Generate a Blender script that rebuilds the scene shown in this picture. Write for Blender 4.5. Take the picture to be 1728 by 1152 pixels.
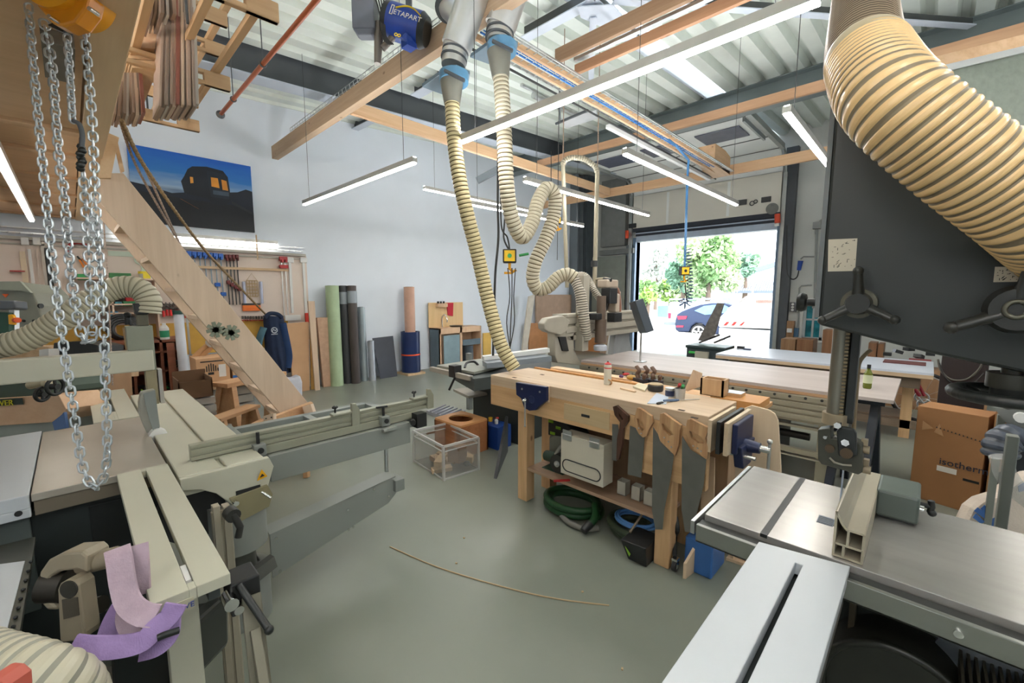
import bpy, math, random
from mathutils import Vector, Matrix
import numpy as np
random.seed(7)
for o in list(bpy.data.objects): bpy.data.objects.remove(o)
COL = bpy.context.scene.collection
SC = bpy.context.scene
# ---------------------------------------------------------------- camera, sky, sun, exposure
FP = 721.0; PIT = math.atan(81/721.0); YAW = math.radians(44.2); HC = 1.75
cam_d = bpy.data.cameras.new('camera'); cam = bpy.data.objects.new('camera', cam_d); COL.objects.link(cam)
cam.location = (0, 0, HC); cam.rotation_euler = (math.pi/2 - PIT, 0, YAW)
cam_d.sensor_width = 36; cam_d.lens = FP*36/1728; cam_d.clip_start = 0.02; cam_d.clip_end = 300
SC.camera = cam
SC.view_settings.view_transform = 'Standard'
SC.view_settings.look = 'None'
SC.view_settings.exposure = 0.45
SC.view_settings.gamma = 1.0
SC.view_settings.use_curve_mapping = False
W = bpy.data.worlds.new('world'); SC.world = W; W.use_nodes = True
bg = W.node_tree.nodes['Background']; bg.inputs[0].default_value = (0.84, 0.92, 1.0, 1); bg.inputs[1].default_value = 4.0
sun_d = bpy.data.lights.new('sun', 'SUN'); sun = bpy.data.objects.new('sun', sun_d); COL.objects.link(sun)
sun_d.energy = 4.0; sun_d.angle = math.radians(1.0); sun_d.color = (1.0, 0.95, 0.88)
sun.rotation_euler = (math.radians(48), 0, math.radians(75))
# ---------------------------------------------------------------- pixel-to-place helpers
def V(*a): return Vector(a)
_c, _s = math.cos(YAW), math.sin(YAW)
_fh = V(-_s, _c, 0); _R = V(_c, _s, 0); _Z = V(0, 0, 1)
_F = _fh*math.cos(PIT) - _Z*math.sin(PIT); _U = _fh*math.sin(PIT) + _Z*math.cos(PIT)
CAM = V(0, 0, HC)
def ray(x, y): return _F + _R*((x-864)/FP) - _U*((y-576)/FP)
def pz(x, y, z=0.0): d = ray(x, y); return CAM + d*((z-HC)/d.z)
def px(x, y, X): d = ray(x, y); return CAM + d*(X/d.x)
def py(x, y, Y): d = ray(x, y); return CAM + d*(Y/d.y)
def at(x, y, d): return CAM + ray(x, y)*d
# ---------------------------------------------------------------- materials
MATS = {}
def _new(name):
    m = bpy.data.materials.new(name); m.use_nodes = True; MATS[name] = m
    nt = m.node_tree; return m, nt, nt.nodes['Principled BSDF']
def mat(name, col, rough=0.5, metal=0.0, var=0.08, scale=6.0, bump=0.0, spec=0.5, bscale=None, stretch=(1,1,1), dirt=None):
    if name in MATS: return MATS[name]
    m, nt, b = _new(name); N = nt.nodes; L = nt.links
    tc = N.new('ShaderNodeTexCoord'); mp = N.new('ShaderNodeMapping'); mp.inputs['Scale'].default_value = stretch
    no = N.new('ShaderNodeTexNoise'); no.inputs['Scale'].default_value = scale; no.inputs['Detail'].default_value = 5
    L.new(tc.outputs['Object'], mp.inputs[0]); L.new(mp.outputs[0], no.inputs['Vector'])
    cr = N.new('ShaderNodeValToRGB'); e = cr.color_ramp.elements
    e[0].position = 0.3; e[1].position = 0.7
    e[0].color = (*[max(0, c*(1-var)) for c in col], 1); e[1].color = (*[min(1, c*(1+var)) for c in col], 1)
    if dirt: e[0].color = (*dirt, 1)
    L.new(no.outputs['Fac'], cr.inputs[0]); L.new(cr.outputs[0], b.inputs['Base Color'])
    b.inputs['Roughness'].default_value = rough; b.inputs['Metallic'].default_value = metal
    b.inputs['Specular IOR Level'].default_value = spec
    if bump:
        n2 = N.new('ShaderNodeTexNoise'); n2.inputs['Scale'].default_value = bscale or scale*8; n2.inputs['Detail'].default_value = 4
        L.new(mp.outputs[0], n2.inputs['Vector'])
        bp = N.new('ShaderNodeBump'); bp.inputs['Strength'].default_value = bump; bp.inputs['Distance'].default_value = 0.01
        L.new(n2.outputs['Fac'], bp.inputs['Height']); L.new(bp.outputs[0], b.inputs['Normal'])
    return m
def wood(name, c1, c2, axis='X', scale=14.0, rough=0.5, knots=True, ring=0.5):
    """grain runs along axis; darker knots"""
    if name in MATS: return MATS[name]
    m, nt, b = _new(name); N = nt.nodes; L = nt.links
    tc = N.new('ShaderNodeTexCoord'); mp = N.new('ShaderNodeMapping')
    lum = lambda c: tuple(min(1, 1.06*(q*.84+(.3*c[0]+.6*c[1]+.1*c[2])*.16)) for q in c)
    c1, c2 = lum(c1), lum(c2)
    k = {'X': 0, 'Y': 1, 'Z': 2}[axis]; sc = [1, 1, 1]; sc[k] = 0.06; mp.inputs['Scale'].default_value = sc
    L.new(tc.outputs['Object'], mp.inputs[0])
    no = N.new('ShaderNodeTexNoise'); no.inputs['Scale'].default_value = scale; no.inputs['Detail'].default_value = 6; no.inputs['Distortion'].default_value = 0.6
    L.new(mp.outputs[0], no.inputs['Vector'])
    n3 = N.new('ShaderNodeTexNoise'); n3.inputs['Scale'].default_value = scale*7; n3.inputs['Detail'].default_value = 3
    L.new(mp.outputs[0], n3.inputs['Vector'])
    mx0 = N.new('ShaderNodeMath'); mx0.operation = 'MULTIPLY_ADD'; mx0.inputs[1].default_value = 0.35
    L.new(n3.outputs['Fac'], mx0.inputs[0]); L.new(no.outputs['Fac'], mx0.inputs[2])
    cr = N.new('ShaderNodeValToRGB'); e = cr.color_ramp.elements; e[0].position = 0.5; e[1].position = 0.85
    e[0].color = (*c1, 1); e[1].color = (*c2, 1); L.new(mx0.outputs[0], cr.inputs[0])
    out = cr.outputs[0]
    if knots:
        vo = N.new('ShaderNodeTexVoronoi'); vo.inputs['Scale'].default_value = 2.6
        mp2 = N.new('ShaderNodeMapping'); s2 = [1.6, 1.6, 1.6]; s2[k] = 0.9; mp2.inputs['Scale'].default_value = s2
        L.new(tc.outputs['Object'], mp2.inputs[0]); L.new(mp2.outputs[0], vo.inputs['Vector'])
        c2r = N.new('ShaderNodeValToRGB'); f = c2r.color_ramp.elements; f[0].position = 0.035; f[0].color = (1, 1, 1, 1); f[1].position = 0.075; f[1].color = (0, 0, 0, 1)
        L.new(vo.outputs['Distance'], c2r.inputs[0])
        mx = N.new('ShaderNodeMixRGB'); mx.inputs[2].default_value = (c1[0]*0.45, c1[1]*0.35, c1[2]*0.3, 1)
        mlt = N.new('ShaderNodeMath'); mlt.operation = 'MULTIPLY'; mlt.inputs[1].default_value = 0.8
        L.new(c2r.outputs[0], mlt.inputs[0]); L.new(mlt.outputs[0], mx.inputs[0]); L.new(out, mx.inputs[1]); out = mx.outputs[0]
    L.new(out, b.inputs['Base Color']); b.inputs['Roughness'].default_value = rough; b.inputs['Specular IOR Level'].default_value = 0.35
    bp = N.new('ShaderNodeBump'); bp.inputs['Strength'].default_value = 0.12; bp.inputs['Distance'].default_value = 0.003
    L.new(mx0.outputs[0], bp.inputs['Height']); L.new(bp.outputs[0], b.inputs['Normal'])
    return m
def glow(name, col, strength):
    if name in MATS: return MATS[name]
    m, nt, b = _new(name)
    b.inputs['Base Color'].default_value = (0.8, 0.8, 0.8, 1)
    b.inputs['Emission Color'].default_value = (*col, 1); b.inputs['Emission Strength'].default_value = strength
    return m
def clear(name, col, alpha, rough=0.2):
    """milky see-through plastic or glass"""
    if name in MATS: return MATS[name]
    m, nt, b = _new(name); N = nt.nodes; L = nt.links
    tr = N.new('ShaderNodeBsdfTransparent'); tr.inputs[0].default_value = (*[0.5+0.5*c for c in col], 1)
    mx = N.new('ShaderNodeMixShader'); mx.inputs[0].default_value = alpha
    b.inputs['Base Color'].default_value = (*col, 1); b.inputs['Roughness'].default_value = rough
    L.new(tr.outputs[0], mx.inputs[1]); L.new(b.outputs[0], mx.inputs[2])
    L.new(mx.outputs[0], N['Material Output'].inputs[0]); return m
def srgb(r, g, b):
    f = lambda c: ((c/255+0.055)/1.055)**2.4 if c/255 > 0.04045 else c/255/12.92
    return (f(r), f(g), f(b))
# ---------------------------------------------------------------- mesh builder
class MB:
    def __init__(s): s.v = []; s.f = []; s.m = []; s.sm = []
    def add(s, vs, fs, mi=0, sm=False):
        n = len(s.v); s.v += [tuple(v) for v in vs]
        for f in fs: s.f.append(tuple(i+n for i in f)); s.m.append(mi); s.sm.append(sm)
        return s
    def hexa(s, P, mi=0):   # 8 points: bottom 4 ccw, top 4 ccw
        return s.add(P, [(3,2,1,0),(4,5,6,7),(0,1,5,4),(1,2,6,5),(2,3,7,6),(3,0,4,7)], mi)
    def box(s, x0, x1, y0, y1, z0, z1, mi=0):
        if x0 > x1: x0, x1 = x1, x0
        if y0 > y1: y0, y1 = y1, y0
        if z0 > z1: z0, z1 = z1, z0
        return s.hexa([(x0,y0,z0),(x1,y0,z0),(x1,y1,z0),(x0,y1,z0),(x0,y0,z1),(x1,y0,z1),(x1,y1,z1),(x0,y1,z1)], mi)
    def ob(s, c, size, rz=0, rx=0, ry=0, mi=0):
        R = (Matrix.Rotation(rz, 3, 'Z') @ Matrix.Rotation(ry, 3, 'Y') @ Matrix.Rotation(rx, 3, 'X')); c = Vector(c)
        a, b, d = [q/2 for q in size]
        return s.hexa([c + R @ Vector(p) for p in [(-a,-b,-d),(a,-b,-d),(a,b,-d),(-a,b,-d),(-a,-b,d),(a,-b,d),(a,b,d),(-a,b,d)]], mi)
    def bar(s, p0, p1, w, h, up=(0,0,1), mi=0):   # beam; w sideways, h along up
        p0 = Vector(p0); p1 = Vector(p1); d = (p1-p0).normalized(); up = Vector(up)
        sd = d.cross(up)
        if sd.length < 1e-4: sd = d.cross(V(1,0,0))
        sd.normalize(); u = sd.cross(d).normalized(); a = sd*(w/2); b = u*(h/2)
        return s.hexa([p0-a-b, p0+a-b, p1+a-b, p1-a-b, p0-a+b, p0+a+b, p1+a+b, p1-a+b], mi)
    def prism(s, pts, vec, mi=0):
        pts = [Vector(p) for p in pts]; vec = Vector(vec); n = len(pts)
        nor = V(0,0,0)
        for i in range(n): nor += pts[i].cross(pts[(i+1) % n])
        if nor.dot(vec) < 0: pts = pts[::-1]
        fs = [tuple(range(n-1, -1, -1)), tuple(range(n, 2*n))] + [(i, (i+1) % n, n+(i+1) % n, n+i) for i in range(n)]
        return s.add(pts + [p+vec for p in pts], fs, mi)
    def cyl(s, p0, p1, r0, r1=None, n=14, mi=0, cap=True, sm=True):
        r1 = r0 if r1 is None else r1; p0 = Vector(p0); p1 = Vector(p1); d = (p1-p0).normalized()
        a = d.orthogonal().normalized(); b = d.cross(a); vs = []
        for p, r in ((p0, r0), (p1, r1)):
            for i in range(n): t = 2*math.pi*i/n; vs.append(p + (a*math.cos(t)+b*math.sin(t))*r)
        s.add(vs, [(i, (i+1) % n, n+(i+1) % n, n+i) for i in range(n)], mi, sm)
        if cap: s.add(vs, [tuple(range(n-1, -1, -1)), tuple(range(n, 2*n))], mi)
        return s
    def lathe(s, prof, p0, axis=(0,0,1), n=20, mi=0, cap=True, mis=None):
        p0 = Vector(p0); d = Vector(axis).normalized(); a = d.orthogonal().normalized(); b = d.cross(a); vs = []
        for r, h in prof:
            for i in range(n): t = 2*math.pi*i/n; vs.append(p0 + d*h + (a*math.cos(t)+b*math.sin(t))*max(r, 1e-4))
        for k in range(len(prof)-1):
            m2 = mis[k] if mis else mi
            s.add(vs[k*n:(k+2)*n], [(i, (i+1) % n, n+(i+1) % n, n+i) for i in range(n)], m2, True)
        if cap:
            s.add(vs[:n], [tuple(range(n-1, -1, -1))], mi); s.add(vs[-n:], [tuple(range(n))], mi)
        return s
    def tube(s, pts, r, n=8, mi=0, closed=False, mis=None, cap=True, rs=None, flat=None):
        pts = [Vector(p) for p in pts]; m = len(pts); vs = []; a = None
        for k in range(m):
            if closed: d = pts[(k+1) % m]-pts[k-1]
            else: d = pts[min(k+1, m-1)]-pts[max(k-1, 0)]
            if d.length < 1e-9: d = V(0,0,1)
            d.normalize()
            if a is None: a = d.orthogonal().normalized()
            a = a - d*a.dot(d)
            if a.length < 1e-6: a = d.orthogonal()
            a.normalize(); b = d.cross(a); rr = rs[k] if rs else r
            for i in range(n):
                t = 2*math.pi*i/n; vs.append(pts[k] + (a*math.cos(t) + b*math.sin(t)*(flat or 1))*rr)
        segs = m if closed else m-1
        for k in range(segs):
            o = k*n; q = ((k+1) % m)*n
            s.add([], []); base = 0
            m2 = mis[k % len(mis)] if mis else mi
            s.add(vs[o:o+n]+vs[q:q+n], [(i, (i+1) % n, n+(i+1) % n, n+i) for i in range(n)], m2, True)
        if cap and not closed:
            s.add(vs[:n], [tuple(range(n-1, -1, -1))], mi); s.add(vs[-n:], [tuple(range(n))], mi)
        return s
    def ball(s, c, r, sx=1, sy=1, sz=1, n=12, mi=0):
        c = Vector(c); vs = []; k = n//2
        for j in range(k+1):
            ph = math.pi*j/k
            for i in range(n):
                t = 2*math.pi*i/n; vs.append(c+V(r*sx*math.sin(ph)*math.cos(t), r*sy*math.sin(ph)*math.sin(t), r*sz*math.cos(ph)))
        s.add(vs, [(j*n+i, (j+1)*n+i, (j+1)*n+(i+1) % n, j*n+(i+1) % n) for j in range(k) for i in range(n)], mi, True); return s
    def ring(s, c, R, r, axis=(0,0,1), n=24, k=8, mi=0, a0=0, a1=2*math.pi):
        c = Vector(c); d = Vector(axis).normalized(); a = d.orthogonal().normalized(); b = d.cross(a)
        full = abs(a1-a0-2*math.pi) < 1e-6
        pts = [c+(a*math.cos(a0+(a1-a0)*i/(n if full else n-1))+b*math.sin(a0+(a1-a0)*i/(n if full else n-1)))*R for i in range(n)]
        return s.tube(pts, r, k, mi, closed=full)
    def grid(s, f, nu, nv, mi=0, sm=True, thick=0):
        vs = [Vector(f(i/nu, j/nv)) for j in range(nv+1) for i in range(nu+1)]
        fs = [(j*(nu+1)+i, j*(nu+1)+i+1, (j+1)*(nu+1)+i+1, (j+1)*(nu+1)+i) for j in range(nv) for i in range(nu)]
        return s.add(vs, fs, mi, sm)
def spl(pts, n=8, closed=False):
    P = [Vector(p) for p in pts]; m = len(P); out = []
    rng = m if closed else m-1
    for k in range(rng):
        if closed: a, b, c, d = P[k-1], P[k], P[(k+1) % m], P[(k+2) % m]
        else: a, b, c, d = P[max(k-1, 0)], P[k], P[k+1], P[min(k+2, m-1)]
        for i in range(n):
            t = i/n; out.append(0.5*((2*b)+(c-a)*t+(2*a-5*b+4*c-d)*t*t+(3*b-a-3*c+d)*t**3))
    if not closed: out.append(P[-1])
    return out
def resample(pts, step):
    L = [0]
    for i in range(1, len(pts)): L.append(L[-1]+(pts[i]-pts[i-1]).length)
    n = max(2, int(L[-1]/step)); out = []; j = 0
    for k in range(n+1):
        t = L[-1]*k/n
        while j < len(L)-2 and L[j+1] < t: j += 1
        u = (t-L[j])/max(1e-9, L[j+1]-L[j]); out.append(pts[j].lerp(pts[j+1], min(1, u)))
    return out
def hose_mb(pts, r, pitch, n=16, depth=0.07, wide=False):
    """spiral-ribbed duct: light bands (0) and dark narrow grooves (1)"""
    if wide:
        P = resample(spl(pts, 12), pitch/6); fr = (1-depth, 1-depth*.6, 1-depth*.1, 1.0, 1-depth*.1, 1-depth*.6)
        b = MB(); b.tube(P, r, n, rs=[r*fr[k % 6] for k in range(len(P))], mis=[1 if k % 6 in (5, 0) else 0 for k in range(len(P)-1)]); return b
    P = resample(spl(pts, 12), pitch/4); rs = []; mis = []
    for k in range(len(P)):
        q = k % 4; rs.append(r*(1-depth) if q == 0 else r*(1-depth*0.25) if q in (1, 3) else r)
    for k in range(len(P)-1): mis.append(1 if k % 4 == 3 else 0)
    b = MB(); b.tube(P, r, n, rs=rs, mis=mis); return b
# ---------------------------------------------------------------- object makers
ORG = {}
def _props(o, label, cat, group, kind):
    if label: o['label'] = label
    if cat: o['category'] = cat
    if group: o['group'] = group
    if kind: o['kind'] = kind
def link(name, mb, mats, org=(0,0,0), bevel=0.0, seg=2):
    me = bpy.data.meshes.new(name)
    ox, oy, oz = org
    me.from_pydata([(v[0]-ox, v[1]-oy, v[2]-oz) for v in mb.v], [], mb.f)
    if not isinstance(mats, (list, tuple)): mats = [mats]
    for m in mats: me.materials.append(m)
    me.polygons.foreach_set('material_index', [min(i, len(mats)-1) for i in mb.m]); me.polygons.foreach_set('use_smooth', mb.sm)
    me.update(); o = bpy.data.objects.new(name, me); COL.objects.link(o)
    if bevel:
        bv = o.modifiers.new('bevel', 'BEVEL'); bv.width = bevel; bv.segments = seg; bv.limit_method = 'ANGLE'; bv.angle_limit = math.radians(50)
    return o
def T(name, label, cat, loc=(0,0,0), group=None):
    o = bpy.data.objects.new(name, None); COL.objects.link(o); o.location = loc; o.empty_display_size = 0.05
    ORG[o.name] = tuple(loc); _props(o, label, cat, group, None); return o
def P(name, mb, mats, parent, bevel=0.0, label=None, kind=None):
    org = ORG[parent.name]; o = link(name, mb, mats, org, bevel); o.parent = parent; ORG[o.name] = org
    _props(o, label, None, None, kind); return o
def ONE(name, mb, mats, label, cat, group=None, bevel=0.0, kind=None):
    """a thing that is a single mesh; origin at the middle of its foot"""
    xs = [v[0] for v in mb.v]; ys = [v[1] for v in mb.v]; zs = [v[2] for v in mb.v]
    org = ((min(xs)+max(xs))/2, (min(ys)+max(ys))/2, min(zs))
    o = link(name, mb, mats, org, bevel); o.location = org; ORG[o.name] = org; _props(o, label, cat, group, kind); return o
def S(name, mb, mats, parent=None, bevel=0.0):
    o = link(name, mb, mats, (0,0,0), bevel); ORG[o.name] = (0,0,0)
    if parent: o.parent = parent
    else: o['kind'] = 'structure'
    return o
def dup(root, loc=None, rot=None, label=None, group=None, scale=None):
    r = root.copy(); COL.objects.link(r)
    if loc is not None: r.location = loc
    if rot is not None: r.rotation_euler = rot
    if scale is not None: r.scale = scale
    if label: r['label'] = label
    if group: r['group'] = group
    for ch in root.children:
        c = ch.copy(); COL.objects.link(c); c.parent = r
        for g in ch.children:
            d = g.copy(); COL.objects.link(d); d.parent = c
    return r
def txt(s, size, depth=0.002):
    """lettering as a list of verts/faces in its own x-y plane"""
    cu = bpy.data.curves.new('lettering', 'FONT'); cu.body = s; cu.size = size; cu.extrude = depth; cu.align_x = 'LEFT'; cu.resolution_u = 3
    o = bpy.data.objects.new('lettering', cu); COL.objects.link(o); bpy.context.view_layer.update()
    me = o.evaluated_get(bpy.context.evaluated_depsgraph_get()).to_mesh()
    vs = [v.co.copy() for v in me.vertices]; fs = [tuple(p.vertices) for p in me.polygons]
    bpy.data.objects.remove(o); bpy.data.curves.remove(cu); return vs, fs
def letters(mb, s, size, p, ux, uy, mi=0, depth=0.0015):
    vs, fs = txt(s, size, depth); ux = Vector(ux).normalized(); uy = Vector(uy).normalized(); uz = ux.cross(uy); p = Vector(p)
    mb.add([p+ux*v.x+uy*v.y+uz*v.z for v in vs], fs, mi); return mb
ORD = ['first','second','third','fourth','fifth','sixth','seventh','eighth','ninth','tenth','eleventh','twelfth','thirteenth','fourteenth','fifteenth','sixteenth','seventeenth','eighteenth','nineteenth','twentieth']
# common materials
M_steel = mat('steel', (0.55,0.55,0.54), 0.35, 0.9, 0.1, 9)
M_zinc = mat('galvanised_steel', (0.58,0.6,0.6), 0.32, 0.9, 0.12, 12)
M_chrome = mat('chrome', (0.75,0.75,0.75), 0.15, 1.0, 0.03)
M_black = mat('black_plastic', (0.018,0.019,0.02), 0.45, 0, 0.1)
M_rubber = mat('rubber', (0.03,0.03,0.032), 0.75, 0, 0.1)
M_white = mat('white_paint', (0.72,0.72,0.70), 0.45, 0, 0.03)
M_red = mat('red_plastic', (0.55,0.03,0.03), 0.4, 0, 0.05)
M_blue = mat('blue_plastic', (0.03,0.12,0.42), 0.4, 0, 0.05)
M_yel = mat('yellow_plastic', (0.8,0.5,0.02), 0.4, 0, 0.05)
M_green = mat('green_plastic', (0.03,0.3,0.08), 0.4, 0, 0.05)
M_card = mat('cardboard', (0.42,0.26,0.15), 0.8, 0, 0.08, 5)
M_mach = mat('machine_grey_green', (0.33,0.345,0.30), 0.42, 0, 0.04, 4)
M_machd = mat('machine_dark_grey', (0.05,0.06,0.06), 0.45, 0, 0.06, 4)
M_pineX = wood('pine_along_x', (0.52,0.33,0.16), (0.66,0.45,0.24), 'X')
M_pineY = wood('pine_along_y', (0.52,0.33,0.16), (0.66,0.45,0.24), 'Y')
M_pineZ = wood('pine_along_z', (0.50,0.30,0.13), (0.64,0.42,0.20), 'Z')
# ================================================================ THE ROOM
XL, YD, YB, XR = -8.3, 12.0, -3.6, 3.2
def roofz(y): return 4.8+0.055*y
# floor: grey epoxy with soft gloss
def floor_mat():
    m, nt, b = _new('epoxy_floor'); N = nt.nodes; L = nt.links
    tc = N.new('ShaderNodeTexCoord'); no = N.new('ShaderNodeTexNoise'); no.inputs['Scale'].default_value = 0.8; no.inputs['Detail'].default_value = 6
    L.new(tc.outputs['Object'], no.inputs['Vector'])
    cr = N.new('ShaderNodeValToRGB'); e = cr.color_ramp.elements; e[0].position = 0.35; e[1].position = 0.7
    e[0].color = (*srgb(124,129,119), 1); e[1].color = (*srgb(138,142,130), 1); L.new(no.outputs['Fac'], cr.inputs[0])
    n2 = N.new('ShaderNodeTexNoise'); n2.inputs['Scale'].default_value = 140; L.new(tc.outputs['Object'], n2.inputs['Vector'])
    c2 = N.new('ShaderNodeValToRGB'); f = c2.color_ramp.elements; f[0].position = 0.78; f[1].position = 0.84; f[0].color = (0,0,0,1); f[1].color = (0.25,0.25,0.25,1)
    L.new(n2.outputs['Fac'], c2.inputs[0]); mx = N.new('ShaderNodeMixRGB'); mx.inputs[2].default_value = (0.35,0.34,0.3,1)
    L.new(c2.outputs[0], mx.inputs[0]); L.new(cr.outputs[0], mx.inputs[1]); L.new(cr.outputs[0], b.inputs['Base Color'])
    n3 = N.new('ShaderNodeTexNoise'); n3.inputs['Scale'].default_value = 3; L.new(tc.outputs['Object'], n3.inputs['Vector'])
    mr = N.new('ShaderNodeMapRange'); mr.inputs['To Min'].default_value = 0.30; mr.inputs['To Max'].default_value = 0.38
    L.new(n3.outputs['Fac'], mr.inputs[0]); L.new(mr.outputs[0], b.inputs['Roughness'])
    return m
b = MB(); b.box(XL-.2, XR+.2, YB-.2, YD+.25, -0.2, 0); S('floor', b, floor_mat())
M_wall = mat('wall_white', srgb(224,231,240), 0.7, 0, 0.02, 2)
M_wallg = mat('wall_grey', srgb(208,209,205), 0.7, 0, 0.03, 2)
b = MB(); b.box(XL-.2, XL, YB-.2, YD+.25, 0, 5.6); S('wall_left', b, M_wall)
DX0, DX1, DZ = -6.43, -2.74, 3.28
b = MB(); b.box(XL, DX0, YD, YD+.2, 0, 5.6); b.box(DX1, XR+.2, YD, YD+.2, 0, 0.9); b.box(DX0, DX1, YD, YD+.2, DZ, 5.6)
WX0, WX1, WZ0, WZ1 = px(1353,570,0).x if False else -1.75, -1.05, 0.9, 2.0
wa = py(1352,572,YD); wb = py(1392,505,YD); WX0, WX1, WZ0, WZ1 = wa.x, wb.x, wa.z, wb.z
b = MB(); b.box(XL, DX0, YD, YD+.2, 0, 5.6); b.box(DX0, DX1, YD, YD+.2, DZ, 5.6)
b.box(DX1, WX0, YD, YD+.2, 0, 5.6); b.box(WX1, XR+.2, YD, YD+.2, 0, 5.6); b.box(WX0, WX1, YD, YD+.2, 0, WZ0); b.box(WX0, WX1, YD, YD+.2, WZ1, 5.6)
S('wall_back', b, M_wallg)
b = MB(); b.box(XR, XR+.2, YB-.2, YD+.25, 0, 5.6); S('wall_right', b, M_wall)
b = MB(); b.box(XL-.2, XR+.2, YB-.2, YB, 0, 5.6); S('wall_front', b, M_wall)
# corrugated roof deck, ribs along y, rising towards the door, skylight strips left open
M_roof = mat('roof_sheet', srgb(216,222,214), 0.34, 0.15, 0.05, 3)
def roof():
    b = MB(); per = 0.33; x = XL-.15; y0, y1 = YB-.2, YD+.25
    prof = []
    while x < XR+.3:
        prof += [(x, 0.0), (x+.17, 0.0), (x+.21, .12), (x+.29, .12)]; x += per
    for i in range(len(prof)-1):
        (xa, ha), (xb, hb) = prof[i], prof[i+1]
        mid = (xa+xb)/2
        if any(abs(mid-s) < 0.13 for s in SKY) : continue
        b.add([(xa, y0, roofz(y0)+ha), (xb, y0, roofz(y0)+hb), (xb, y1, roofz(y1)+hb), (xa, y1, roofz(y1)+ha)], [(0,3,2,1)])
        b.add([(xa, y0, roofz(y0)+ha+.01), (xb, y0, roofz(y0)+hb+.01), (xb, y1, roofz(y1)+hb+.01), (xa, y1, roofz(y1)+ha+.01)], [(0,1,2,3)])
    return b
SKY = [XL-.15+.33*k+.085 for k in (16, 20)]
SKY = [XL-.15+.33*16+.12]
S('ceiling', roof(), M_roof)
b = MB()
for s_ in SKY: b.hexa([(s_-.16,YB,roofz(YB)+.0),(s_+.16,YB,roofz(YB)+.0),(s_+.16,YD,roofz(YD)+.0),(s_-.16,YD,roofz(YD)+.0),(s_-.16,YB,roofz(YB)+.01),(s_+.16,YB,roofz(YB)+.01),(s_+.16,YD,roofz(YD)+.01),(s_-.16,YD,roofz(YD)+.01)])
S('window_3', b, clear('skylight_plastic', (0.75,0.8,0.88), 0.55, 0.5))
# steel frame
M_grst = mat('steel_beam_grey', srgb(125,132,138), 0.45, 0.2, 0.05, 3)
M_dkst = mat('steel_beam_dark', srgb(78,82,86), 0.5, 0.2, 0.05, 3)
def ibeam(p0, p1, h, w, mats=0, t=.015):
    p0 = Vector(p0); p1 = Vector(p1); b = MB()
    b.bar(p0+V(0,0,h/2-t/2), p1+V(0,0,h/2-t/2), w, t); b.bar(p0-V(0,0,h/2-t/2), p1-V(0,0,h/2-t/2), w, t)
    b.bar(p0, p1, t, h-2*t, mi=1); return b
ROOM = []
def girder(x, y0, y1, h=.44, w=.28, dz=-.06):
    return ibeam((x, y0, roofz(y0)-h/2-dz), (x, y1, roofz(y1)-h/2-dz), h, w)
def tr(n, b, m): return S('trim_%d' % n, b, m)
tr(1, girder(-6.55, YB, YD), [mat('beam_flange_light', srgb(176,184,194), 0.45, 0.1, 0.03), M_dkst])
tr(2, ibeam((XL, 8.45, roofz(8.45)-.2), (XR, 8.45, roofz(8.45)-.2), .38, .3), mat('steel_beam_teal_grey', srgb(112,122,122), 0.45, 0.2, 0.06, 3))
# wall columns
b = ibeam((XL+.3, 11.6, 0), (XL+.3, 11.6, 5.4), .3, .3); 
b = MB(); b.box(XL, XL+.30, 11.15, 11.17, 0, 5.4); b.box(XL, XL+.3, 11.43, 11.45, 0, 5.4); b.box(XL+.14, XL+.16, 11.17, 11.43, 0, 5.4); tr(3, b, M_grst)
b = MB(); b.box(XL, XL+.4, 11.5, YD, 0, 5.4); tr(4, b, mat('dark_liner', srgb(84,92,98), 0.6))
b = MB(); b.box(DX0-1.15, DX0-.3, 11.8, YD, 3.2, 5.2); b.box(DX0-1.2, DX0-.02, 11.82, YD, 2.95, 3.1); tr(5, b, mat('liner_panel', srgb(128,130,128), 0.6))
b = MB(); b.box(XL, DX0-.25, 11.86, YD, 0, 2.9); tr(6, b, mat('liner_panel_light', srgb(140,146,138), 0.6))
# ceiling bracing near the top: white diagonals meeting at a gusset plate
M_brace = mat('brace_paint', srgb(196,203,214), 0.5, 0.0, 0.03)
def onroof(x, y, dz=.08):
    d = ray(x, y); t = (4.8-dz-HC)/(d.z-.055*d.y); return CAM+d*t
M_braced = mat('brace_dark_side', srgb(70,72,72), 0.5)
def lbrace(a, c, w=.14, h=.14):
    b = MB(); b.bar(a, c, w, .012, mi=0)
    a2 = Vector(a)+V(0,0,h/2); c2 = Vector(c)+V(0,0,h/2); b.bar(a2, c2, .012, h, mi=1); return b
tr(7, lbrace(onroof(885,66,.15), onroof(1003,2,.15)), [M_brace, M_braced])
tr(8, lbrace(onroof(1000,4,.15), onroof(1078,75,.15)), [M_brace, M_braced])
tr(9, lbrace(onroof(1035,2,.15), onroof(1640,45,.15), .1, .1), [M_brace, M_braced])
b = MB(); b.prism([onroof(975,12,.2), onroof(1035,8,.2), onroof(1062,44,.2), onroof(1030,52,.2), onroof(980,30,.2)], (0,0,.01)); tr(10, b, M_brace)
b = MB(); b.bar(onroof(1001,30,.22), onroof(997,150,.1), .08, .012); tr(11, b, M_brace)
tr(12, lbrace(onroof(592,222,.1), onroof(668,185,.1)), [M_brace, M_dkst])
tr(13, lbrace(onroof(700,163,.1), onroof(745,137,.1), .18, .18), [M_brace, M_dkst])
b = MB(); b.bar(px(805,305,-7.2)+V(0,0,.0), px(870,270,-6.6), .14, .12); tr(14, b, M_grst)
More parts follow.
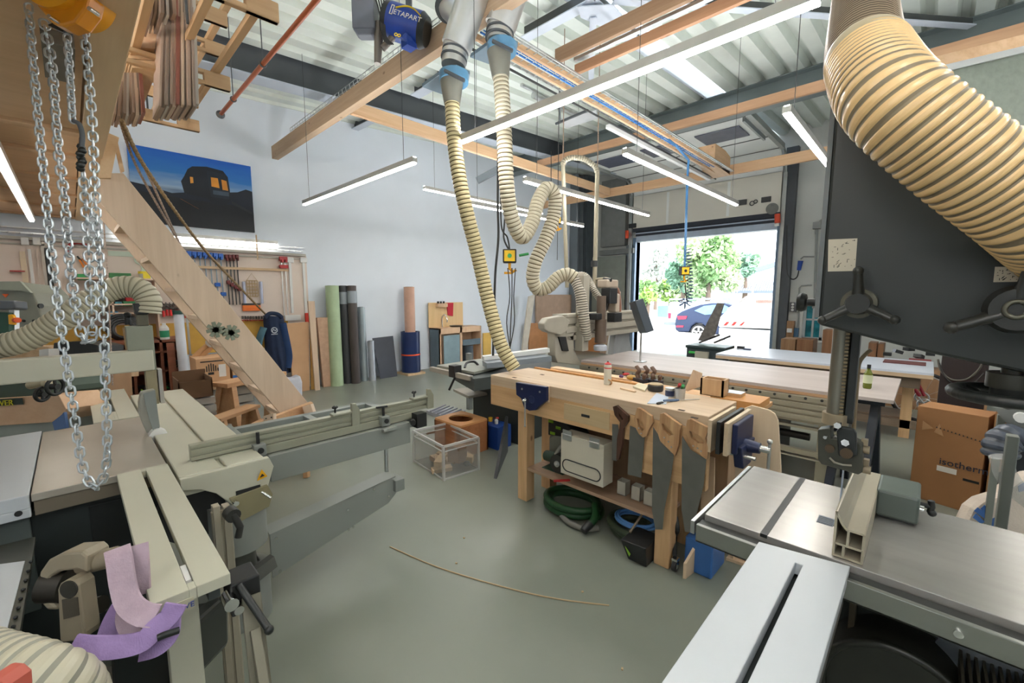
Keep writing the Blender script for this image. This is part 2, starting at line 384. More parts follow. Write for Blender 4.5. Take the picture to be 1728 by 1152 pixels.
# sectional door, run up on its tracks
M_door = mat('door_panel_inside', srgb(228,223,211), 0.5, 0, 0.02, 2)
M_seal = mat('door_seal', srgb(45,50,62), 0.6)
M_doorw = mat('door_panel_white', srgb(240,241,238), 0.45, 0, 0.02, 2)
yd = YD-.14
b = MB(); b.box(DX0-.05, DX1+.05, yd-.04, yd, 3.66, 4.58)
door = S('door_1', b, M_door)
b = MB()
for k in (.27, .70): x = DX0+(DX1-DX0)*k; b.box(x-.035, x+.035, yd-.046, yd-.04, 3.7, 4.55)
S('door_stile', b, M_doorw, door)
b = MB(); b.box(DX0-.05, DX1+.05, yd-.05, yd+.01, 3.56, 3.66); S('bottom_seal', b, M_seal, door)
b = MB(); path = []
for i in range(5):
    a = math.radians(90*i/4); path.append((yd-.45+.45*math.cos(a), 4.6+.45*math.sin(a)))
path[0] = (yd-.02, 4.6)
for i in range(4):
    (ya, za), (yb, zb) = path[i], path[i+1]
    b.hexa([(DX0-.05,yb,zb),(DX1+.05,yb,zb),(DX1+.05,ya,za),(DX0-.05,ya,za),(DX0-.05,yb,zb+.04),(DX1+.05,yb,zb+.04),(DX1+.05,ya+.02,za+.03),(DX0-.05,ya+.02,za+.03)])
S('door_section', b, M_doorw, door)
b = MB(); b.box(DX0-.05, DX1+.05, 10.45, yd-.46, 5.01, 5.05); S('door_section', b, M_doorw, door)
# window section (one panel frame with three dark lights)
tw = (DX1-DX0)/3
b = MB(); b.box(DX0-.05, DX1+.05, 8.95, 10.42, 5.01, 5.05); sec = S('door_section', b, M_doorw, door)
M_pane = mat('dark_acrylic', srgb(96,100,118), 0.15)
for k in range(3):
    x0 = DX0+tw*k+.18; x1 = x0+tw-.36
    b = MB(); b.box(x0, x1, 9.35, 10.05, 4.985, 5.008); S('door_light', b, M_pane, sec, bevel=.01)
M_strip = mat('seam_gasket_dark', srgb(70,70,66), 0.6)  # dark strips along the joints between door sections
b = MB(); b.box(DX0-.05, DX1+.05, 10.42, 10.45, 5.0, 5.04); b.box(DX0-.05, DX1+.05, 8.9, 8.95, 4.99, 5.06); b.box(DX0-.05,DX1+.05,yd-.475,yd-.455,5.0,5.04); S('joint_gasket', b, M_strip, door)
M_track = mat('track_zinc', srgb(168,172,170), 0.35, 0.6)
for x in (DX0-.12, DX1+.12):
    b = MB(); b.box(x-.04, x+.04, 8.5, yd-.45, 4.97, 5.08); b.box(x-.04, x+.04, yd-.06, yd, 0, 4.55)
    b.tube([(x, yd-.45+.43*math.cos(a), 4.55+.46*math.sin(a)) for a in [math.radians(10*i) for i in range(10)]], .03, 6)
    S('door_track', b, M_track, door)
b = MB(); b.box(DX1-.02, DX1+.02, 9.0, 10.4, 4.93, 5.06); b.box(DX0-.02, DX0+.02, 9.0, 10.4, 4.93, 5.06); S('end_hinge_rail', b, M_track, door)
# door lintel, frame
b = MB(); b.box(DX0, DX1, YD-.06, YD+.02, 3.28, 3.44, 1); b.box(DX0, DX1, YD-.10, YD-.02, 3.44, 3.62, 0); b.box(DX0, DX1, YD-.12, YD-.1, 3.5, 3.53, 1); tr(15, b, [M_seal, mat('lintel_light', srgb(190,204,222), 0.4)])
b = MB(); b.box(DX0-.08, DX0, YD-.1, YD+.22, 0, 3.4); b.box(DX1, DX1+.08, YD-.1, YD+.22, 0, 3.4); tr(16, b, mat('jamb_blue_grey', srgb(110,134,160), 0.4))
b = MB(); b.box(DX1+.1, DX1+.34, YD-.16, YD, 0, 5.1); tr(17, b, mat('jamb_dark', srgb(72,76,82), 0.5))
b = MB(); b.box(DX0-.28, DX0-.1, YD-.14, YD, 0, 3.2); tr(18, b, mat('jamb_mid', srgb(104,112,120), 0.5))
# small window in the back wall
M_frame = mat('window_frame', srgb(172,180,182), 0.4)
b = MB(); t = .06
b.box(WX0, WX1, YD+.02, YD+.1, WZ0, WZ0+t); b.box(WX0, WX1, YD+.02, YD+.1, WZ1-t, WZ1); b.box(WX0, WX0+t, YD+.02, YD+.1, WZ0, WZ1); b.box(WX1-t, WX1, YD+.02, YD+.1, WZ0, WZ1)
b.box(WX0, WX1, YD+.03, YD+.09, (WZ0+WZ1)/2-.02, (WZ0+WZ1)/2+.02); b.box((WX0+WX1)/2-.02, (WX0+WX1)/2+.02, YD+.03, YD+.09, WZ0, WZ1)
win = S('window_1', b, M_frame)
b = MB(); b.box(WX0+.02, WX1-.02, YD+.06, YD+.065, WZ0+.02, WZ1-.02); S('window_pane', b, mat('teal_film', srgb(40,120,132), 0.15, 0, 0.5, 5), win)
b = MB(); b.box(WX0-.03, WX1+.03, YD-.08, YD+.02, WZ0-.05, WZ0); S('window_sill', b, M_white, win)
# ================================================================ LIGHT FITTINGS
M_alu = mat('aluminium', (0.5,0.49,0.46), 0.4, 0.6, 0.05)
M_led = glow('led_diffuser', (1.0, 0.96, 0.91), 44)
M_cable = mat('dark_cable', (0.03,0.03,0.03), 0.6)
M_up = glow('added_uplight_glow', (0.95, 0.98, 1.0), 62)
def led(x0, y0, x1, y1, z, label, wires=True, group='suspended LED light bars', top=None, w=.055, mled=None, up=True):
    a, c = V(x0,y0,z), V(x1,y1,z); m = (a+c)/2
    t = T('led_light_bar', label, 'light', (m.x, m.y, z), group)
    b = MB(); b.bar(a+V(0,0,.032), c+V(0,0,.032), w, .05); P('housing', b, M_alu, t)
    b = MB(); b.bar(a, c, w*.6, .016); P('diffuser', b, mled or M_led, t)
    if up:
        b = MB(); b.bar(a+V(0,0,.0545), c+V(0,0,.0545), w*.6, .006); P('added_uplight_strip', b, M_up, t)  # added glow strip, unseen from below, brightens the ceiling
    if wires:
        d = (c-a)
        for k in (.07, .93):
            q = a+d*k; b = MB(); zt = top or roofz(q.y)
            b.tube([q+V(0,0,.06), V(q.x, q.y, zt)], .0028, 5); P('hanging_wire', b, M_cable, t)
    return t
led(-6.47, 2.42, -3.66, 2.42, 3.0, 'slim LED bar hanging in front of the big white wall, left of the two hoses')
led(-2.90, 2.38, -.44, 2.36, 3.0, 'longest bright LED bar crossing the upper middle of the hall from hose to big duct')
led(-2.08, 3.6, -2.08, 6.75, 3.0, 'LED bar hanging in front of the raised sectional door, ending above the opening')
led(-.82, 3.6, -.82, 6.6, 3.0, 'LED bar on the right, running to the dark band saw housing')
led(-3.37, 3.67, -3.37, 6.63, 3.0, 'LED bar right behind the S-shaped hose, ending left of the door opening')
led(-4.78, 4.0, -4.78, 6.83, 3.0, 'LED bar before the back of the white wall, left of the S-shaped hose')
led(-7.5, -.24, -3.9, -.24, 2.58, 'LED bar under the plywood loft, left of the chain hoist', wires=False, up=False, mled=glow('led_loft', (1,.95,.88), 26))
led(-8.25, .5, -8.25, 2.6, 2.60, 'LED bar along the shelf above the tool wall', wires=False, up=False, mled=glow('led_shelf', (1,.93,.82), 12))
# the rows of the same lights further back in the hall
for k, (x, y) in enumerate([(-5.6, -2.2), (-2.4, -2.2), (.9, -2.2), (-.6, -1.0), (1.2, .6), (1.6, 2.4), (-3.8, -1.2)]):
    led(x-1.3, y, x+1.3, y, 3.0, 'LED bar of the rows at the back of the hall')
led(.9, 4.2, .9, 7.2, 3.0, 'LED bar beyond the band saw at the far right')
led(-6.1, 4.2, -6.1, 7.2, 3.45, 'LED bar close to the white wall')
# small end view of a lamp at top right
a = at(1712,-30,1.9); led(a.x, a.y, at(1712,100,1.9).x, at(1712,100,1.9).y, 3.0, 'LED bar at the top right corner beside the big duct') if False else None
# ================================================================ WORKBENCH
def polyY(pts, Y, th):   # outline seen at pixel positions, standing in the plane y=Y, thickness towards +y
    return [py(x, y, Y) for x, y in pts], (0, th, 0)
def polyX(pts, X, th): return [px(x, y, X) for x, y in pts], (th, 0, 0)
wb = T('workbench', 'solid pine joiner workbench with two blue vices and saws hung on its front', 'workbench', (-1.75, 2.7, 0))
BX0, BX1, BY0, BY1 = -2.68, -.85, 2.49, 2.98
b = MB(); b.box(BX0, BX1, BY0, BY1, .965, 1.05)
P('bench_top', b, wood('bench_beech_top', (0.52,0.36,0.22), (0.63,0.47,0.30), 'X', 10), wb, .004)
b = MB(); b.prism([V(BX0,BY0,.965), V(BX1,BY0,.965), V(BX1,BY0,.60), V(-1.33,BY0,.60), V(-1.33,BY0,.79), V(BX0,BY0,.79)], (0,.05,0))
P('apron', b, wood('bench_pine', (0.55,0.30,0.11), (0.72,0.43,0.18), 'X', 9), wb, .003)
b = MB(); b.box(BX0, BX0+.05, BY0+.05, BY1, .79, .965); P('end_board', b, M_pineY, wb)
M_legw = wood('bench_leg_wood', (0.55,0.30,0.11), (0.70,0.42,0.18), 'Z', 9)
for x, y in ((-2.41, 2.55), (-1.16, 2.52), (-2.41, 2.86), (-1.16, 2.86)):
    b = MB(); b.box(x, x+.10, y, y+.10, 0, .965); P('leg', b, M_legw, wb, .004)
b = MB(); b.box(-2.31, -1.14, 2.56, 2.95, .275, .30); P('shelf', b, wood('shelf_board', (0.36,0.22,0.13), (0.46,0.29,0.18), 'X'), wb)
dr = MB(); q = [py(x, y, 2.484) for x, y in ((952,680),(1028.5,698),(1028,726),(950,706))]
x0, x1, z0, z1 = q[0].x, q[1].x, q[3].z, q[0].z
dr.box(x0, x1, 2.482, 2.5, z0, z1); d_ = P('drawer', dr, wood('drawer_front', (0.48,0.33,0.15), (0.56,0.40,0.20), 'X', 12, knots=False), wb, label='drawer front of darker plain wood')
b = MB(); xm = (x0+x1)/2; b.box(xm-.035, xm+.035, 2.478, 2.484, (z0+z1)/2-.008, (z0+z1)/2+.012); P('finger_slot', b, M_black, d_, .006)
for x, y in ((868,635),(915,630),(1150,690),(1172,703)):
    b = MB(); c = pz(x, y+2, 1.05); b.box(c.x-.02, c.x+.02, c.y-.012, c.y+.012, 1.0505, 1.0515); P('dog_hole', b, mat('hole_dark', (0.05,0.03,0.02), .9), wb)
# front vice
M_vice = mat('vice_blue_cast', (0.012,0.02,0.075), 0.35, 0.1, 0.1)
v = T('bench_vice', 'dark blue cast vice on the front left corner of the workbench', 'vice', tuple(py(905,665,2.42)), 'bench vices')
b = MB(); b.prism(*polyY([(870,645),(921,653),(921,676),(912,684),(904,692),(893,693),(884,688),(879,672),(871,666)], 2.42, .035)); P('front_jaw', b, M_vice, v, .004)
for x_, y_, r_ in ((881,656,.008),(911,661,.008)):
    b = MB(); c_ = py(x_, y_, 2.419); b.cyl(c_, c_+V(0,-.004,0), r_, n=10); P('bolt', b, M_steel, v)
b = MB(); b.ring(py(897,674,2.418), .028, .003, (0,1,0), 20, 6); P('cast_ring', b, M_vice, v)
b = MB(); b.prism(*polyY([(877,645),(925,652),(925,680),(905,678),(880,668)], 2.455, .02)); P('jaw_board', b, M_pineX, v, .002, label='pale wooden jaw board')
c = py(886, 676, 2.385); b = MB(); b.cyl(c, c+V(0,.12,0), .014); b.cyl(c+V(-.018,0,0), c+V(.018,0,0), .013); P('screw', b, M_chrome, v)
b = MB(); b.cyl(c+V(0,-.0,.02), c+V(0,0,-.20), .006); b.ball(c+V(0,0,-.2), .009); P('tommy_bar', b, M_steel, v)
# end vice at the right
e0 = V(BX1, 2.5, 1.04)
v = T('bench_vice', 'dark blue cast vice on the right end of the workbench', 'vice', (-.7, 2.72, .9), 'bench vices')
for k, (xa, m_) in enumerate([(-.85+.012, 0), (-.792, 1), (-.752, 0)]):
    b = MB(); b.box(xa, xa+.022, 2.44, 2.86, .86, 1.045); P('jaw_board', b, [wood('jaw_birch', (0.55,0.40,0.24), (0.66,0.50,0.32), 'Y', 12, knots=False), M_black][m_ % 2], v, .002)
b = MB(); b.box(-.728, -.70, 2.50, 2.8, .86, 1.03); b.prism([V(-.73,2.52,.9), V(-.73,2.78,.9), V(-.73,2.72,.76), V(-.73,2.58,.76)], (.05,0,0)); b.cyl((-.73,2.65,.88), (-.62,2.65,.88), .045, .03); P('front_jaw', b, M_vice, v, .006)
b = MB(); b.cyl((-.83,2.57,.84), (-.62,2.57,.84), .011); P('guide_rod', b, M_chrome, v)
b = MB(); b.cyl((-.83,2.73,.84), (-.72,2.73,.84), .011); P('guide_rod', b, M_chrome, v)
b = MB(); b.cyl((-.64,2.65,.88), (-.57,2.65,.88), .02); P('screw', b, M_chrome, v)
b = MB(); b.cyl((-.575,2.65,.93), (-.575,2.65,.62), .008); b.ball((-.575,2.65,.93), .015); P('tommy_bar', b, M_steel, v)
# four saws hanging on the front
M_blade = mat('saw_blade', (0.24,0.235,0.22), 0.42, 0.75, 0.1, 8)
M_sawh = wood('saw_handle_apple', (0.42,0.20,0.07), (0.62,0.36,0.15), 'Z', 20, 0.35, knots=False)
M_sawd = wood('saw_handle_walnut', (0.05,0.025,0.015), (0.12,0.05,0.03), 'Z', 20, 0.35, knots=False)
def handsaw(blade, handle, hole, label, Y, hm, extra=None):
    c = py(*handle[0], Y); t = T('hand_saw', label, 'saw', tuple(c), 'hand saws hanging on the workbench front')
    b = MB(); b.prism(*polyY(blade, Y+.012, .0018)); P('blade', b, M_blade, t)
    # handle as a ring: outer outline with the grip hole cut out by a bridge
    o = [py(x, y, Y) for x, y in handle]; h = [py(x, y, Y) for x, y in hole]
    b = MB(); loop = o + [o[0]] + [h[0]] + h[::-1]
    me = bpy.data.meshes.new('t'); import bmesh
    bm = bmesh.new(); vo = [bm.verts.new(p) for p in o]; vh = [bm.verts.new(p) for p in h]
    es = [bm.edges.new((vo[i], vo[(i+1) % len(vo)])) for i in range(len(vo))] + [bm.edges.new((vh[i], vh[(i+1) % len(vh)])) for i in range(len(vh))]
    bmesh.ops.triangle_fill(bm, use_beauty=True, use_dissolve=False, edges=es)
    bm.verts.index_update(); tv = [v_.co.copy() for v_ in bm.verts]; tf = [tuple(v_.index for v_ in f.verts) for f in bm.faces]; bm.free()
    n = len(tv); b.add(tv, tf); b.add([p+V(0,.024,0) for p in tv], [f[::-1] for f in tf])
    for L_ in (o, h):
        k = len(L_); b.add(L_+[p+V(0,.024,0) for p in L_], [(i, (i+1) % k, k+(i+1) % k, k+i) for i in range(k)])
    P('handle', b, hm, t)
    b = MB()
    for x, y in (extra or []): c = py(x, y, Y-.001); b.cyl(c, c+V(0,-.002,0), .005, n=10)
    if extra: P('handle_screw', b, M_steel, t)
    return t
handsaw([(1033,715),(1043,716),(1048,760),(1040,778),(1033,776)], [(1034,686),(1040,684),(1060,702),(1059,712),(1052,722),(1049,752),(1044,775),(1040,776),(1041,740),(1045,722),(1046,712),(1037,700)], [(1043,696),(1052,706),(1050,709),(1045,703)], 'smallest hand saw, with a dark walnut handle, leftmost of the four on the workbench', 2.45, M_sawd)
handsaw([(1063,718),(1084,726),(1088,736),(1082,806),(1059,800)], [(1075,688),(1080,689),(1099,702),(1101,714),(1094,726),(1091,736),(1085,738),(1078,732),(1072,720),(1070,706)], [(1074,706),(1080,707),(1087,716),(1087,724),(1083,727),(1077,719)], 'small hand saw with a light handle, second from the left on the workbench', 2.45, M_sawh, [(1082,731),(1078,722)])
handsaw([(1102,720),(1112,735),(1137,768),(1133,800),(1121,860),(1118,893),(1106,893),(1100,860)], [(1114,698),(1120,697),(1149,718),(1147,726),(1145,750),(1139,769),(1128,758),(1114,744),(1109,728),(1113,712)], [(1116,714),(1122,716),(1134,728),(1136,734),(1130,735),(1119,725)], 'long hand saw with a light apple handle, third from the left on the workbench', 2.44, M_sawh, [(1121,738),(1128,745),(1133,754)])
handsaw([(1151,735),(1165,758),(1192,775),(1187,820),(1176,865),(1172,898),(1156,897),(1150,860)], [(1160,708),(1166,707),(1193,721),(1194,728),(1190,740),(1195,755),(1193,775),(1185,770),(1180,764),(1168,758),(1165,746),(1160,732),(1158,716)], [(1163,727),(1172,730),(1186,740),(1187,748),(1178,748),(1166,738)], 'largest hand saw, at the right corner of the workbench front', 2.44, M_sawh, [(1170,752),(1177,756),(1183,761)])
# white flap case hanging under the apron
t = T('hinged_box', 'white box lid with black outline and two steel hinges under the bench drawer', 'box', tuple(py(988,800,2.5)))
q = [py(x, y, 2.52) for x, y in ((951,728),(1023,750),(1024,821),(951,796))]
X0, X1, Z0, Z1 = q[0].x, q[1].x, (q[2].z+q[3].z)/2, (q[0].z+q[1].z)/2
b = MB(); b.box(X0, X1, 2.49, 2.62, Z0, Z1); P('case', b, mat('offwhite_board', srgb(204,197,180), 0.5, 0, 0.02), t, .003)
b = MB(); r = .045; zc = Z0+.075; pts = []
for k in range(9): a = math.radians(90+180*k/8); pts.append(V(X0+.065+r*math.cos(a), 2.487, zc+r*math.sin(a)))
for k in range(9): a = math.radians(-90+180*k/8); pts.append(V(X1-.065+r*math.cos(a), 2.487, zc+r*math.sin(a)))
b.tube(pts, .0045, 6, closed=True); P('oval_seal', b, M_black, t)
for xx in (X0+.06, X1-.075):
    b = MB(); b.box(xx-.04, xx+.04, 2.483, 2.489, Z1-.04, Z1+.035); b.cyl((xx-.04,2.483,Z1), (xx+.04,2.483,Z1), .006); P('hinge', b, M_zinc, t)
# three white organiser pots on the bench shelf
for k, x in enumerate((1052, 1076, 1097)):
    c = pz(x, 832+k*9, .3); b = MB(); w = .034
    b.box(c.x-w, c.x+w, c.y-w, c.y+w, .3, .305); b.box(c.x-w, c.x+w, c.y-w, c.y-w+.003, .3, .40); b.box(c.x-w, c.x+w, c.y+w-.003, c.y+w, .3, .40); b.box(c.x-w, c.x-w+.003, c.y-w, c.y+w, .3, .40); b.box(c.x+w-.003, c.x+w, c.y-w, c.y+w, .3, .40)
    ONE('storage_pot', b, mat('pot_cream', srgb(190,186,172), 0.5), '%s square cream pot of the row of three on the shelf under the bench' % ('left', 'middle', 'right')[k], 'pot', 'square pots under the bench')
# mobile extractor and circular saw under the left of the bench
t = T('dust_extractor', 'grey dust extractor with black and green top under the left of the workbench', 'vacuum', (-2.28, 2.95, .301))
b = MB(); b.prism([V(-2.28,2.80,.30), V(-1.88,2.80,.30), V(-1.88,2.80,.46), V(-1.98,2.80,.56), V(-2.14,2.80,.60), V(-2.28,2.80,.52)], (0,.2,0)); P('body', b, mat('tool_case_grey', srgb(120,122,112), 0.5), t, .02)
b = MB(); b.prism([V(-2.28,2.79,.53), V(-1.98,2.79,.57), V(-2.08,2.79,.68), V(-2.28,2.79,.70)], (0,.2,0)); P('lid', b, M_black, t, .01)
for x, z in ((-2.22,.56), (-2.16,.62), (-2.24,.66)):
    b = MB(); b.box(x-.03, x+.02, 2.783, 2.79, z-.01, z+.012); P('latch', b, mat('lime_green', (0.25,0.5,0.03), 0.4), t)
t = T('circular_saw', 'hand held circular saw lying on the bench shelf before the extractor', 'saw', (-2.1, 2.66, .301))
b = MB(); b.cyl((-2.05,2.63,.385), (-2.05,2.70,.385), .075, n=20); P('blade_guard', b, mat('tool_dark', (0.05,0.05,0.045), 0.5, 0.3), t, .01)
b = MB(); b.cyl((-2.05,2.62,.385), (-2.05,2.63,.385), .025); b.ball((-2.05,2.62,.385), .018); P('arbor', b, M_steel, t)
b = MB(); b.cyl((-2.13,2.72,.39), (-2.25,2.74,.37), .045); b.box(-2.22,-2.0,2.64,2.8,.30,.306); P('motor', b, mat('tool_green_dark', (0.05,0.09,0.06), 0.5), t, .008)
b = MB(); b.tube(spl([(-2.12,2.70,.42), (-2.08,2.74,.50), (-1.98,2.74,.52), (-1.93,2.72,.47)], 6), .018, 8); P('grip', b, mat('tool_lightgrey', srgb(150,148,138), .5), t)
b = MB(); b.bar((-1.98,2.50,.306), (-1.90,2.60,.306), .02, .012); ONE('marking_tool', b, M_red, 'red bar sticking out over the edge of the bench shelf', 'tool')
# coiled hoses under the bench
def coil(c, R, r, n, turns, mat_, label, sx=1.0, sy=.8, lift=.9, name='coiled_hose'):
    pts = []; c = Vector(c); rr = random.Random(n)
    for k in range(int(turns*20)+1):
        a = 2*math.pi*k/20; w = R*(1+.10*math.sin(a*.37+n)); pts.append(c+V(w*sx*math.cos(a), w*sy*math.sin(a), r*1.02+r*lift*(a/(2*math.pi))*1.1))
    b = MB(); b.tube(spl(pts, 2), r, 9); return b
t = T('coiled_hose', 'dark green hose coiled on the floor under the middle of the bench', 'hose', (-1.95, 2.72, 0))
P('hose_coil', coil((-1.95,2.72,0), .22, .026, 1, 3.0, None, ''), mat('hose_green', (0.012,0.06,0.018), 0.45), t)
b = MB(); b.tube(spl([(-1.72,2.68,.14),(-1.66,2.6,.10),(-1.66,2.52,.06)], 6), .028, 9); P('hose_end', b, mat('hose_green', (0,0,0)), t)
b = MB(); b.cyl((-1.66,2.53,.07), (-1.67,2.46,.035), .032, .028); P('cuff', b, M_black, t)
b = MB(); b.tube(spl([(-2.02,2.60,.03),(-1.85,2.50,.03),(-1.70,2.50,.03),(-1.62,2.58,.03)], 8), .022, 9); ONE('hose', b, mat('hose_grey', srgb(120,118,112), 0.5), 'loose grey hose on the floor before the green coil', 'hose')
t = T('coiled_hose', 'olive hose coiled on the floor behind the right front leg of the bench', 'hose', (-1.38, 2.7, 0))
P('hose_coil', coil((-1.38,2.74,0), .20, .024, 2, 3.0, None, ''), mat('hose_olive', (0.04,0.055,0.03), 0.5), t)
t = T('coiled_hose', 'thin blue air hose coiled inside the dark coils under the bench', 'hose', (-1.42, 2.72, 0))
P('hose_coil', coil((-1.40,2.72,.1), .14, .009, 3, 4.0, None, '', lift=.9), mat('hose_blue', (0.08,0.22,0.5), 0.4), t)
t = T('storage_bin', 'black open bin with a green patch beside the right front bench leg', 'bin', (-1.22, 2.42, 0))
b = MB(); q = pz(1092, 938, 0); 
b.hexa([(-1.30,2.44,0),(-1.17,2.44,0),(-1.17,2.60,0),(-1.30,2.60,0),(-1.34,2.40,.14),(-1.17,2.42,.14),(-1.17,2.63,.14),(-1.34,2.63,.14)]); P('body', b, M_black, t, .006)
b = MB(); b.prism([V(-1.32,2.416,.11), V(-1.27,2.416,.06), V(-1.285,2.43,.03)], (0,-.003,0)); P('sticker', b, mat('lime_green', (0,0,0)), t)
b = MB(); b.bar(pz(1063,898,.145), pz(1112,825,.31), .012, .012); ONE('wooden_lath', b, mat('lath', srgb(150,135,112), .6), 'thin pale lath leaning from the black bin to the bench shelf', 'lath')
# caster dolly and blue crate right of the leg
t = T('dolly', 'dark dolly with a steel caster wheel behind the right bench leg', 'dolly', (-1.0, 2.62, 0))
c = pz(1139, 962, 0); 
b = MB(); b.cyl((c.x-.012,c.y,.035), (c.x+.012,c.y,.035), .035, n=18); P('wheel', b, M_rubber, t)
b = MB(); b.cyl((c.x-.014,c.y,.035), (c.x+.014,c.y,.035), .02, n=14); b.box(c.x-.018,c.x+.018,c.y-.02,c.y+.02,.07,.085); b.box(c.x-.018,c.x-.014,c.y-.012,c.y+.012,.03,.08); P('fork', b, M_chrome, t)
b = MB(); b.tube(spl([(c.x-.01,c.y+.01,.09),(c.x-.05,c.y+.1,.16),(c.x-.02,c.y+.06,.24),(c.x-.05,c.y+.1,.3)], 6), .014, 8); P('strap', b, M_black, t)
b = MB(); b.hexa([(c.x+.03,c.y+.06,.0),(c.x+.2,c.y+.06,.0),(c.x+.2,c.y+.3,.0),(c.x+.03,c.y+.3,.0),(c.x+.03,c.y+.06,.22),(c.x+.2,c.y+.06,.22),(c.x+.2,c.y+.3,.22),(c.x+.03,c.y+.3,.22)]); ONE('storage_bin', b, mat('bin_blue', (0.04,0.14,0.40), .4), 'light blue bin beside the right bench leg, behind the caster', 'bin', bevel=.01)
# plywood stands at the right end of the bench
M_ply = wood('birch_ply', (0.62,0.42,0.24), (0.72,0.52,0.32), 'Z', 8, knots=False)
t = T('plywood_stand', 'cross shaped birch plywood foot standing right of the bench leg', 'stand', (-.85, 2.4, 0))
a = pz(1152,976,0); m_ = pz(1175,958,0); c = pz(1203,970,0)
b = MB(); b.prism([a, m_, m_+V(0,0,.20), a+V(0,0,.10)], (.015,.01,0)); P('foot_board', b, M_ply, t)
b = MB(); b.prism([m_+V(.02,0,0), c, c+V(-.03,0,.75), m_+V(.0,0,.75)], (0,.018,0)); P('upright_board', b, M_ply, t)
a = pz(1225,945,0); c = pz(1275,962,0)
b = MB(); b.prism([a, c, c+V(0.05,.14,0), a+V(.0,.2,0)], (0,0,.018)); P('base_board', b, M_ply, t)
b = MB(); b.prism([a+V(.02,0.02,0), a+V(.02,.2,0), a+V(.02,.2,.14), a+V(.02,0.02,.14)], (.018,0,0)); b.prism([a+V(.02,.2,0), c+V(.03,.14,0), c+V(.03,.14,.14), a+V(.02,.2,.14)], (0,.018,0)); P('side_board', b, M_ply, t)
t = T('birch_sheet', 'upright birch plywood panel with a rounded corner right of the bench vice', 'panel', (-.62, 2.9, 0))
b = MB(); pts = [py(x, y, 2.95) for x, y in ((1243,725),(1252,690),(1268,684),(1298,692),(1307,698),(1313,710),(1316,760),(1321,850),(1323,935),(1235,935))]
b.prism(pts, (0,.02,0)); P('board', b, wood('panel_ply', (0.66,0.48,0.30), (0.76,0.58,0.38), 'Z', 6, knots=False), t, .002)
b = MB(); b.box(-.8,-.5,2.92,2.95,0,.03); P('foot', b, M_ply, t)
# tool tray board behind the bench with its tools
t = T('tool_tray', 'orange brown wooden tray board lying along the back of the bench', 'tray', (-1.7, 3.1, 1.0))
TZ = 1.04
tl = pz(912,622,TZ+.03); tr_ = pz(1270,682,TZ+.03); TY0 = 2.99; TY1 = 3.32
b = MB(); b.box(-2.62, -.72, TY0, TY1, TZ-.06, TZ-.03); P('bottom', b, wood('tray_wood', (0.55,0.27,0.08), (0.68,0.37,0.13), 'X', 10, knots=False), t, .002)
b = MB(); b.box(-2.62, -1.45, TY0, TY0+.025, TZ-.03, TZ+.022); b.box(-1.02, -.72, TY0, TY0+.25, TZ-.03, TZ+.015); P('rail', b, mat('tray_wood_l', srgb(196,140,80), .5), t, .002)
b = MB(); b.box(-2.35, -.9, 3.05, 3.28, 0, TZ-.06); P('cabinet_under', b, wood('tray_side', (0.34,0.2,0.1), (0.42,0.26,0.14), 'Z'), t)
# dust trim strip behind
b = MB(); b.bar((-2.55,3.2,TZ-.01), (-1.75,3.2,TZ-.01), .10, .035); ONE('wooden_batten', b, mat('batten_pale', srgb(214,184,150), .6), 'pale batten lying on the tray left of the white glue bottle', 'batten')
# glue bottle
c = pz(1025,648,1.05)
t = T('glue_bottle', 'tall white glue bottle with two red rings on the workbench', 'bottle', tuple(c))
b = MB(); b.lathe([(.027,0),(.029,.005),(.029,.145),(.026,.155)], c, n=20); P('body', b, mat('bottle_white', srgb(205,200,185), .4), t)
b = MB(); b.lathe([(.0295,.125),(.0295,.133)], c, n=20); b.lathe([(.026,.156),(.026,.162),(.012,.168),(.008,.175)], c, n=20); P('red_ring', b, M_red, t)
b = MB(); b.cyl(c+V(0,0,.172), c+V(0,0,.182), .006); P('tip', b, M_black, t)
# wooden hand planes (three dark horn-shaped)
M_walnut = wood('dark_wood', (0.09,0.045,0.025), (0.16,0.085,0.05), 'Z', 20, 0.4, knots=False)
for k, (x, y, h, lab) in enumerate([(1078,646,26,'leftmost'), (1092,646,22,'middle'), (1104,648,26,'rightmost')]):
    c = pz(x, y, 1.045); s_ = c.y/2.9
    t = T('hand_plane', '%s of the three brown hand planes standing behind the workbench' % lab, 'plane', tuple(c), 'hand planes on the workbench')
    b = MB(); b.bar(c+V(-.07,.03,.025), c+V(.07,-.03,.025), .05, .03); P('body', b, mat('plane_iron', (0.04,0.045,0.06), .4, .5), t, .004)
    b = MB(); b.tube(spl([c+V(.0,0,.03), c+V(-.015,0,.07), c+V(.0,0,.10), c+V(-.03,.01,.13)], 6), .018, 8, flat=.6, rs=None); P('tote', b, M_walnut, t)
    b = MB(); b.tube(spl([c+V(.05,-.02,.035), c+V(.055,-.02,.06)], 4), .014, 10); b.ball(c+V(.055,-.02,.068), .018); P('knob', b, M_walnut, t)
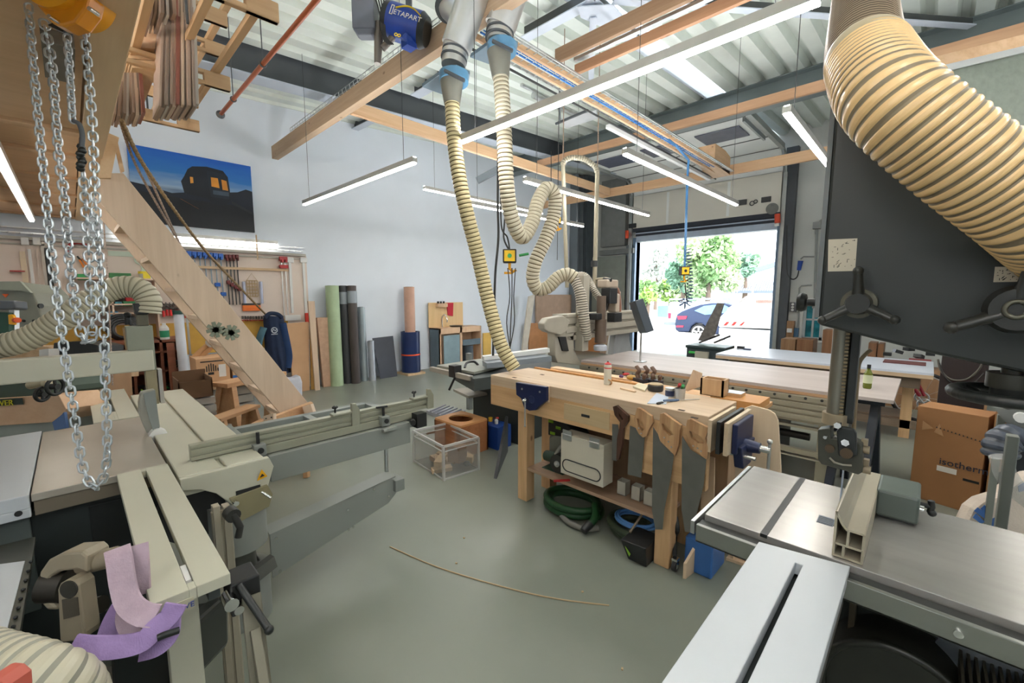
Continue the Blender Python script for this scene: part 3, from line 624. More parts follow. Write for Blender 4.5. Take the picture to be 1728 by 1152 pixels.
# smaller tools on and behind the bench: screwdrivers, brush, tin, chisels, marking things
def tool(a, c, r, mh, label, cat='tool', name='chisel', rod=True):
    a = Vector(a); c = Vector(c); d = (c-a); t = T(name, label, cat, tuple(a))
    b = MB(); b.tube([a, a+d*.12, a+d*.35, a+d*.42], r, 10, rs=[r*.8, r, r*.9, r*.5]); P('handle', b, mh, t)
    b = MB(); b.bar(a+d*.40, c, r*.9, r*.3); P('blade', b, M_steel, t); return t
tool(pz(1120,676,1.06), pz(1180,673,1.055), .010, mat('blue_grey', srgb(90,110,140), .4), 'long tool with a blue grey handle at the right of the papers on the bench')
tool(pz(1109,681,1.056), pz(1133,676,1.056), .010, M_black, 'black handled chisel lying on the paper near the bench edge')
tool(pz(1045,634,1.075), pz(1062,638,1.06), .013, mat('purple_dark', (0.08,0.03,0.12), .4), 'purple handled screwdriver between bottle and planes', name='screwdriver')
tool(pz(1052,631,1.08), pz(1074,630,1.06), .011, M_red, 'red handled screwdriver behind the bottle on the bench', name='screwdriver')
tool(pz(1147,648,1.15), pz(1144,660,1.06), .012, M_red, 'red screwdriver standing in the steel cup', name='screwdriver')
tool(pz(1153,650,1.15), pz(1149,662,1.06), .011, M_green, 'green screwdriver standing in the steel cup', name='screwdriver')
b = MB(); c = pz(1066,640,1.06); b.ball(c+V(0,0,.015), .045, 1, .8, .5, 14); ONE('mallet_head', b, mat('ochre', (0.45,0.25,0.04), .5), 'ochre yellow rounded sanding block left of the planes', 'block')
t = T('tape_roll', 'flat dark reel with a cork coloured top in the middle of the bench', 'reel', tuple(pz(1106,662,1.05)))
c = pz(1106,659,1.05); b = MB(); b.lathe([(.05,0),(.055,.01),(.055,.04),(.05,.045)], c, n=22); P('reel', b, M_black, t)
b = MB(); b.lathe([(.048,.045),(.05,.052),(.02,.056)], c, n=22); P('top', b, mat('cork', srgb(170,150,115), .6), t)
t = T('paint_tin', 'round tin with a dark blue label on the front right of the bench', 'tin', tuple(pz(1130,672,1.05)))
c = pz(1130,669,1.05); b = MB(); b.lathe([(.03,0),(.03,.055),(.031,.06)], c, n=22); P('can', b, [M_steel], t)
b = MB(); b.lathe([(.0305,.008),(.0305,.045)], c, n=22, cap=False); P('label_band', b, mat('label_navy', srgb(45,52,82), .5), t)
b = MB(); b.lathe([(.0315,.056),(.032,.062),(.026,.063)], c, n=22); P('lid', b, M_zinc, t)
b = MB(); c = pz(1147,672,1.05); b.lathe([(.032,0),(.035,.07),(.033,.07),(.03,.004)], c, n=20); ONE('steel_cup', b, M_steel, 'steel cup holding screwdrivers behind the tin on the bench', 'cup')
b = MB(); b.prism([pz(1068,654,1.052), pz(1088,661,1.052), pz(1094,652,1.052), pz(1078,648,1.052)], (0,0,.012)); ONE('note_pad', b, mat('pad_cream', srgb(205,196,168), .7), 'cream pad lying left of the dark reel on the bench', 'pad')
b = MB(); b.prism([pz(1092,681,1.0515), pz(1108,663,1.0515), pz(1128,670,1.0515), pz(1124,682,1.0515)], (0,0,.003)); ONE('paper_sheet', b, mat('paper_blue_white', srgb(186,196,212), .6), 'crumpled bluish white paper under the tin on the bench', 'paper')
b = MB(); b.bar(pz(1048,655,1.055), pz(1072,661,1.055), .02, .01); ONE('wooden_rule', b, mat('batten_pale',(0,0,0)), 'short pale rule beside the cream pad on the bench', 'rule')
b = MB(); b.ring(pz(1028,647,1.06)+V(0,0,.012), .02, .006, (0,1,0.3)); ONE('wood_ring', b, M_sawh, 'small brown wooden ring at the foot of the glue bottle', 'ring')
# birdhouse-like ply pieces and boxes at the right of the tray
b = MB(); b.prism([pz(1160,660,1.06), pz(1183,652,1.06), pz(1183,652,1.06)+V(0,0,.10), pz(1168,656,1.06)+V(0,0,.14), pz(1155,662,1.06)+V(0,0,.02)], (0,.012,0)); ONE('plywood_offcut', b, M_ply, 'angled plywood offcut standing behind the steel cup', 'offcut')
c = pz(1200,668,1.055); t = T('wooden_box', 'small open square wooden box standing on the tray right of the planes', 'box', tuple(c))
M_boxw = wood('box_wood', (0.50,0.28,0.11), (0.60,0.36,0.16), 'Z', 10, knots=False); w = .075
b = MB(); b.box(c.x-w, c.x+w, c.y, c.y+.012, 1.055, 1.17); b.box(c.x-w, c.x+w, c.y+.1, c.y+.112, 1.055, 1.17); b.box(c.x-w, c.x-w+.012, c.y, c.y+.112, 1.055, 1.17); b.box(c.x+w-.012, c.x+w, c.y, c.y+.112, 1.055, 1.17); b.box(c.x-w, c.x+w, c.y, c.y+.112, 1.055, 1.06); P('sides', b, M_boxw, t)
c = pz(1233,667,1.055); b = MB(); b.box(c.x-.09, c.x+.07, c.y-.02, c.y+.08, 1.055, 1.075); t = T('sanding_board', 'flat board with a white top lying right of the small wooden box', 'board', tuple(c)); P('board', b, M_boxw, t)
b = MB(); b.box(c.x-.09, c.x+.07, c.y-.02, c.y+.08, 1.075, 1.078); P('top_sheet', b, mat('sheet_white', srgb(205,210,220), .4), t)
# ================================================================ CNC TABLE, GANTRY, FAR TABLE
M_top = wood('spoil_board', srgb(164,152,146), srgb(178,166,160), 'X', 5, 0.45, knots=False)
M_alup = mat('machine_profile_beige', srgb(158,152,134), 0.42, 0.3, 0.05)
t = T('router_table', 'long flatbed router table with slotted light metal side rails behind the workbench', 'machine', (-1.7, 5.1, 0))
CX0, CX1, CY0, CY1, CZ = -3.15, -.45, 4.5, 5.75, .90
b = MB(); b.box(CX0, -.14, CY0+.02, CY1, CZ-.03, CZ); P('spoil_board', b, M_top, t, .002, label='pale board top, stretching past the frame')
b = MB(); b.box(CX0, CX1-.02, CY0+.01, CY1, CZ-.055, CZ-.03); P('base_board', b, wood('base_board_w', srgb(176,134,92), srgb(196,156,112), 'X', 8, knots=False), t)
b = MB()
zs = [.84, .79, .775, .73, .715, .68, .665, .62, .60]
for k in range(0, 8): b.box(CX0, CX1, CY0-.02+(.012 if k % 2 else 0), CY0+.1, zs[k+1], zs[k])
P('side_rail', b, M_alup, t, .002)
for k in range(22):
    b = MB(); x = CX0+.15+k*.12; b.cyl((x, CY0-.012, .825), (x, CY0-.03, .825), .012, n=10); P('rail_bolt', b, M_black, t)
b = MB(); b.box(CX0, CX1, CY0, CY0+.06, .54, .56); b.box(CX0, CX1, CY0, CY0+.05, .30, .345); b.box(CX0, CX1, CY0-.01, CY0+.04, .27, .28); P('lower_rail', b, M_alup, t)
b = MB(); b.box(CX0, CX1, CY1-.1, CY1, .6, .84); P('rear_rail', b, M_alup, t)
for x in (CX0+.1, -1.9, -.62):
    for y in (CY0+.03, CY1-.12):
        b = MB(); b.box(x, x+.09, y, y+.08, 0, .84); P('leg', b, M_alup, t, .004)
b = MB(); b.tube(spl([(-1.25,4.52,.55),(-1.2,4.5,.45),(-1.1,4.5,.38),(-1.08,4.5,.2),(-1.05,4.55,.1)], 6), .055, 12); P('cable_duct', b, M_black, t)
b = MB(); b.box(-2.8, -1.0, 4.85, 5.5, .03, .50); P('dark_fill_box', b, mat('dark_fill', srgb(46,48,52), .5), t, .01)  # added dark filler box that keeps the space under the table dark
b = MB(); b.cyl((-2.7,4.7,.42),(-.7,4.7,.42), .035, n=12); P('under_pipe', b, M_black, t)
# gantry
g = T('router_gantry', 'cream router gantry with spindle, drag chain and suction cover standing on its table', 'machine', (-3.3, 4.4, .9))
M_gan = mat('gantry_cream', srgb(168,162,148), 0.42, 0.1, 0.05)
b = MB(); b.prism([px(x, y, -3.2) for x, y in ((936,558),(968,558),(969,590),(977,606),(984,617),(941,612),(937,600))], (-.12,0,0)); P('side_plate', b, M_gan, g, .01)
b = MB(); b.prism([px(x, y, -3.18) for x, y in ((943,568),(955,568),(960,592),(950,592))], (-.02,0,0)); P('slot', b, M_black, g)
b = MB(); b.prism([px(x, y, -3.3) for x, y in ((1040,560),(1064,558),(1062,570),(1068,598),(1035,598))], (-.1,0,0)); P('side_plate', b, mat('gantry_grey', srgb(150,152,152), .5), g, .01)
b = MB(); z0 = 1.16
for k, (za, zb, o_) in enumerate([(1.16,1.22,0), (1.22,1.26,-.03), (1.26,1.34,.01), (1.34,1.37,-.03), (1.37,1.46,0), (1.46,1.49,.02)]):
    b.box(-3.42, -3.2+o_, 4.25, 6.18, za, zb)
P('cross_beam', b, M_gan, g, .003)
b = MB(); b.box(-3.36, -3.26, 6.18, 6.26, 1.18, 1.45); P('beam_cap', b, mat('cap_grey', srgb(140,134,124), .5), g, .01)
b = MB(); b.prism([px(x, y, -3.12) for x, y in ((918,546),(925,537),(950,532),(962,540),(956,560),(946,565),(925,560),(919,555))], (-.10,0,0)); P('drive_cover', b, M_gan, g, .012)
b = MB(); b.box(-3.22, -3.1, 4.47, 4.60, 1.02, 1.98); P('vertical_slide', b, M_gan, g, .006)
c = V(-3.05, 4.72, 1.45)
b = MB(); b.cyl((-3.0,4.72,1.12), (-3.0,4.72,1.42), .075, n=18); b.cyl((-3.0,4.72,1.42), (-3.0,4.72,1.72), .06, n=18); P('spindle', b, mat('spindle_brown', srgb(112,96,84), .4, .3), g, .006)
b = MB(); b.lathe([(.08,1.02),(.085,1.04),(.085,1.08),(.06,1.10)], (-3.0,4.72,0), n=20); P('dust_skirt', b, mat('skirt_white', srgb(190,195,205), .4), g)
for bx_ in ((-3.06,-2.92,4.8,4.98,1.62,1.82), (-3.0,-2.88,4.86,5.04,1.38,1.5), (-3.1,-2.96,4.55,4.7,1.42,1.5)):
    b = MB(); b.box(*bx_); P('tool_motor', b, M_black, g, .01)
b = MB(); b.box(-3.14,-2.98,4.82,5.1,1.82,1.93); b.box(-3.08,-2.95,5.0,5.1,1.5,1.75); P('carriage_top', b, mat('carriage_cream', srgb(170,155,138), .4), g, .02)
b = MB(); b.ring((-3.1,5.15,1.5), .19, .04, (1,0,0), 20, 8, a0=-.6, a1=2.2); P('drag_chain', b, M_black, g)
b = MB(); b.tube(spl([(-3.1,5.0,1.9),(-3.05,5.18,1.8),(-3.05,5.25,1.6),(-3.05,5.25,1.5)], 6), .03, 8); P('cable_loop', b, mat('copper_brown', srgb(130,90,70), .5), g)
# two hanging PVC suction pipes rising from the gantry to a flexible arch
M_pvc = mat('dusty_pipe', srgb(150,142,122), 0.5, 0, 0.06)
Yp = 4.7
t = T('suction_arch', 'slim beige suction pipe arch hanging on cords above the router gantry', 'pipe', tuple(py(950,480,4.6)))
A0, A1 = py(957,485,4.6), py(950,278,4.6); B0, B1 = py(1003,500,4.9), py(1008,290,4.9)
b = MB(); b.cyl(A0, A1, .026, n=12); b.cyl(B0, B1, .028, n=12); P('pipe', b, M_pvc, t)
top = [A1, py(953,271,4.62), py(965,266,4.68), py(985,268,4.78), py(1003,280,4.88), B1]
P('flexible_arch', hose_mb(top, .036, .03, 12, .12), [M_pvc, mat('pipe_groove', srgb(110,104,90), .6)], t)
b = MB(); b.cyl(py(1003,440,4.9), py(1003,450,4.9), .045, n=12); P('pipe_clamp', b, M_black, t)
b = MB(); q = py(1003,472,4.9); b.tube([q, py(1022,470,4.9), py(1030,472,4.9)], .022, 8); P('branch', b, M_pvc, t)
b = MB(); b.cyl(py(1019,471,4.9), py(1031,473,4.9), .028); P('branch_cap', b, M_black, t)
for q in (A1, B1):
    b = MB(); b.tube([q, V(q.x, q.y, roofz(q.y))], .006, 5); P('cord', b, mat('hemp_cord', srgb(150,125,105), .7), t)
# thin hose left and right of the spindle
Mh = [mat('duct_cream_dusty', srgb(172,158,128), 0.5, 0, 0.05, spec=.3), mat('duct_groove_brown', srgb(92,80,58), 0.6)]
Mhb = [mat('duct_clear_grey', srgb(165,158,144), 0.35, 0, 0.05), mat('duct_groove_dark', srgb(70,66,58), 0.5)]
def duct(name, pix, r, pitch, mats, label, n=16, depth=.08, **k):
    pts = [at(*p) for p in pix]; b = hose_mb(pts, r, pitch, n, depth); xs = pts[0]
    return b
def depth_of(p): return (Vector(p)-CAM).dot(_F)
dS = depth_of((-3.1,4.7,1.5))
t = T('suction_hose', 'ribbed hose leading down from the S-bend to the router spindle', 'hose', tuple(at(985,575,dS-.1)))
P('hose_body', duct('', [(968,466,dS-.1),(978,490,dS-.15),(983,520,dS-.15),(987,550,dS-.12),(989,572,dS-.05)], .072, .03, Mhb, '', 14), Mhb, t)
t = T('suction_hose', 'thin clear ribbed hose curving down right of the router spindle', 'hose', tuple(at(1015,520,dS)))
P('hose_body', duct('', [(972,465,dS+.1),(988,466,dS+.1),(1003,490,dS),(1016,515,dS),(1016,545,dS),(1004,562,dS)], .045, .022, Mhb, '', 12), Mhb, t)
# control console: tilted screen on a stalk
t = T('control_console', 'dark tilted control screen on a thin stand at the left of the door opening', 'screen', tuple(pz(1083,600,.9)))
a, c = at(1073,507,5.2), at(1091,560,5.2)
b = MB(); b.bar(a, c, .10, .30, up=(_F.x,_F.y,0)); P('screen', b, mat('console_dark', srgb(62,70,80), .4), t, .006)
b = MB(); s_ = at(1082,562,5.3); b.cyl(s_, V(s_.x,s_.y,.902), .012); b.box(s_.x-.06,s_.x+.06,s_.y-.06,s_.y+.06,.902,.91); P('stand', b, M_steel, t)
# far table
t = T('work_table', 'long white topped table on a wooden frame nearest the garage door', 'table', (-1.05, 7.1, 0))
b = MB(); b.box(-2.2, .1, 6.58, 7.75, .845, .87); P('table_top', b, mat('laminate_blue_white', srgb(196,202,214), 0.3, 0, .02), t)
b = MB(); b.box(-2.2, .1, 6.58, 7.75, .80, .8445); P('edge_board', b, wood('table_edge', srgb(190,160,124), srgb(205,176,140), 'X', 9, knots=False), t, .002)
b = MB(); b.box(-2.05, 0.0, 6.7, 6.75, .66, .80); b.box(-2.05,0,7.55,7.6,.66,.8); b.box(-2.05,0,6.95,7.0,.12,.22); P('frame_rail', b, wood('dull_pine', srgb(116,98,80), srgb(134,112,90), 'X', 9), t)
for x in (-2.05, -1.1, -.15):
    for y in (6.95, 7.5):
        b = MB(); b.box(x, x+.1, y, y+.1, 0, .80); P('leg', b, M_legw, t, .004)
b = MB(); b.box(-2.0, -.08, 7.0, 7.5, .22, .24); P('lower_shelf', b, wood('dull_pine', (0,0,0), (0,0,0)), t)
c = pz(1526,612,.87); b = MB(); b.box(c.x-.2, c.x+.2, c.y-.16, c.y+.16, .871, .88); ONE('sandpaper_stack', b, mat('dark_red_sheet', srgb(96,50,48), .7), 'dark red rectangular sheet stack on the right of the far table', 'sheets')
b = MB(); c = pz(1250,588,.87); b.box(c.x-.05,c.x+.05,c.y-.03,c.y+.03,.87,.91); ONE('clamp_block', b, M_black, 'small dark block on the left end of the far table', 'block')
b = MB(); c = pz(1261,590,.87); b.box(c.x-.05,c.x+.05,c.y-.02,c.y+.02,.87,.89); ONE('clamp_block', b, mat('navy', (0.02,0.03,0.08), .5), 'small navy block beside the dark one on the far table', 'block')
# black trestles carrying the overhanging end of the router board
M_tres = mat('trestle_black', (0.015,0.022,0.035), 0.4)
t = T('trestle', 'black folding trestle under the right end of the router board', 'trestle', (-.4, 5.1, 0))
b = MB(); b.box(-.78, -.20, 4.72, 4.78, .80, .865); P('top_beam', b, M_tres, t)
for x in (-.48, -.26):
    for s in (-1, 1):
        b = MB(); b.bar((x, 4.75, .80), (x+.03*s, 4.75+.28*s, 0), .06, .05); P('leg', b, M_tres, t)
b = MB(); b.box(-.5, -.24, 4.62, 4.66, .25, .29); P('stretcher', b, M_tres, t)
# oil bottle on the board
c = pz(1463,655,.90); t = T('oil_bottle', 'green oil bottle with a pale label standing on the router board', 'bottle', tuple(c))
k = .92
b = MB(); b.lathe([(.03*k,0),(.035*k,.01),(.035*k,.13*k),(.033*k,.15*k),(.015*k,.19*k),(.013*k,.215*k)], c, n=18); P('glass', b, mat('olive_glass', srgb(96,104,30), .1), t)
b = MB(); b.lathe([(.036*k,.05),(.036*k,.125)], c, n=18, cap=False); P('label_band', b, mat('label_pale', srgb(190,196,160), .6), t)
b = MB(); b.lathe([(.016*k,.20*k),(.016*k,.235*k)], c, n=14); P('cap', b, M_black, t)
# battery lathe items: tube blocks by the glue etc.
# black cart in the doorway
c = pz(1198,650,0)
c = V(-3.35, 8.6, 0)
t = T('tool_cart', 'dark cart full of clamps with a steep metal lid standing in the doorway', 'cart', tuple(c))
x0, x1 = py(1160,560,8.6).x, py(1224,560,8.6).x; zt = py(1190,584,8.6).z
b = MB(); b.box(x0, x1, 8.6, 9.1, .25, zt-.05); P('body', b, mat('cart_dark', srgb(52,62,66), .5), t, .01)
b = MB(); b.box(x0-.02, x1+.02, 8.57, 9.15, zt-.06, zt); P('tray_rim', b, mat('cart_rim', srgb(38,56,58), .4), t, .015)
for s in (x0+.06, x1-.06):
    b = MB(); b.cyl((s,8.65,.12),(s,8.7,.12),.1); b.bar((s,8.68,.12),(s,8.68,.3),.04,.04); P('wheel', b, M_rubber, t)
b = MB(); b.prism([py(x, y, 8.95) for x, y in ((1210,511),(1221,512),(1205,565),(1185,575),(1178,574))], (0,.06,0)); P('lid', b, mat('lid_metal', srgb(120,116,112), .4, .4, .3, 14), t)
b = MB()
for x, y, r_ in ((1190,574,.03),(1198,570,.03),(1215,574,.03),(1206,568,.03),(1224,570,.03)): b.cyl(py(x-10,y+4,8.85), py(x+8,y-3,8.8), r_*.6)
P('clamps', b, mat('clamp_grey', srgb(96,90,88), .4, .5), t, kind='stuff')
b = MB(); b.box(x1+.05, x1+.55, 8.7, 9.15, .25, .62); P('side_bin', b, mat('cart_bin', srgb(88,100,108), .5), t)
b = MB(); q = py(1163,594,8.55); b.tube([q, q+V(.15,0,.0), q+V(.17,0,-.2)], .03, 8); ONE('green_scraper', b, mat('bright_green', (0.05,0.5,0.08), .4), 'bright green handle hooked on the side of the dark cart', 'scraper')
b = MB(); q = py(1174,592,8.54); b.box(q.x, q.x+.25, 8.5, 8.56, q.z-.25, q.z); ONE('cloth', b, mat('rag_beige', srgb(165,160,145), .8), 'beige rag hanging next to the green handle on the cart', 'cloth')
# ================================================================ BAND SAW (right foreground)
M_bs = mat('bandsaw_slate_paint', srgb(42,46,44), 0.4, 0.0, 0.03, 3)
M_bsd = mat('bandsaw_black', srgb(28,31,30), 0.4, 0.0, 0.05)
M_cast = mat('polished_cast_iron', srgb(176,173,168), 0.27, 0.6, 0.05, 3, bump=.03, bscale=4, stretch=(1,8,1))
M_beige = mat('beige_casting', srgb(150,136,112), 0.5, 0.2)
bs = T('band_saw', 'large slate grey band saw with polished steel table filling the right foreground', 'saw', (.3, 1.8, 0))
b = MB(); b.box(-.495, .95, 1.455, 2.03, .955, 1.0); tb = P('table', b, M_cast, bs, .002, label='polished cast iron table')
b = MB(); b.box(-.325, -.305, 1.4545, 2.031, .99, 1.0012); P('mitre_slot', b, M_bsd, tb)
b = MB(); b.box(-.49, .95, 1.46, 2.0, .91, .955); P('table_rib', b, M_bsd, bs)
b = MB(); b.box(-.50, .95, 1.395, 1.41, .925, .985); b.box(-.50,.95,1.395,1.43,.925,.932); P('front_rail', b, mat('rail_anodised', srgb(150,152,146), 0.3, 0.8, .04), bs, .002)
b = MB(); b.box(-.50, .95, 1.41, 1.45, .93, .98); P('rail_spacer', b, M_bsd, bs)
b = MB(); b.box(-.520, -.507, 1.40, 2.04, .945, .99); P('side_rail', b, M_zinc, bs, .001)
for x, z in ((-.30, .955), (.11, .955)):
    b = MB(); b.cyl((x,1.396,z), (x,1.388,z), .009, n=12); P('rail_bolt', b, M_chrome, bs)
b = MB(); c = pz(1400,874,1.0); b.box(c.x-.028, c.x+.016, 1.66, 1.72, .9995, 1.0012)
P('table_insert', b, mat('insert_blue_grey', srgb(96,108,122), .4, .3), tb)
b = MB()
for k in range(5): b.box(c.x-.026, c.x+.014, 1.664+k*.011, 1.668+k*.011, 1.001, 1.0016)
P('insert_slots', b, M_black, tb)
b = MB(); b.box(-.158, -.154, 1.685, 1.70, .93, 1.70); P('blade', b, mat('blade_steel', srgb(150,160,175), .3, .9), bs)
# head
b = MB(); b.prism([V(-.225,1.50,1.66), V(.02,1.50,1.598), V(.30,1.50,1.545), V(.95,1.50,1.50), V(.95,1.50,2.02), V(.16,1.50,2.02), V(.0,1.50,2.26), V(-.225,1.50,2.30)], (0,.32,0)); hd = P('head_housing', b, M_bs, bs, .008)
b = MB(); b.box(-.237, -.2255, 1.505, 1.80, 1.68, 2.29); P('edge_strip', b, mat('edge_grey', srgb(110,114,116), .5), hd)
for (pts, nm) in (([(1398,404),(1447,402),(1443,457),(1397,458)], 'instruction_plate'), ([(1679,450),(1728,450),(1728,475),(1676,476)], 'instruction_plate')):
    b = MB(); q = [py(x, y, 1.4995) for x, y in pts]; b.prism(q, (0,-.0012,0)); pl = P(nm, b, mat('plate_cream', srgb(205,196,176), .6), hd, label='cream instruction plate with line drawings')
    b = MB(); r_ = random.Random(3)
    w = q[1].x-q[0].x; h = q[0].z-q[3].z
    for i in range(26):
        u, v_ = .08+.8*r_.random(), .08+.84*r_.random(); L_ = .03+.1*r_.random(); a = r_.choice([0, 0, math.pi/2, .8])
        p0 = V(q[3].x+u*w, 1.498, q[3].z+v_*h); p1 = p0+V(math.cos(a)*L_*w, 0, math.sin(a)*L_*w)
        b.bar(p0, p1, .0012, .0006, up=(0,1,0))
    P('line_drawing', b, M_bsd, pl)
def trilobe(c, R, ang, parent, name='clamp_knob', r=.012, big=False):
    c = Vector(c); b = MB(); b.cyl(c, c+V(0,-.03,0), R*(.5 if big else .36), R*(.42 if big else .30), n=24)
    for k in range(3):
        a = ang+k*2*math.pi/3; d = V(math.cos(a), 0, math.sin(a))
        b.tube([c+V(0,-.015,0)+d*R*.2, c+V(0,-.022,0)+d*R*.6, c+V(0,-.03,0)+d*R], r, 10, rs=[r*1.3, r, r*.85], flat=.8); b.ball(c+V(0,-.03,0)+d*R, r)
    o = P(name, b, mat('knob_black', srgb(40,40,36), .3), parent)
    b = MB(); b.cyl(c+V(0,.04,0), c+V(0,-.004,0), R*(.3 if big else .46), n=24); P('collar', b, mat('collar_pewter', srgb(92,89,76), .35, .6), o); return o
trilobe(py(1449,512,1.46), .085, math.pi/2+.05, bs)
trilobe(py(1716,522,1.42), .105, math.pi+.42, bs, r=.014, big=True)
b = MB(); b.ring(py(1716,522,1.386), .017, .005, (0,1,0), 20, 8); P('knob_ring', b, mat('ring_olive', srgb(96,94,82), .35, .5), bs)
b = MB(); c = V(-.285,1.62,1.722); b.cyl(c, c+V(.06,0,0), .012); b.lathe([(.01,0),(.026,.004),(.03,.015),(.026,.026),(.01,.03)], c-V(.02,0,0), (1,0,0), n=18); P('side_knob', b, M_bsd, bs)
# guide post and blade guide
b = MB(); b.cyl((-.188,1.68,1.36), (-.188,1.68,1.66), .024, n=24); b.box(-.213,-.163,1.72,1.735,1.36,1.66); P('guide_post', b, mat('post_steel', srgb(128,124,112), .3, .7), bs)
b = MB(); b.box(-.163, -.142, 1.665, 1.70, 1.345, 1.66); P('blade_guard', b, M_bsd, bs, .002)
b = MB()
for k in range(24): b.box(-.176, -.166, 1.655, 1.66, 1.37+k*.011, 1.376+k*.011)
P('gear_rack', b, mat('rack_brass', srgb(128,112,84), .4, .6), bs)
b = MB(); b.cyl((-.187,1.68,1.335), (-.187,1.68,1.37), .035, n=24); P('post_collar', b, M_beige, bs, .003)
q = [py(x, y, 1.63) for x, y in ((1380,725),(1402,722),(1403,740),(1438,742),(1455,750),(1455,797),(1448,801),(1386,783),(1380,775))]
b = MB(); b.prism(q, (0,.05,0)); gp = P('guide_plate', b, mat('guide_olive', srgb(62,62,52), .45, .2), bs, .003)
b = MB(); q = [py(x, y, 1.615) for x, y in ((1411,727),(1420,720),(1440,724),(1445,732),(1446,768),(1435,775),(1415,770))]; b.prism(q, (0,.02,0)); P('guide_bracket', b, M_bsd, gp, .004)
for x, y, r_ in ((1426,747,.011),(1413,718,.010),(1392,738,.005)):
    b = MB(); c = py(x, y, 1.60); b.cyl(c, c+V(0,.02,0), r_, n=6 if r_ > .006 else 10); P('bolt', b, M_chrome, gp)
b = MB(); c = py(1428,765,1.608); b.cyl(c, c+V(0,.02,0), .016, n=16); c = py(1400,757,1.622); b.cyl(c, c+V(0,.02,0), .013, n=16); P('roller', b, mat('roller_brown', srgb(84,68,50), .5, .3), gp)
b = MB(); b.tube([py(x, y, 1.627) for x, y in ((1400,772),(1408,780),(1422,784),(1437,785))], .0035, 6); P('slot_mark', b, mat('slot_light', srgb(150,146,132), .4), gp)
for x, y, z in ((1459,758,1.66),(1461,792,1.66)):
    b = MB(); c = py(x, y, z); b.cyl(c+V(-.02,0,0), c+V(.012,0,0), .012, n=12); b.box(c.x-.01,c.x+.006,c.y,c.y+.02,c.z,c.z+.03); P('brass_screw', b, M_beige, gp)
b = MB(); b.tube(spl([py(x, y, 1.72) for x, y in ((1440,730),(1443,690),(1447,640),(1450,612),(1462,596),(1470,590))], 6), .006, 6); P('guard_cable', b, mat('cable_tan', srgb(140,120,90), .5), bs)
# fence: an extruded channel with an open end, lying along the table
prof = [(-.143,0),(-.143,.135),(-.138,.14),(-.13,.128),(-.115,.10),(-.075,.085),(-.075,0)]
f = T('rip_fence', 'beige aluminium rip fence profile standing on the band saw table', 'fence', (-.11,1.85,1.001))
M_fen = mat('fence_anodised', srgb(176,168,148), .4, .35, .03)
y0, y1 = 1.47, 2.02
b = MB(); wl = .006
for (xa, za, xb, zb) in [(-.142,.0,-.142,.132), (-.142,.132,-.128,.100), (-.128,.100,-.118,.088), (-.118,.086,-.078,.086), (-.078,.086,-.078,.0), (-.142,.002,-.078,.002), (-.142,.038,-.078,.038), (-.112,.086,-.112,.038), (-.120,.038,-.120,.002)]:
    b.bar((xa, y0, 1.002+za), (xb, y0, 1.002+zb), .002, .001); d = V(xb-xa,0,zb-za).normalized(); n_ = V(-d.z,0,d.x)*wl*.5
    p = [V(xa,y0,1.003+za)-n_, V(xb,y0,1.003+zb)-n_, V(xb,y0,1.003+zb)+n_, V(xa,y0,1.003+za)+n_]; b.prism(p, (0,y1-y0,0))
P('profile', b, M_fen, f)
b = MB(); c = (-.0,1.84,1.002); b.box(-.078,.03,1.845,2.02,1.006,1.095); P('clamp_body', b, mat('clamp_grey_paint', srgb(88,98,92), .35), f, .008)
b = MB(); b.box(-.07,.02,1.85,1.98,1.0015,1.007); P('clamp_foot', b, M_black, f)
b = MB(); b.cyl((.03,1.9,1.06), (.055,1.9,1.06), .008); b.tube([(.055,1.9,1.04),(.058,1.9,1.06),(.055,1.9,1.08)], .009, 8); b.ball((.06,1.9,1.04), .012); P('clamp_lever', b, M_bsd, f)
b = MB(); b.cyl((.028,1.87,1.055), (.04,1.87,1.055), .012); P('clamp_nut', b, M_chrome, f)
# handwheel under the head
b = MB(); c = Vector(at(1706,668,1.02)); b.ring(c, .098, .014, (0,0,1), 36, 12); b.cyl(c+V(0,0,-.01), c+V(0,0,.045), .036, n=20)
for k in range(3): a = k*2.09+.4; b.tube([c, c+V(math.cos(a)*.06, math.sin(a)*.06, -.012), c+V(math.cos(a)*.095, math.sin(a)*.095, 0)], .012, 8)
hw = P('hand_wheel', b, M_bsd, bs)
b = MB(); b.cyl(c+V(0,0,.045), V(c.x,c.y,1.62), .022, n=18); b.cyl(c+V(0,0,.02), c+V(0,0,.055), .045, n=20); P('wheel_shaft', b, mat('shaft_dark', srgb(60,60,54), .4, .4), hw)
b = MB(); b.tube(spl([py(1640,600,1.52), py(1690,585,1.50), py(1740,600,1.5)], 8), .012, 8); 
# body below the table: open lower housing with motor
b = MB(); b.box(-.16, .95, 1.62, 2.0, 0, .90); P('lower_housing', b, M_bs, bs, .01)
b = MB(); b.box(-.28,-.17,1.70,1.95,.0,.9); P('stand_column', b, mat('column_dark', srgb(44,48,46), .45), bs, .01)
b = MB(); c = V(.02,1.46,.63); b.cyl(c+V(0,.16,0), c+V(0,.02,0), .17, n=30); b.ring(c+V(0,.02,0), .165, .012, (0,1,0), 36, 8); P('wheel_guard', b, mat('guard_deep', srgb(34,35,30), .4), bs)
b = MB()
for k in range(13): b.box(.13+k*.014, .136+k*.014, 1.44, 1.60, .42, .80)
b.cyl((.2,1.5,.60), (.32,1.5,.60), .02); P('motor_fins', b, mat('motor_fin', srgb(96,92,78), .4, .5), bs)
b = MB(); b.cyl((.12,1.52,.60), (.34,1.52,.60), .12, n=26); P('motor', b, mat('motor_dark', srgb(30,30,27), .5), bs)
b = MB(); c = at(1660,1140,1.12); b.lathe([(.10,-.02),(.10,0),(.04,.02)], c, (0,-1,.3), n=24); P('pulley', b, mat('pulley_blue_grey', srgb(62,72,80), .4), bs)
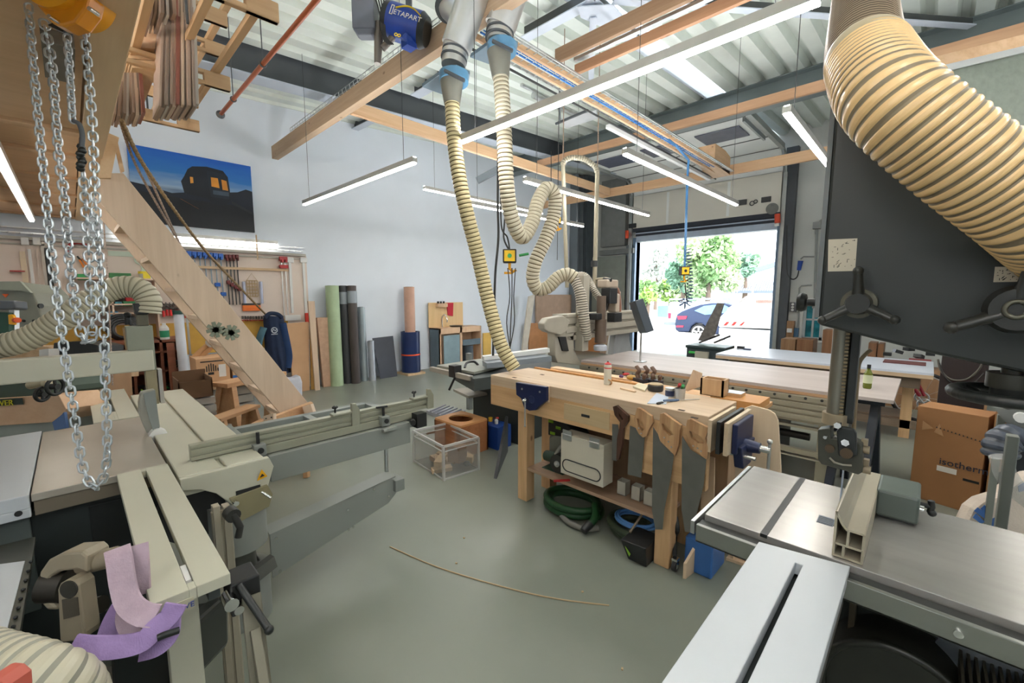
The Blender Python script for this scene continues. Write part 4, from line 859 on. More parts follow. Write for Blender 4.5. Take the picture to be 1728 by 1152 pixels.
b = MB(); c = py(1445,1012,1.42); b.cyl(c, c+V(.0,.02,0), .012); b.bar(py(1422,1008,1.44), py(1470,1008,1.44), .006, .008); P('yellow_bar', b, [mat('mustard', srgb(150,118,40), .5)], bs)
b = MB(); b.box(-.10,-.085,1.55,1.6,.2,.9); P('door_edge', b, mat('door_edge_brown', srgb(70,62,48), .5, .3), bs)
# white extension table in front
e = T('extension_table', 'white slotted extension table sloping out of the lower right corner of the frame', 'table', (-.21,.8,0))
M_lam = mat('white_powder_coat', srgb(192,197,202), .35, 0, .015)
b = MB(); b.prism([V(-.315,-.1,.965),V(-.212,-.1,.965),V(-.212,1.36,.965),V(-.195,1.36,.965),V(-.195,-.1,.965),V(-.10,-.1,.965),V(-.10,1.446,.965),V(-.315,1.402,.965)], (0,0,.035)); P('top_board', b, M_lam, e, .002)
b = MB()
for k in range(44): b.box(-.213, -.194, .16+k*.0165, .168+k*.0165, .955, .972)
P('brush_rack', b, mat('rack_brown', srgb(104,86,60), .6), e)
b = MB(); b.box(-.31, -.115, 0, 1.40, .93, .953); P('under_frame', b, M_machd, e)
b = MB(); b.box(-.125,-.105,0,1.42,.90,.964); P('edge_rail', b, mat('rail_grey', srgb(120,118,112), .4, .5), e)
b = MB(); b.box(-.25,-.17,.05,.13,0,.93); b.box(-.30,-.22,1.2,1.28,0,.93); P('leg', b, M_machd, e)
# ================================================================ right background: cartons, sacks, hardboards
t = T('tall_carton', 'tall brown carton marked in dark letters standing behind the band saw', 'carton', (.2,5.0,0))
a0 = pz(1533,835,0); a1 = pz(1648,870,0)
ztop = .77
dx = (a1-a0).normalized(); dyv = V(-dx.y, dx.x, 0)
M_cardb = mat('carton_brown', srgb(150,106,66), .75, 0, .05, 4)
W_ = (a1-a0).length
b = MB(); b.hexa([a0, a1, a1+dyv*.28, a0+dyv*.28, a0+V(0,0,.80), a1+V(0,0,.80), a1+dyv*.28+V(0,0,.80), a0+dyv*.28+V(0,0,.80)]); P('box', b, M_cardb, t, .004)
b = MB(); f0 = a0-dyv*.003
letters(b, 'isotherm', .078, f0+dx*W_*.40+V(0,0,.345), dx, V(0,0,1)); b2 = P('lettering', b, mat('ink_navy', srgb(38,42,58), .7), t)
b = MB(); p = f0+dx*W_*.38+V(0,0,.285); b.prism([p, p+dx*W_*.52*.55, p+dx*W_*.52*.55+V(0,0,.045), p+V(0,0,.045)], -dyv*.001); P('paper_label', b, mat('label_white', srgb(205,200,190), .6), t)
b = MB(); p = f0+dx*W_*.76+V(0,0,.255); b.prism([p, p+dx*W_*.22, p+dx*W_*.22+V(0,0,.02), p+V(0,0,.02)], -dyv*.001)
for k in range(12): p = f0+dx*(W_*.30+W_*.055*k)+V(0,0,.64-.004*k); b.prism([p, p+dx*.012, p+dx*.006+V(0,0,.014)], -dyv*.001)
P('printed_mark', b, M_black, t)
b = MB()
for k, u in enumerate((.10, .28)): p = f0+dx*W_*u+V(0,0,.60); b.prism([p, p+dx*.07+V(0,0,.03), p+V(0,0,.08)] if k == 0 else [p, p+dx*.06+V(0,0,-.02), p+dx*.03+V(0,0,.08)], -dyv*.001)
P('tape_mark', b, mat('tape_faded', srgb(170,130,90), .7), t)
# chipboard edge beside it and dark panels behind
b = MB(); p = a1+dx*.03; b.hexa([p, p+dx*.035, p+dx*.035+dyv*.5, p+dyv*.5, p+V(0,0,1.12), p+dx*.035+V(0,0,1.12), p+dx*.035+dyv*.5+V(0,0,1.12), p+dyv*.5+V(0,0,1.12)]); ONE('pine_board', b, wood('chip_edge', srgb(150,100,56), srgb(170,120,72), 'Z'), 'tall narrow board edge standing right of the tall carton', 'board')
b = MB(); c = py(1590,600,5.6); d = py(1655,610,5.6); b.box(c.x, d.x+.05, 5.56, 5.62, 0, c.z); ONE('dark_cabinet', b, mat('panel_brown_black', srgb(40,30,30), .6), 'dark brown upright panel behind the tall carton', 'panel')
b = MB(); b.box(a1.x+.10, a1.x+.40, 5.2, 5.5, 0, .78); ONE('dark_cabinet', b, mat('panel_black_blue', srgb(34,38,44), .6), 'black upright machine side right of the tall carton', 'panel')
t = T('spare_wheel', 'dark rubber tyre standing in the gap right of the tall carton', 'tyre', tuple(a1+V(.16,.0,0)))
b = MB(); c = a1+V(.155,.02,.2); b.ring(c, .15, .05, (1,.3,0), 30, 10); P('tyre', b, M_rubber, t)
t = T('hanging_cable', 'black cable loop hanging over the dark panel behind the band saw', 'cable', tuple(py(1620,640,5.5)))
b = MB(); b.tube(spl([py(x, y, 5.55) for x, y in ((1583,606),(1588,625),(1605,640),(1630,640),(1650,625),(1660,608))], 8), .009, 6); P('loop', b, mat('cable_grey', srgb(84,80,72), .5), t)
b = MB(); b.tube(spl([py(x, y, 5.54) for x, y in ((1585,612),(1595,636),(1615,650),(1640,648),(1660,630))], 8), .006, 6); P('loop', b, M_cable, t)
# machine frame posts at the far right, sack, grey cabinet and clear duct
t = T('grey_cabinet', 'light grey machine cabinet on grey posts at the right edge of the frame', 'machine', (1.0,4.2,0))
g0 = pz(1690,900,0)
b = MB(); q = [py(x, y, 4.0) for x, y in ((1677,688),(1745,690),(1745,735),(1712,731))]; b.prism(q, (0,.5,0)); P('hopper', b, mat('hopper_grey', srgb(128,130,128), .4, .2), t)
b = MB(); q = [py(x, y, 4.05) for x, y in ((1706,615),(1760,615),(1760,728),(1708,728))]; b.prism(q, (0,.5,0)); P('cabinet', b, mat('cabinet_pale', srgb(186,192,186), .4), t, .01)
for x0, x1, Yq in ((1684,1698,4.2), (1700,1722,2.6)):
    a_ = py(x0,700 if Yq > 3 else 735,Yq); c_ = py(x1,700 if Yq > 3 else 735,Yq)
    b = MB(); b.box(a_.x, c_.x, Yq, Yq+.05, 0, a_.z); P('post', b, mat('post_grey', srgb(122,126,120), .45, .2), t, .003)
b = MB(); q = py(1722,703,3.95); b.cyl(q, q+V(0,-.04,0), .03); P('lamp_button', b, M_white, t)
t = T('elbow_duct', 'crumpled dark grey duct elbow at the right edge above the sack', 'duct', tuple(at(1700,755,2.6)))
b = hose_mb([at(1688,770,2.6), at(1690,750,2.6), at(1702,738,2.6), at(1716,745,2.6)], .085, .04, 14, .12); P('elbow', b, [mat('duct_bluegrey', srgb(70,76,88), .3), mat('duct_bluegrey_d', srgb(34,38,46), .4)], t)
b = MB(); b.tube(spl([at(1688,770,2.5), at(1697,800,2.5), at(1715,825,2.5), at(1745,850,2.5)], 8), .05, 12); P('clear_hose', b, clear('clear_hose_plastic', (.7,.7,.68), .3), t)
t = T('paper_sack', 'white paper sack with blue printed marks leaning at the lower right behind the saw table', 'sack', tuple(pz(1690,930,.0)))
s0 = at(1690,880,2.9)
b = MB(); 
q = [at(x, y, 2.9) for x, y in ((1632,900),(1650,862),(1668,848),(1700,838),(1728,815),(1760,800),(1770,960),(1640,960))]
n0 = V(_F.x,_F.y,0)
b.prism([v+n0*.02 for v in q], n0*.10); P('sack_body', b, mat('paper_sack_white', srgb(200,186,172), .8, 0, .05, 9, bump=.3), t, .03)
b = MB(); q0 = 2.895
for pts in ([(1644,862),(1650,856),(1668,868),(1662,875)], [(1642,873),(1647,866),(1662,880),(1656,884)], [(1655,858),(1662,852),(1672,866),(1668,872)], [(1664,880),(1682,872),(1688,878),(1690,886),(1670,888)], [(1718,820),(1728,814),(1728,828),(1720,830)]):
    b.prism([at(x, y, q0) for x, y in pts], n0*.003)
P('blue_print', b, mat('print_blue', srgb(52,92,150), .7), t)
# bike behind the far table end
t = T('bicycle', 'red bicycle parked behind the tables, left of the dark panel', 'bicycle', tuple(py(1540,700,6.6)))
M_bred = mat('bike_red', srgb(150,26,44), .3)
Yb = 7.95
w1 = py(1556,668,Yb); w1.z = .35
b = MB(); b.ring(w1, .33, .02, (0.15,1,0), 40, 8); P('wheel', b, M_rubber, t)
b = MB(); b.ring(w1, .30, .009, (0.15,1,0), 40, 6); b.ring(w1,.07,.012,(0.15,1,0),16,6)
for k in range(10): a = k*.628; b.bar(w1, w1+V(math.cos(a)*.30, -.15*math.cos(a)*.30, math.sin(a)*.30), .003, .003)
P('rim', b, M_steel, t)
b = MB(); f = lambda x, y: py(x, y, Yb-.06)
b.cyl(f(1535,643), f(1552,668), .022); b.cyl(f(1546,640), f(1560,668), .018); b.cyl(f(1533,640), f(1546,640), .018); P('frame', b, M_bred, t)
b = MB(); b.cyl(f(1548,668), f(1566,688), .012); b.ring(f(1560,682), .07, .01, (0,1,0), 20, 6); P('crank', b, M_steel, t)
b = MB(); b.tube([f(1540,640), f(1530,655), f(1528,672)], .008, 6); P('mudguard_stay', b, M_black, t)
# cabinets / boards standing at the far wall right of the door
M_oak = wood('crate_oak', srgb(142,100,62), srgb(166,124,82), 'Z', 8)
def farbox(p, q_, Y, d, m, label, name='wooden_crate', cat='crate', zb=0.0, **k):
    a, c = py(*p, Y), py(*q_, Y); b = MB(); b.box(a.x, c.x, Y, Y+d, zb, a.z); return ONE(name, b, m, label, cat, **k)
farbox((1318,571),(1343,571), 11.0, .5, M_oak, 'left of two brown wooden boxes standing below the wall box right of the door', bevel=.01)
farbox((1345,572),(1373,572), 11.0, .5, wood('crate_oak_b', srgb(134,88,52), srgb(156,108,68), 'Z', 8), 'right of two brown wooden boxes, below the small teal window', bevel=.01)
b = MB(); a = py(1329,541,11.9); c = py(1341,541,11.9); b.box(a.x, c.x, 11.85, 11.99, 0, a.z); ONE('pine_post', b, M_oak, 'pale wooden post against the wall beside the blue wall socket', 'post')
b = MB(); a = py(1328,554,11.8); c = py(1336,561,11.8); b.box(a.x, c.x, 11.80, 11.85, c.z, a.z); ONE('wall_socket', b, M_white, 'white socket on the wooden post right of the door', 'socket')
b = MB(); a = py(1341,553,11.95); c = py(1347,568,11.95); b.box(a.x, c.x, 11.9, 11.995, c.z, a.z); ONE('wall_socket', b, mat('socket_blue', srgb(62,100,130), .4), 'blue socket beside the wooden post right of the door', 'socket')
t = T('wall_switchbox', 'dark grey control box with three buttons on the wall right of the door', 'switch', tuple(py(1337,515,11.9)))
a = py(1333,510,11.9); c = py(1343,526,11.9); b = MB(); b.box(a.x, c.x, 11.88, 11.99, c.z, a.z); P('case', b, mat('switch_dark', srgb(88,86,90), .5), t)
b = MB()
for k in range(3): b.cyl((a.x*.5+c.x*.5, 11.885, c.z+(a.z-c.z)*(.2+.3*k)), (a.x*.5+c.x*.5, 11.86, c.z+(a.z-c.z)*(.2+.3*k)), .028)
P('buttons', b, M_white, t)
# conduit, socket and cable on the same wall
M_cond = mat('conduit_grey', srgb(150,152,150), .5)
def wallpipe(pts, r, label, name='conduit', m=None, Y=11.96):
    b = MB(); b.tube([py(x, y, Y) for x, y in pts], r, 8); return ONE(name, b, m or M_cond, label, 'pipe')
wallpipe([(1396,368),(1385,372),(1378,380),(1377,395)], .02, 'short bent grey conduit above the junction box on the wall')
wallpipe([(1379,385),(1377,430),(1375,500),(1372,520)], .022, 'long vertical grey conduit below the junction box on the wall')
wallpipe([(1374,433),(1356,433),(1351,437)], .016, 'short horizontal conduit leading to the blue plug')
wallpipe([(1370,481),(1352,482),(1349,486),(1346,560)], .016, 'lower bent conduit running down left of the small teal window')
b = MB(); a = py(1372,375,11.9); c = py(1385,385,11.9); b.box(a.x, c.x, 11.88, 11.99, c.z, a.z); ONE('junction_box', b, M_cond, 'square junction box high on the wall right of the door', 'box')
t = T('blue_plug', 'blue plug with a hanging dark cable on the wall right of the door', 'plug', tuple(py(1350,447,11.9)))
b = MB(); b.cyl(py(1351,440,11.9), py(1348,456,11.9), .055, .04); P('plug', b, mat('plug_blue', srgb(30,70,160), .4), t)
b = MB(); b.tube(spl([py(x, y, 11.85) for x, y in ((1348,456),(1345,467),(1338,471),(1331,466),(1328,450),(1328,380))], 8), .014, 6); P('cable', b, M_cable, t)
t = T('drill_tray', 'black tool set with a red box on a shelf behind the far table', 'tools', tuple(pz(1510,603,.9)))
b = MB(); c = py(1497,596,8.8)
for k in range(7): b.ob((c.x+.12*k, 8.9, c.z+.05*(k % 3)-.02), (.10,.1,.05), rz=.4*k, ry=.3*(k%2))
P('tools', b, M_black, t, kind='stuff')
b = MB(); b.box(c.x+.25, c.x+.5, 8.85, 9.1, c.z-.2, c.z-.08); P('red_box', b, mat('box_red', srgb(190,40,48), .5), t)
b = MB(); b.box(c.x-.2, c.x+1.1, 8.8, 9.2, 0, c.z-.20); ONE('low_cabinet', b, M_oak, 'brown cabinet behind the far table carrying the black tool set', 'cabinet')
for k, (xa, xb, y) in enumerate([(1389,1406,556), (1466,1480,578), (1482,1492,580)]):
    farbox((xa,y),(xb,y), 10.2, .4, wood('cab_brown', srgb(128,84,48), srgb(150,102,62), 'Z', 8), ['left dark brown', 'middle', 'right'][k]+' narrow wooden cabinet seen between far table and band saw housing', 'narrow_cabinet', 'cabinet')
# ================================================================ SLIDING TABLE SAW (left foreground)
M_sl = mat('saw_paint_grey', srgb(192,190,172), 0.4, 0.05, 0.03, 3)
M_sld = mat('saw_paint_mid_grey', srgb(138,142,137), 0.42, 0.1, 0.04, 3)  # darker grey for the column, swing arm and clamp parts
M_alf = mat('fence_profile_grey', srgb(160,160,142), 0.38, 0.35, 0.03)
ts = T('sliding_table_saw', 'big grey green sliding table saw with long fence filling the left foreground', 'saw', (-3.0,.2,0))
b = MB(); b.box(-3.86, -2.68, -.185, .27, .865, .90); P('main_table', b, mat('main_table_cast', srgb(184,176,163), 0.3, 0.5, 0.08, 2.5, bump=.02, bscale=5), ts, .003, label='polished steel main table')
b = MB(); b.box(-3.86, -2.69, -.18, .265, .80, .862); P('table_body', b, mat('cast_edge', srgb(128,118,102), .5, .4), ts)
b = MB(); b.box(-3.9, -2.68, -.75, -.19, .84, .90); b.box(-2.71,-2.68,-.75,-.19,.80,.84); P('side_table', b, M_lam, ts, .004, label='white side table')
b = MB(); c = (-2.678,-.225,.83); b.cyl(c, (-2.674,-.225,.83), .012); P('bolt_hole', b, M_black, ts)
b = MB(); b.box(-3.85,-2.75,-.75,.25,0,.80); P('cabinet', b, mat('saw_cabinet', srgb(44,50,50), .4), ts, .01)
b = MB(); b.box(-2.752,-2.745,-.02,.24,.5,.76); P('door_recess', b, mat('recess_dark', srgb(28,32,32), .5), ts, .01)
b = MB(); b.box(-2.78,-2.735,-.75,-.20,.35,.80); P('side_panel', b, mat('panel_green_grey', srgb(86,94,92), .45), ts, .005)
# sliding carriage
b = MB(); b.box(-4.75, -2.44, .285, .455, .80, .90); b.box(-4.75,-2.44,.475,.64,.80,.90); b.box(-4.75,-2.44,.455,.475,.80,.885); cr_ = P('carriage', b, M_sl, ts, .006)
b = MB(); b.prism([V(-2.42,.285,.895), V(-2.42,.66,.895), V(-2.42,.68,.84), V(-2.42,.64,.72), V(-2.42,.48,.70), V(-2.42,.42,.78), V(-2.42,.36,.82), V(-2.42,.285,.84)], (-.035,0,0)); P('end_cover', b, M_sl, ts, .004)
b = MB(); b.box(-2.418,-2.415,.50,.61,.735,.765); P('cover_slot', b, M_black, ts)
b = MB(); b.prism([V(-2.40,.47,.74), V(-2.40,.64,.755), V(-2.40,.66,.70), V(-2.40,.64,.64), V(-2.40,.51,.61), V(-2.40,.49,.68)], (-.03,0,0)); P('brush_guard', b, mat('guard_khaki', srgb(136,128,98), .5), ts)
tri = [V(-2.413,.595,.79), V(-2.413,.645,.80), V(-2.413,.62,.845)]
b = MB(); b.prism(tri, (.001,0,0)); P('warning_triangle', b, mat('warning_yellow', srgb(232,170,20), .5), ts)
b = MB(); b.prism([V(-2.411,.608,.803), V(-2.411,.632,.808), V(-2.411,.620,.822)], (.001,0,0)); P('warning_symbol', b, M_black, ts)
b = MB(); b.cyl((-2.40,.61,.73), (-2.36,.64,.70), .007); b.cyl((-2.40,.49,.72), (-2.37,.49,.72), .012); P('stop_pin', b, M_chrome, ts)
b = MB(); b.cyl((-2.55,.33,.68), (-2.50,.33,.68), .14, n=30); P('round_cover', b, M_black, ts)
# riving guard hung from the overhead arm
ar = T('overhead_guard', 'grey overhead arm with blade guard hanging over the table saw', 'saw guard', (-3.5,.3,1.25))
b = MB(); b.box(-3.56, -3.46, -1.6, .335, 1.27, 1.40); P('arm', b, M_sl, ar, .008)
b = MB(); b.prism([px(x, y, -3.49) for x, y in ((212,553),(222,555),(225,592),(256,592),(255,560),(240,556))], (-.09,0,0)); b.box(-3.58,-3.48,.22,.345,1.27,1.55); P('suction_box', b, mat('suction_box_grey', srgb(140,143,128), .42), ar, .004)
b = MB(); b.prism([px(x, y, -3.62) for x, y in ((207,553),(226,553),(228,590),(212,590))], (-.02,0,0)); P('timber_piece', b, M_pineZ, ar)
b = MB(); q = V(-3.53,.33,1.55); b.box(-3.56,-3.49,.275,.33,1.55,1.62); P('neck', b, mat('neck_grey', srgb(96,92,78), .4, .3), ar, .004)
b = MB(); b.prism([V(-3.56,.27,1.62), V(-3.56,.335,1.62), V(-3.56,.34,1.69), V(-3.56,.265,1.69)], (.07,0,0)); P('hose_adapter', b, M_black, ar, .006)
b = MB(); b.cyl((-3.6,.24,1.555), (-3.6,.24,1.60), .016); b.ball((-3.6,.24,1.615), .02); P('clamp_knob', b, M_black, ar)
b = MB(); b.box(-3.56,-3.48,.29,.345,1.05,1.27); P('drop_column', b, mat('drop_col', srgb(150,140,112), .4, .2), ar, .004)
b = MB(); b.box(-3.555,-3.475,.35,.37,1.05,1.27); P('drop_rail', b, M_alu, ar)
q = [px(x, y, -3.38) for x, y in ((238,662),(262,657),(266,690),(270,715),(273,738),(262,746),(250,735),(242,718),(235,700),(234,680))]
b = MB(); b.prism(q, (-.07,0,0)); P('blade_hood', b, mat('hood_grey', srgb(160,160,150), .35), ar, .01)
q = [px(x, y, -3.31) for x, y in ((242,664),(262,658),(271,738),(262,746),(258,725),(250,700))]
b = MB(); b.prism(q, (-.02,0,0)); P('hood_side', b, mat('hood_side_blue', srgb(130,136,134), .35), ar)
c = px(267,735,-3.30); b = MB(); b.cyl(c+V(-.04,0,0), c+V(.02,0,0), .045, n=22); P('guide_roller', b, M_white, ar)
# cross-cut fence with flip stops
fn = T('crosscut_fence', 'long grey cross-cut fence with flip stops reaching out over the floor', 'fence', (-2.62,1.1,.9))
b = MB(); FY0, FY1 = .36, 1.84
b.box(-2.66, -2.615, FY0, FY1, .905, .925); b.box(-2.66,-2.625,FY0,FY1,.925,.94); b.box(-2.66,-2.615,FY0,FY1,.94,.962); b.box(-2.66,-2.62,FY0,FY1,.962,.97); b.box(-2.66,-2.615,FY0,FY1,.97,.985)
P('fence_profile', b, M_alf, fn, .001)
b = MB(); b.box(-2.70, -2.60, FY0+.02, 1.70, .855, .902); P('fence_foot', b, M_alf, fn, .002)
for k, (yy) in enumerate((1.20, 1.78)):
    b = MB(); pr = [V(-2.60,yy,.90), V(-2.60,yy+.055,.90), V(-2.60,yy+.055,1.0), V(-2.60,yy+.03,1.045), V(-2.60,yy,1.05)]
    b.prism(pr, (-.022,0,0)); b.box(-2.66,-2.60,yy-.12,yy+.02,.985,1.0); fs = P('flip_stop', b, M_alf, fn, .004)
    b = MB(); b.cyl((-2.64,yy-.09,1.0), (-2.64,yy-.09,1.03), .006); c = V(-2.64,yy-.09,1.035)
    for j in range(4): b.ball(c+V(.011*math.cos(j*1.57), .011*math.sin(j*1.57), 0), .009, n=8)
    P('stop_knob', b, M_black, fs)
for yy in (.66, 1.42):
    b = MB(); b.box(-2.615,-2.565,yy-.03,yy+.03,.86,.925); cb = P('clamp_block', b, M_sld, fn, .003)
    b = MB(); b.cyl((-2.60,yy,.92), (-2.60,yy,.99), .009, n=12); 
    if yy > 1: b.bar((-2.60,yy-.05,.99), (-2.60,yy+.03,.985), .014, .012)
    b.cyl((-2.562,yy,.895), (-2.555,yy,.895), .016); P('clamp_handle', b, M_black, cb)
b = MB(); b.box(-2.56,-2.53,1.38,1.48,.83,.85); b.cyl((-2.53,1.38,.84),(-2.53,1.40,.84),.01); P('carriage_clamp', b, M_sld, fn, .003)
b = MB(); b.box(-2.60,-2.53,1.64,1.72,.80,.90); b.cyl((-2.56,1.62,.85),(-2.52,1.60,.85),.02); P('end_stop', b, M_black, fn)
# outrigger frame behind the fence
ou = T('outrigger_table', 'grey outrigger frame carried on a swing arm between the fence and the plank', 'frame', (-2.9,1.1,.8))
b = MB(); b.box(-3.28,-3.22,.62,1.62,.80,.86); b.box(-2.70,-2.64,.66,1.75,.78,.85); b.box(-3.25,-2.68,1.60,1.66,.80,.86); b.box(-3.25,-2.68,1.12,1.17,.80,.86); b.box(-3.28,-2.6,.62,.68,.80,.88); P('frame', b, mat('outrigger_grey', srgb(138,144,140), .4, .2), ou, .003)
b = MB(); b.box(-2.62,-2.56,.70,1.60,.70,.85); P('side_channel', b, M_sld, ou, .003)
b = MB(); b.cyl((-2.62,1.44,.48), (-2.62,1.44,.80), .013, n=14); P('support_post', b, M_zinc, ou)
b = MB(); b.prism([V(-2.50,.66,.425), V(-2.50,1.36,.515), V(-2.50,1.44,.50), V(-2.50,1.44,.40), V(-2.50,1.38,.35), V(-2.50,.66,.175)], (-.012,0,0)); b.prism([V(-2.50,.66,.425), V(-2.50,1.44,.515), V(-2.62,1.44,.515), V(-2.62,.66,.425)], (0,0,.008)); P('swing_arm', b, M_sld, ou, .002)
b = MB()
for y, z in ((.69,.40), (.70,.20), (1.10,.41), (1.38,.40), (1.28,.485), (1.10,.28), (1.13,.285)): b.cyl((-2.50,y,z), (-2.494,y,z), .008, n=10)
P('arm_bolt', b, M_chrome, ou)
b = MB(); b.box(-2.60,-2.47,1.42,1.49,.42,.50); P('post_foot', b, M_sld, ou, .004)
# machine column and base under the carriage
b = MB()
for (z0, z1) in ((.42,.68), (0,.28)): b.cyl((-2.55,.52,z0), (-2.55,.52,z1), .14, n=28); b.box(-2.75,-2.55,.30,.62,z0,z1)
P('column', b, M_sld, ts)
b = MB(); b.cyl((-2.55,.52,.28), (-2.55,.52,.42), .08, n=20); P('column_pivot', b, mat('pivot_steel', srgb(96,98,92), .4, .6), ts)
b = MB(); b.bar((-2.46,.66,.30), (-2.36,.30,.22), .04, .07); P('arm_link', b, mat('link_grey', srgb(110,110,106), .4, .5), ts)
# extension tables at both ends (slotted)
et = T('extension_table', 'grey slotted extension table in the left foreground in front of the table saw', 'table', (-2.0,.18,0))
b = MB(); b.box(-2.675, -1.46, .085, .17, .87, .905); b.box(-2.675,-1.46,.188,.272,.87,.905); b.box(-1.50,-1.46,.17,.188,.87,.904); b.box(-2.675,-2.64,.17,.188,.87,.904); P('top_board', b, M_sl, et, .002)
b = MB(); b.box(-1.62,-1.52,.172,.186,.872,.90); P('slot_block', b, M_white, et)
b = MB(); b.box(-1.462,-1.458,.10,.18,.845,.88); P('front_label', b, mat('label_cream', srgb(190,184,160), .5), et)
b = MB(); letters(b, 'RÖWE', .022, V(-1.4575,.115,.853), (0,1,0), (0,0,1)); P('front_lettering', b, mat('ink_blue', srgb(50,70,140), .5), et)
b = MB(); b.box(-1.60,-1.54,.12,.20,0,.87); P('leg', b, M_sl, et, .003)
b = MB(); b.box(-2.6,-1.5,.10,.13,.82,.87); b.box(-2.6,-1.5,.22,.25,.82,.87); P('under_rail', b, M_machd, et)
et2 = T('extension_table', 'short grey slotted extension table behind the main table of the table saw', 'table', (-4.4,.17,0))
b = MB(); b.box(-5.1,-3.87,.04,.145,.87,.905); b.box(-5.1,-3.87,.162,.27,.87,.905); b.box(-4.15,-3.87,.145,.162,.87,.904); P('top_board', b, M_sl, et2, .002)
b = MB(); b.box(-4.9,-4.8,.1,.2,0,.87); P('leg', b, M_sld, et2)
# rip fence standing on end at the right of the front extension
rf = T('rip_fence', 'dismounted aluminium fence hanging upright beside the front extension table', 'fence', (-1.9,.35,.5))
c0, c1 = at(372,850,1.75), at(400,1075,1.5)
b = MB(); xw = .022
p = V(-2.02,.385,.86)
for dy in (0, .035): b.box(-2.06,-2.02,.335+dy,.36+dy,.05,.885-.01*(dy > 0)); 
b.box(-2.05,-2.03,.33,.40,.05,.86); P('profile', b, mat('profile_cream', srgb(172,164,146), .4, .3), rf, .002)
b = MB(); b.cyl((-1.99,.385,.86),(-1.95,.39,.855),.028); b.tube([(-1.96,.39,.86),(-1.95,.41,.80),(-1.95,.40,.76)], .014, 8); P('lock_knob', b, mat('knob_grey', srgb(60,60,58), .4, .3), rf)
fb = T('fence_bracket', 'black bracket with a lever below the front end of the extension table', 'bracket', (-1.52,.27,.5))
b = MB(); b.box(-1.60,-1.5,.275,.36,.73,.84); P('mount', b, M_black, fb, .006)
b = MB(); b.cyl((-1.5,.30,.83), (-1.38,.345,.72), .011); b.ball((-1.38,.345,.72), .014); P('lever', b, M_bsd, fb)
b = MB(); b.cyl((-1.52,.27,.80), (-1.46,.27,.80), .02); b.cyl((-1.52,.29,.765), (-1.47,.29,.765), .014); P('nut', b, M_chrome, fb)
b = MB(); b.bar((-1.50,.33,.78), (-1.30,.30,.45), .055, .03); b.bar((-1.44,.32,.70), (-1.33,.31,.58), .028, .05); P('rail', b, mat('rail_khaki', srgb(112,108,92), .4, .3), fb, .003)
b = MB(); q = V(-1.40,.345,.60); b.box(q.x-.02, q.x+.015, q.y-.012, q.y-.009, q.z-.012, q.z+.015); P('label_tag', b, M_white, fb)
# planer bed and black scalloped machine at the lower left
jt = T('planer_bed', 'dark machine bed with a white plate at the lower left edge', 'machine', (-2.0,-.5,0))
q = [pz(x, y, .74) for x, y in ((60,905),(-60,935),(-260,1150),(30,1085))]
b = MB(); b.prism([V(v.x,v.y,.72) for v in q], (0,0,.02)); P('bed', b, mat('bed_dark_metal', srgb(74,76,68), .35, .5), jt)
q = [pz(x, y, .745) for x, y in ((42,946),(-80,962),(-260,1130),(8,1075))]
b = MB(); b.prism([V(v.x,v.y,.741) for v in q], (0,0,.004)); P('plate', b, M_lam, jt, label='white cover plate')
for k in range(9):
    b = MB(); u = k/8; c = V(*pz(44-36*u, 948+125*u, .745)); b.ball(c+V(.01,.012,0), .006, n=8); P('tooth', b, M_black, jt)
b = MB(); b.box(-2.55,-1.3,-.95,-.42,.0,.70); P('base', b, M_machd, jt)
# mortiser head with arm
M_cst = mat('casting_taupe', srgb(144,133,114), .5, .1, .06)
mo = T('spindle_head', 'taupe cast machine head with round guard and arm left of the purple straps', 'machine', tuple(at(110,1050,1.15)))
D = 1.22
b = MB(); c = at(108,985,D); ax = (CAM-c).normalized(); rt = _R
pts = [at(x, y, D) for x, y in ((62,990),(66,965),(80,945),(105,932),(138,930),(148,938),(147,968),(130,962),(100,965),(85,975),(76,990),(78,1008),(95,1022),(98,1030),(78,1030),(66,1015))]
b.prism(pts, _F*.07); P('round_guard', b, M_cst, mo, .008)
b = MB(); b.tube([at(140,952,D+.04), at(170,945,D+.04), at(196,938,D+.04)], .028, 16); P('arm', b, M_cst, mo)
pts = [at(x, y, D-.03) for x, y in ((96,995),(100,985),(112,978),(125,979),(132,988),(142,1068),(140,1080),(104,1085),(100,1080))]
b = MB(); b.prism(pts, _F*.05); P('bracket', b, M_cst, mo, .006)
b = MB(); c = at(115,995,D-.033); b.cyl(c, c+_F*.004, .024, n=20); P('bore', b, mat('bore_dark', srgb(44,42,36), .5), mo)
b = MB(); b.prism([at(x, y, D-.033) for x, y in ((104,1012),(130,1008),(133,1038),(107,1045))], _F*.003); P('window', b, mat('window_taupe', srgb(76,70,60), .5), mo)
b = MB(); b.cyl(at(80,985,D+.03), at(118,985,D+.04), .05, n=24); P('cutter_block', b, mat('cutter_dark', srgb(52,48,42), .4, .4), mo)
b = MB(); b.cyl(at(138,1030,D+.05), at(180,1018,D+.08), .02, n=14); b.cyl(at(160,1022,D+.04), at(172,1019,D+.04), .024, n=14); P('spindle', b, mat('spindle_dark', srgb(60,58,50), .35, .5), mo)
b = MB(); b.box(-1.95,-1.3,-.40,.0,.0,.46); P('base', b, mat('base_dark', srgb(52,54,50), .5), mo)
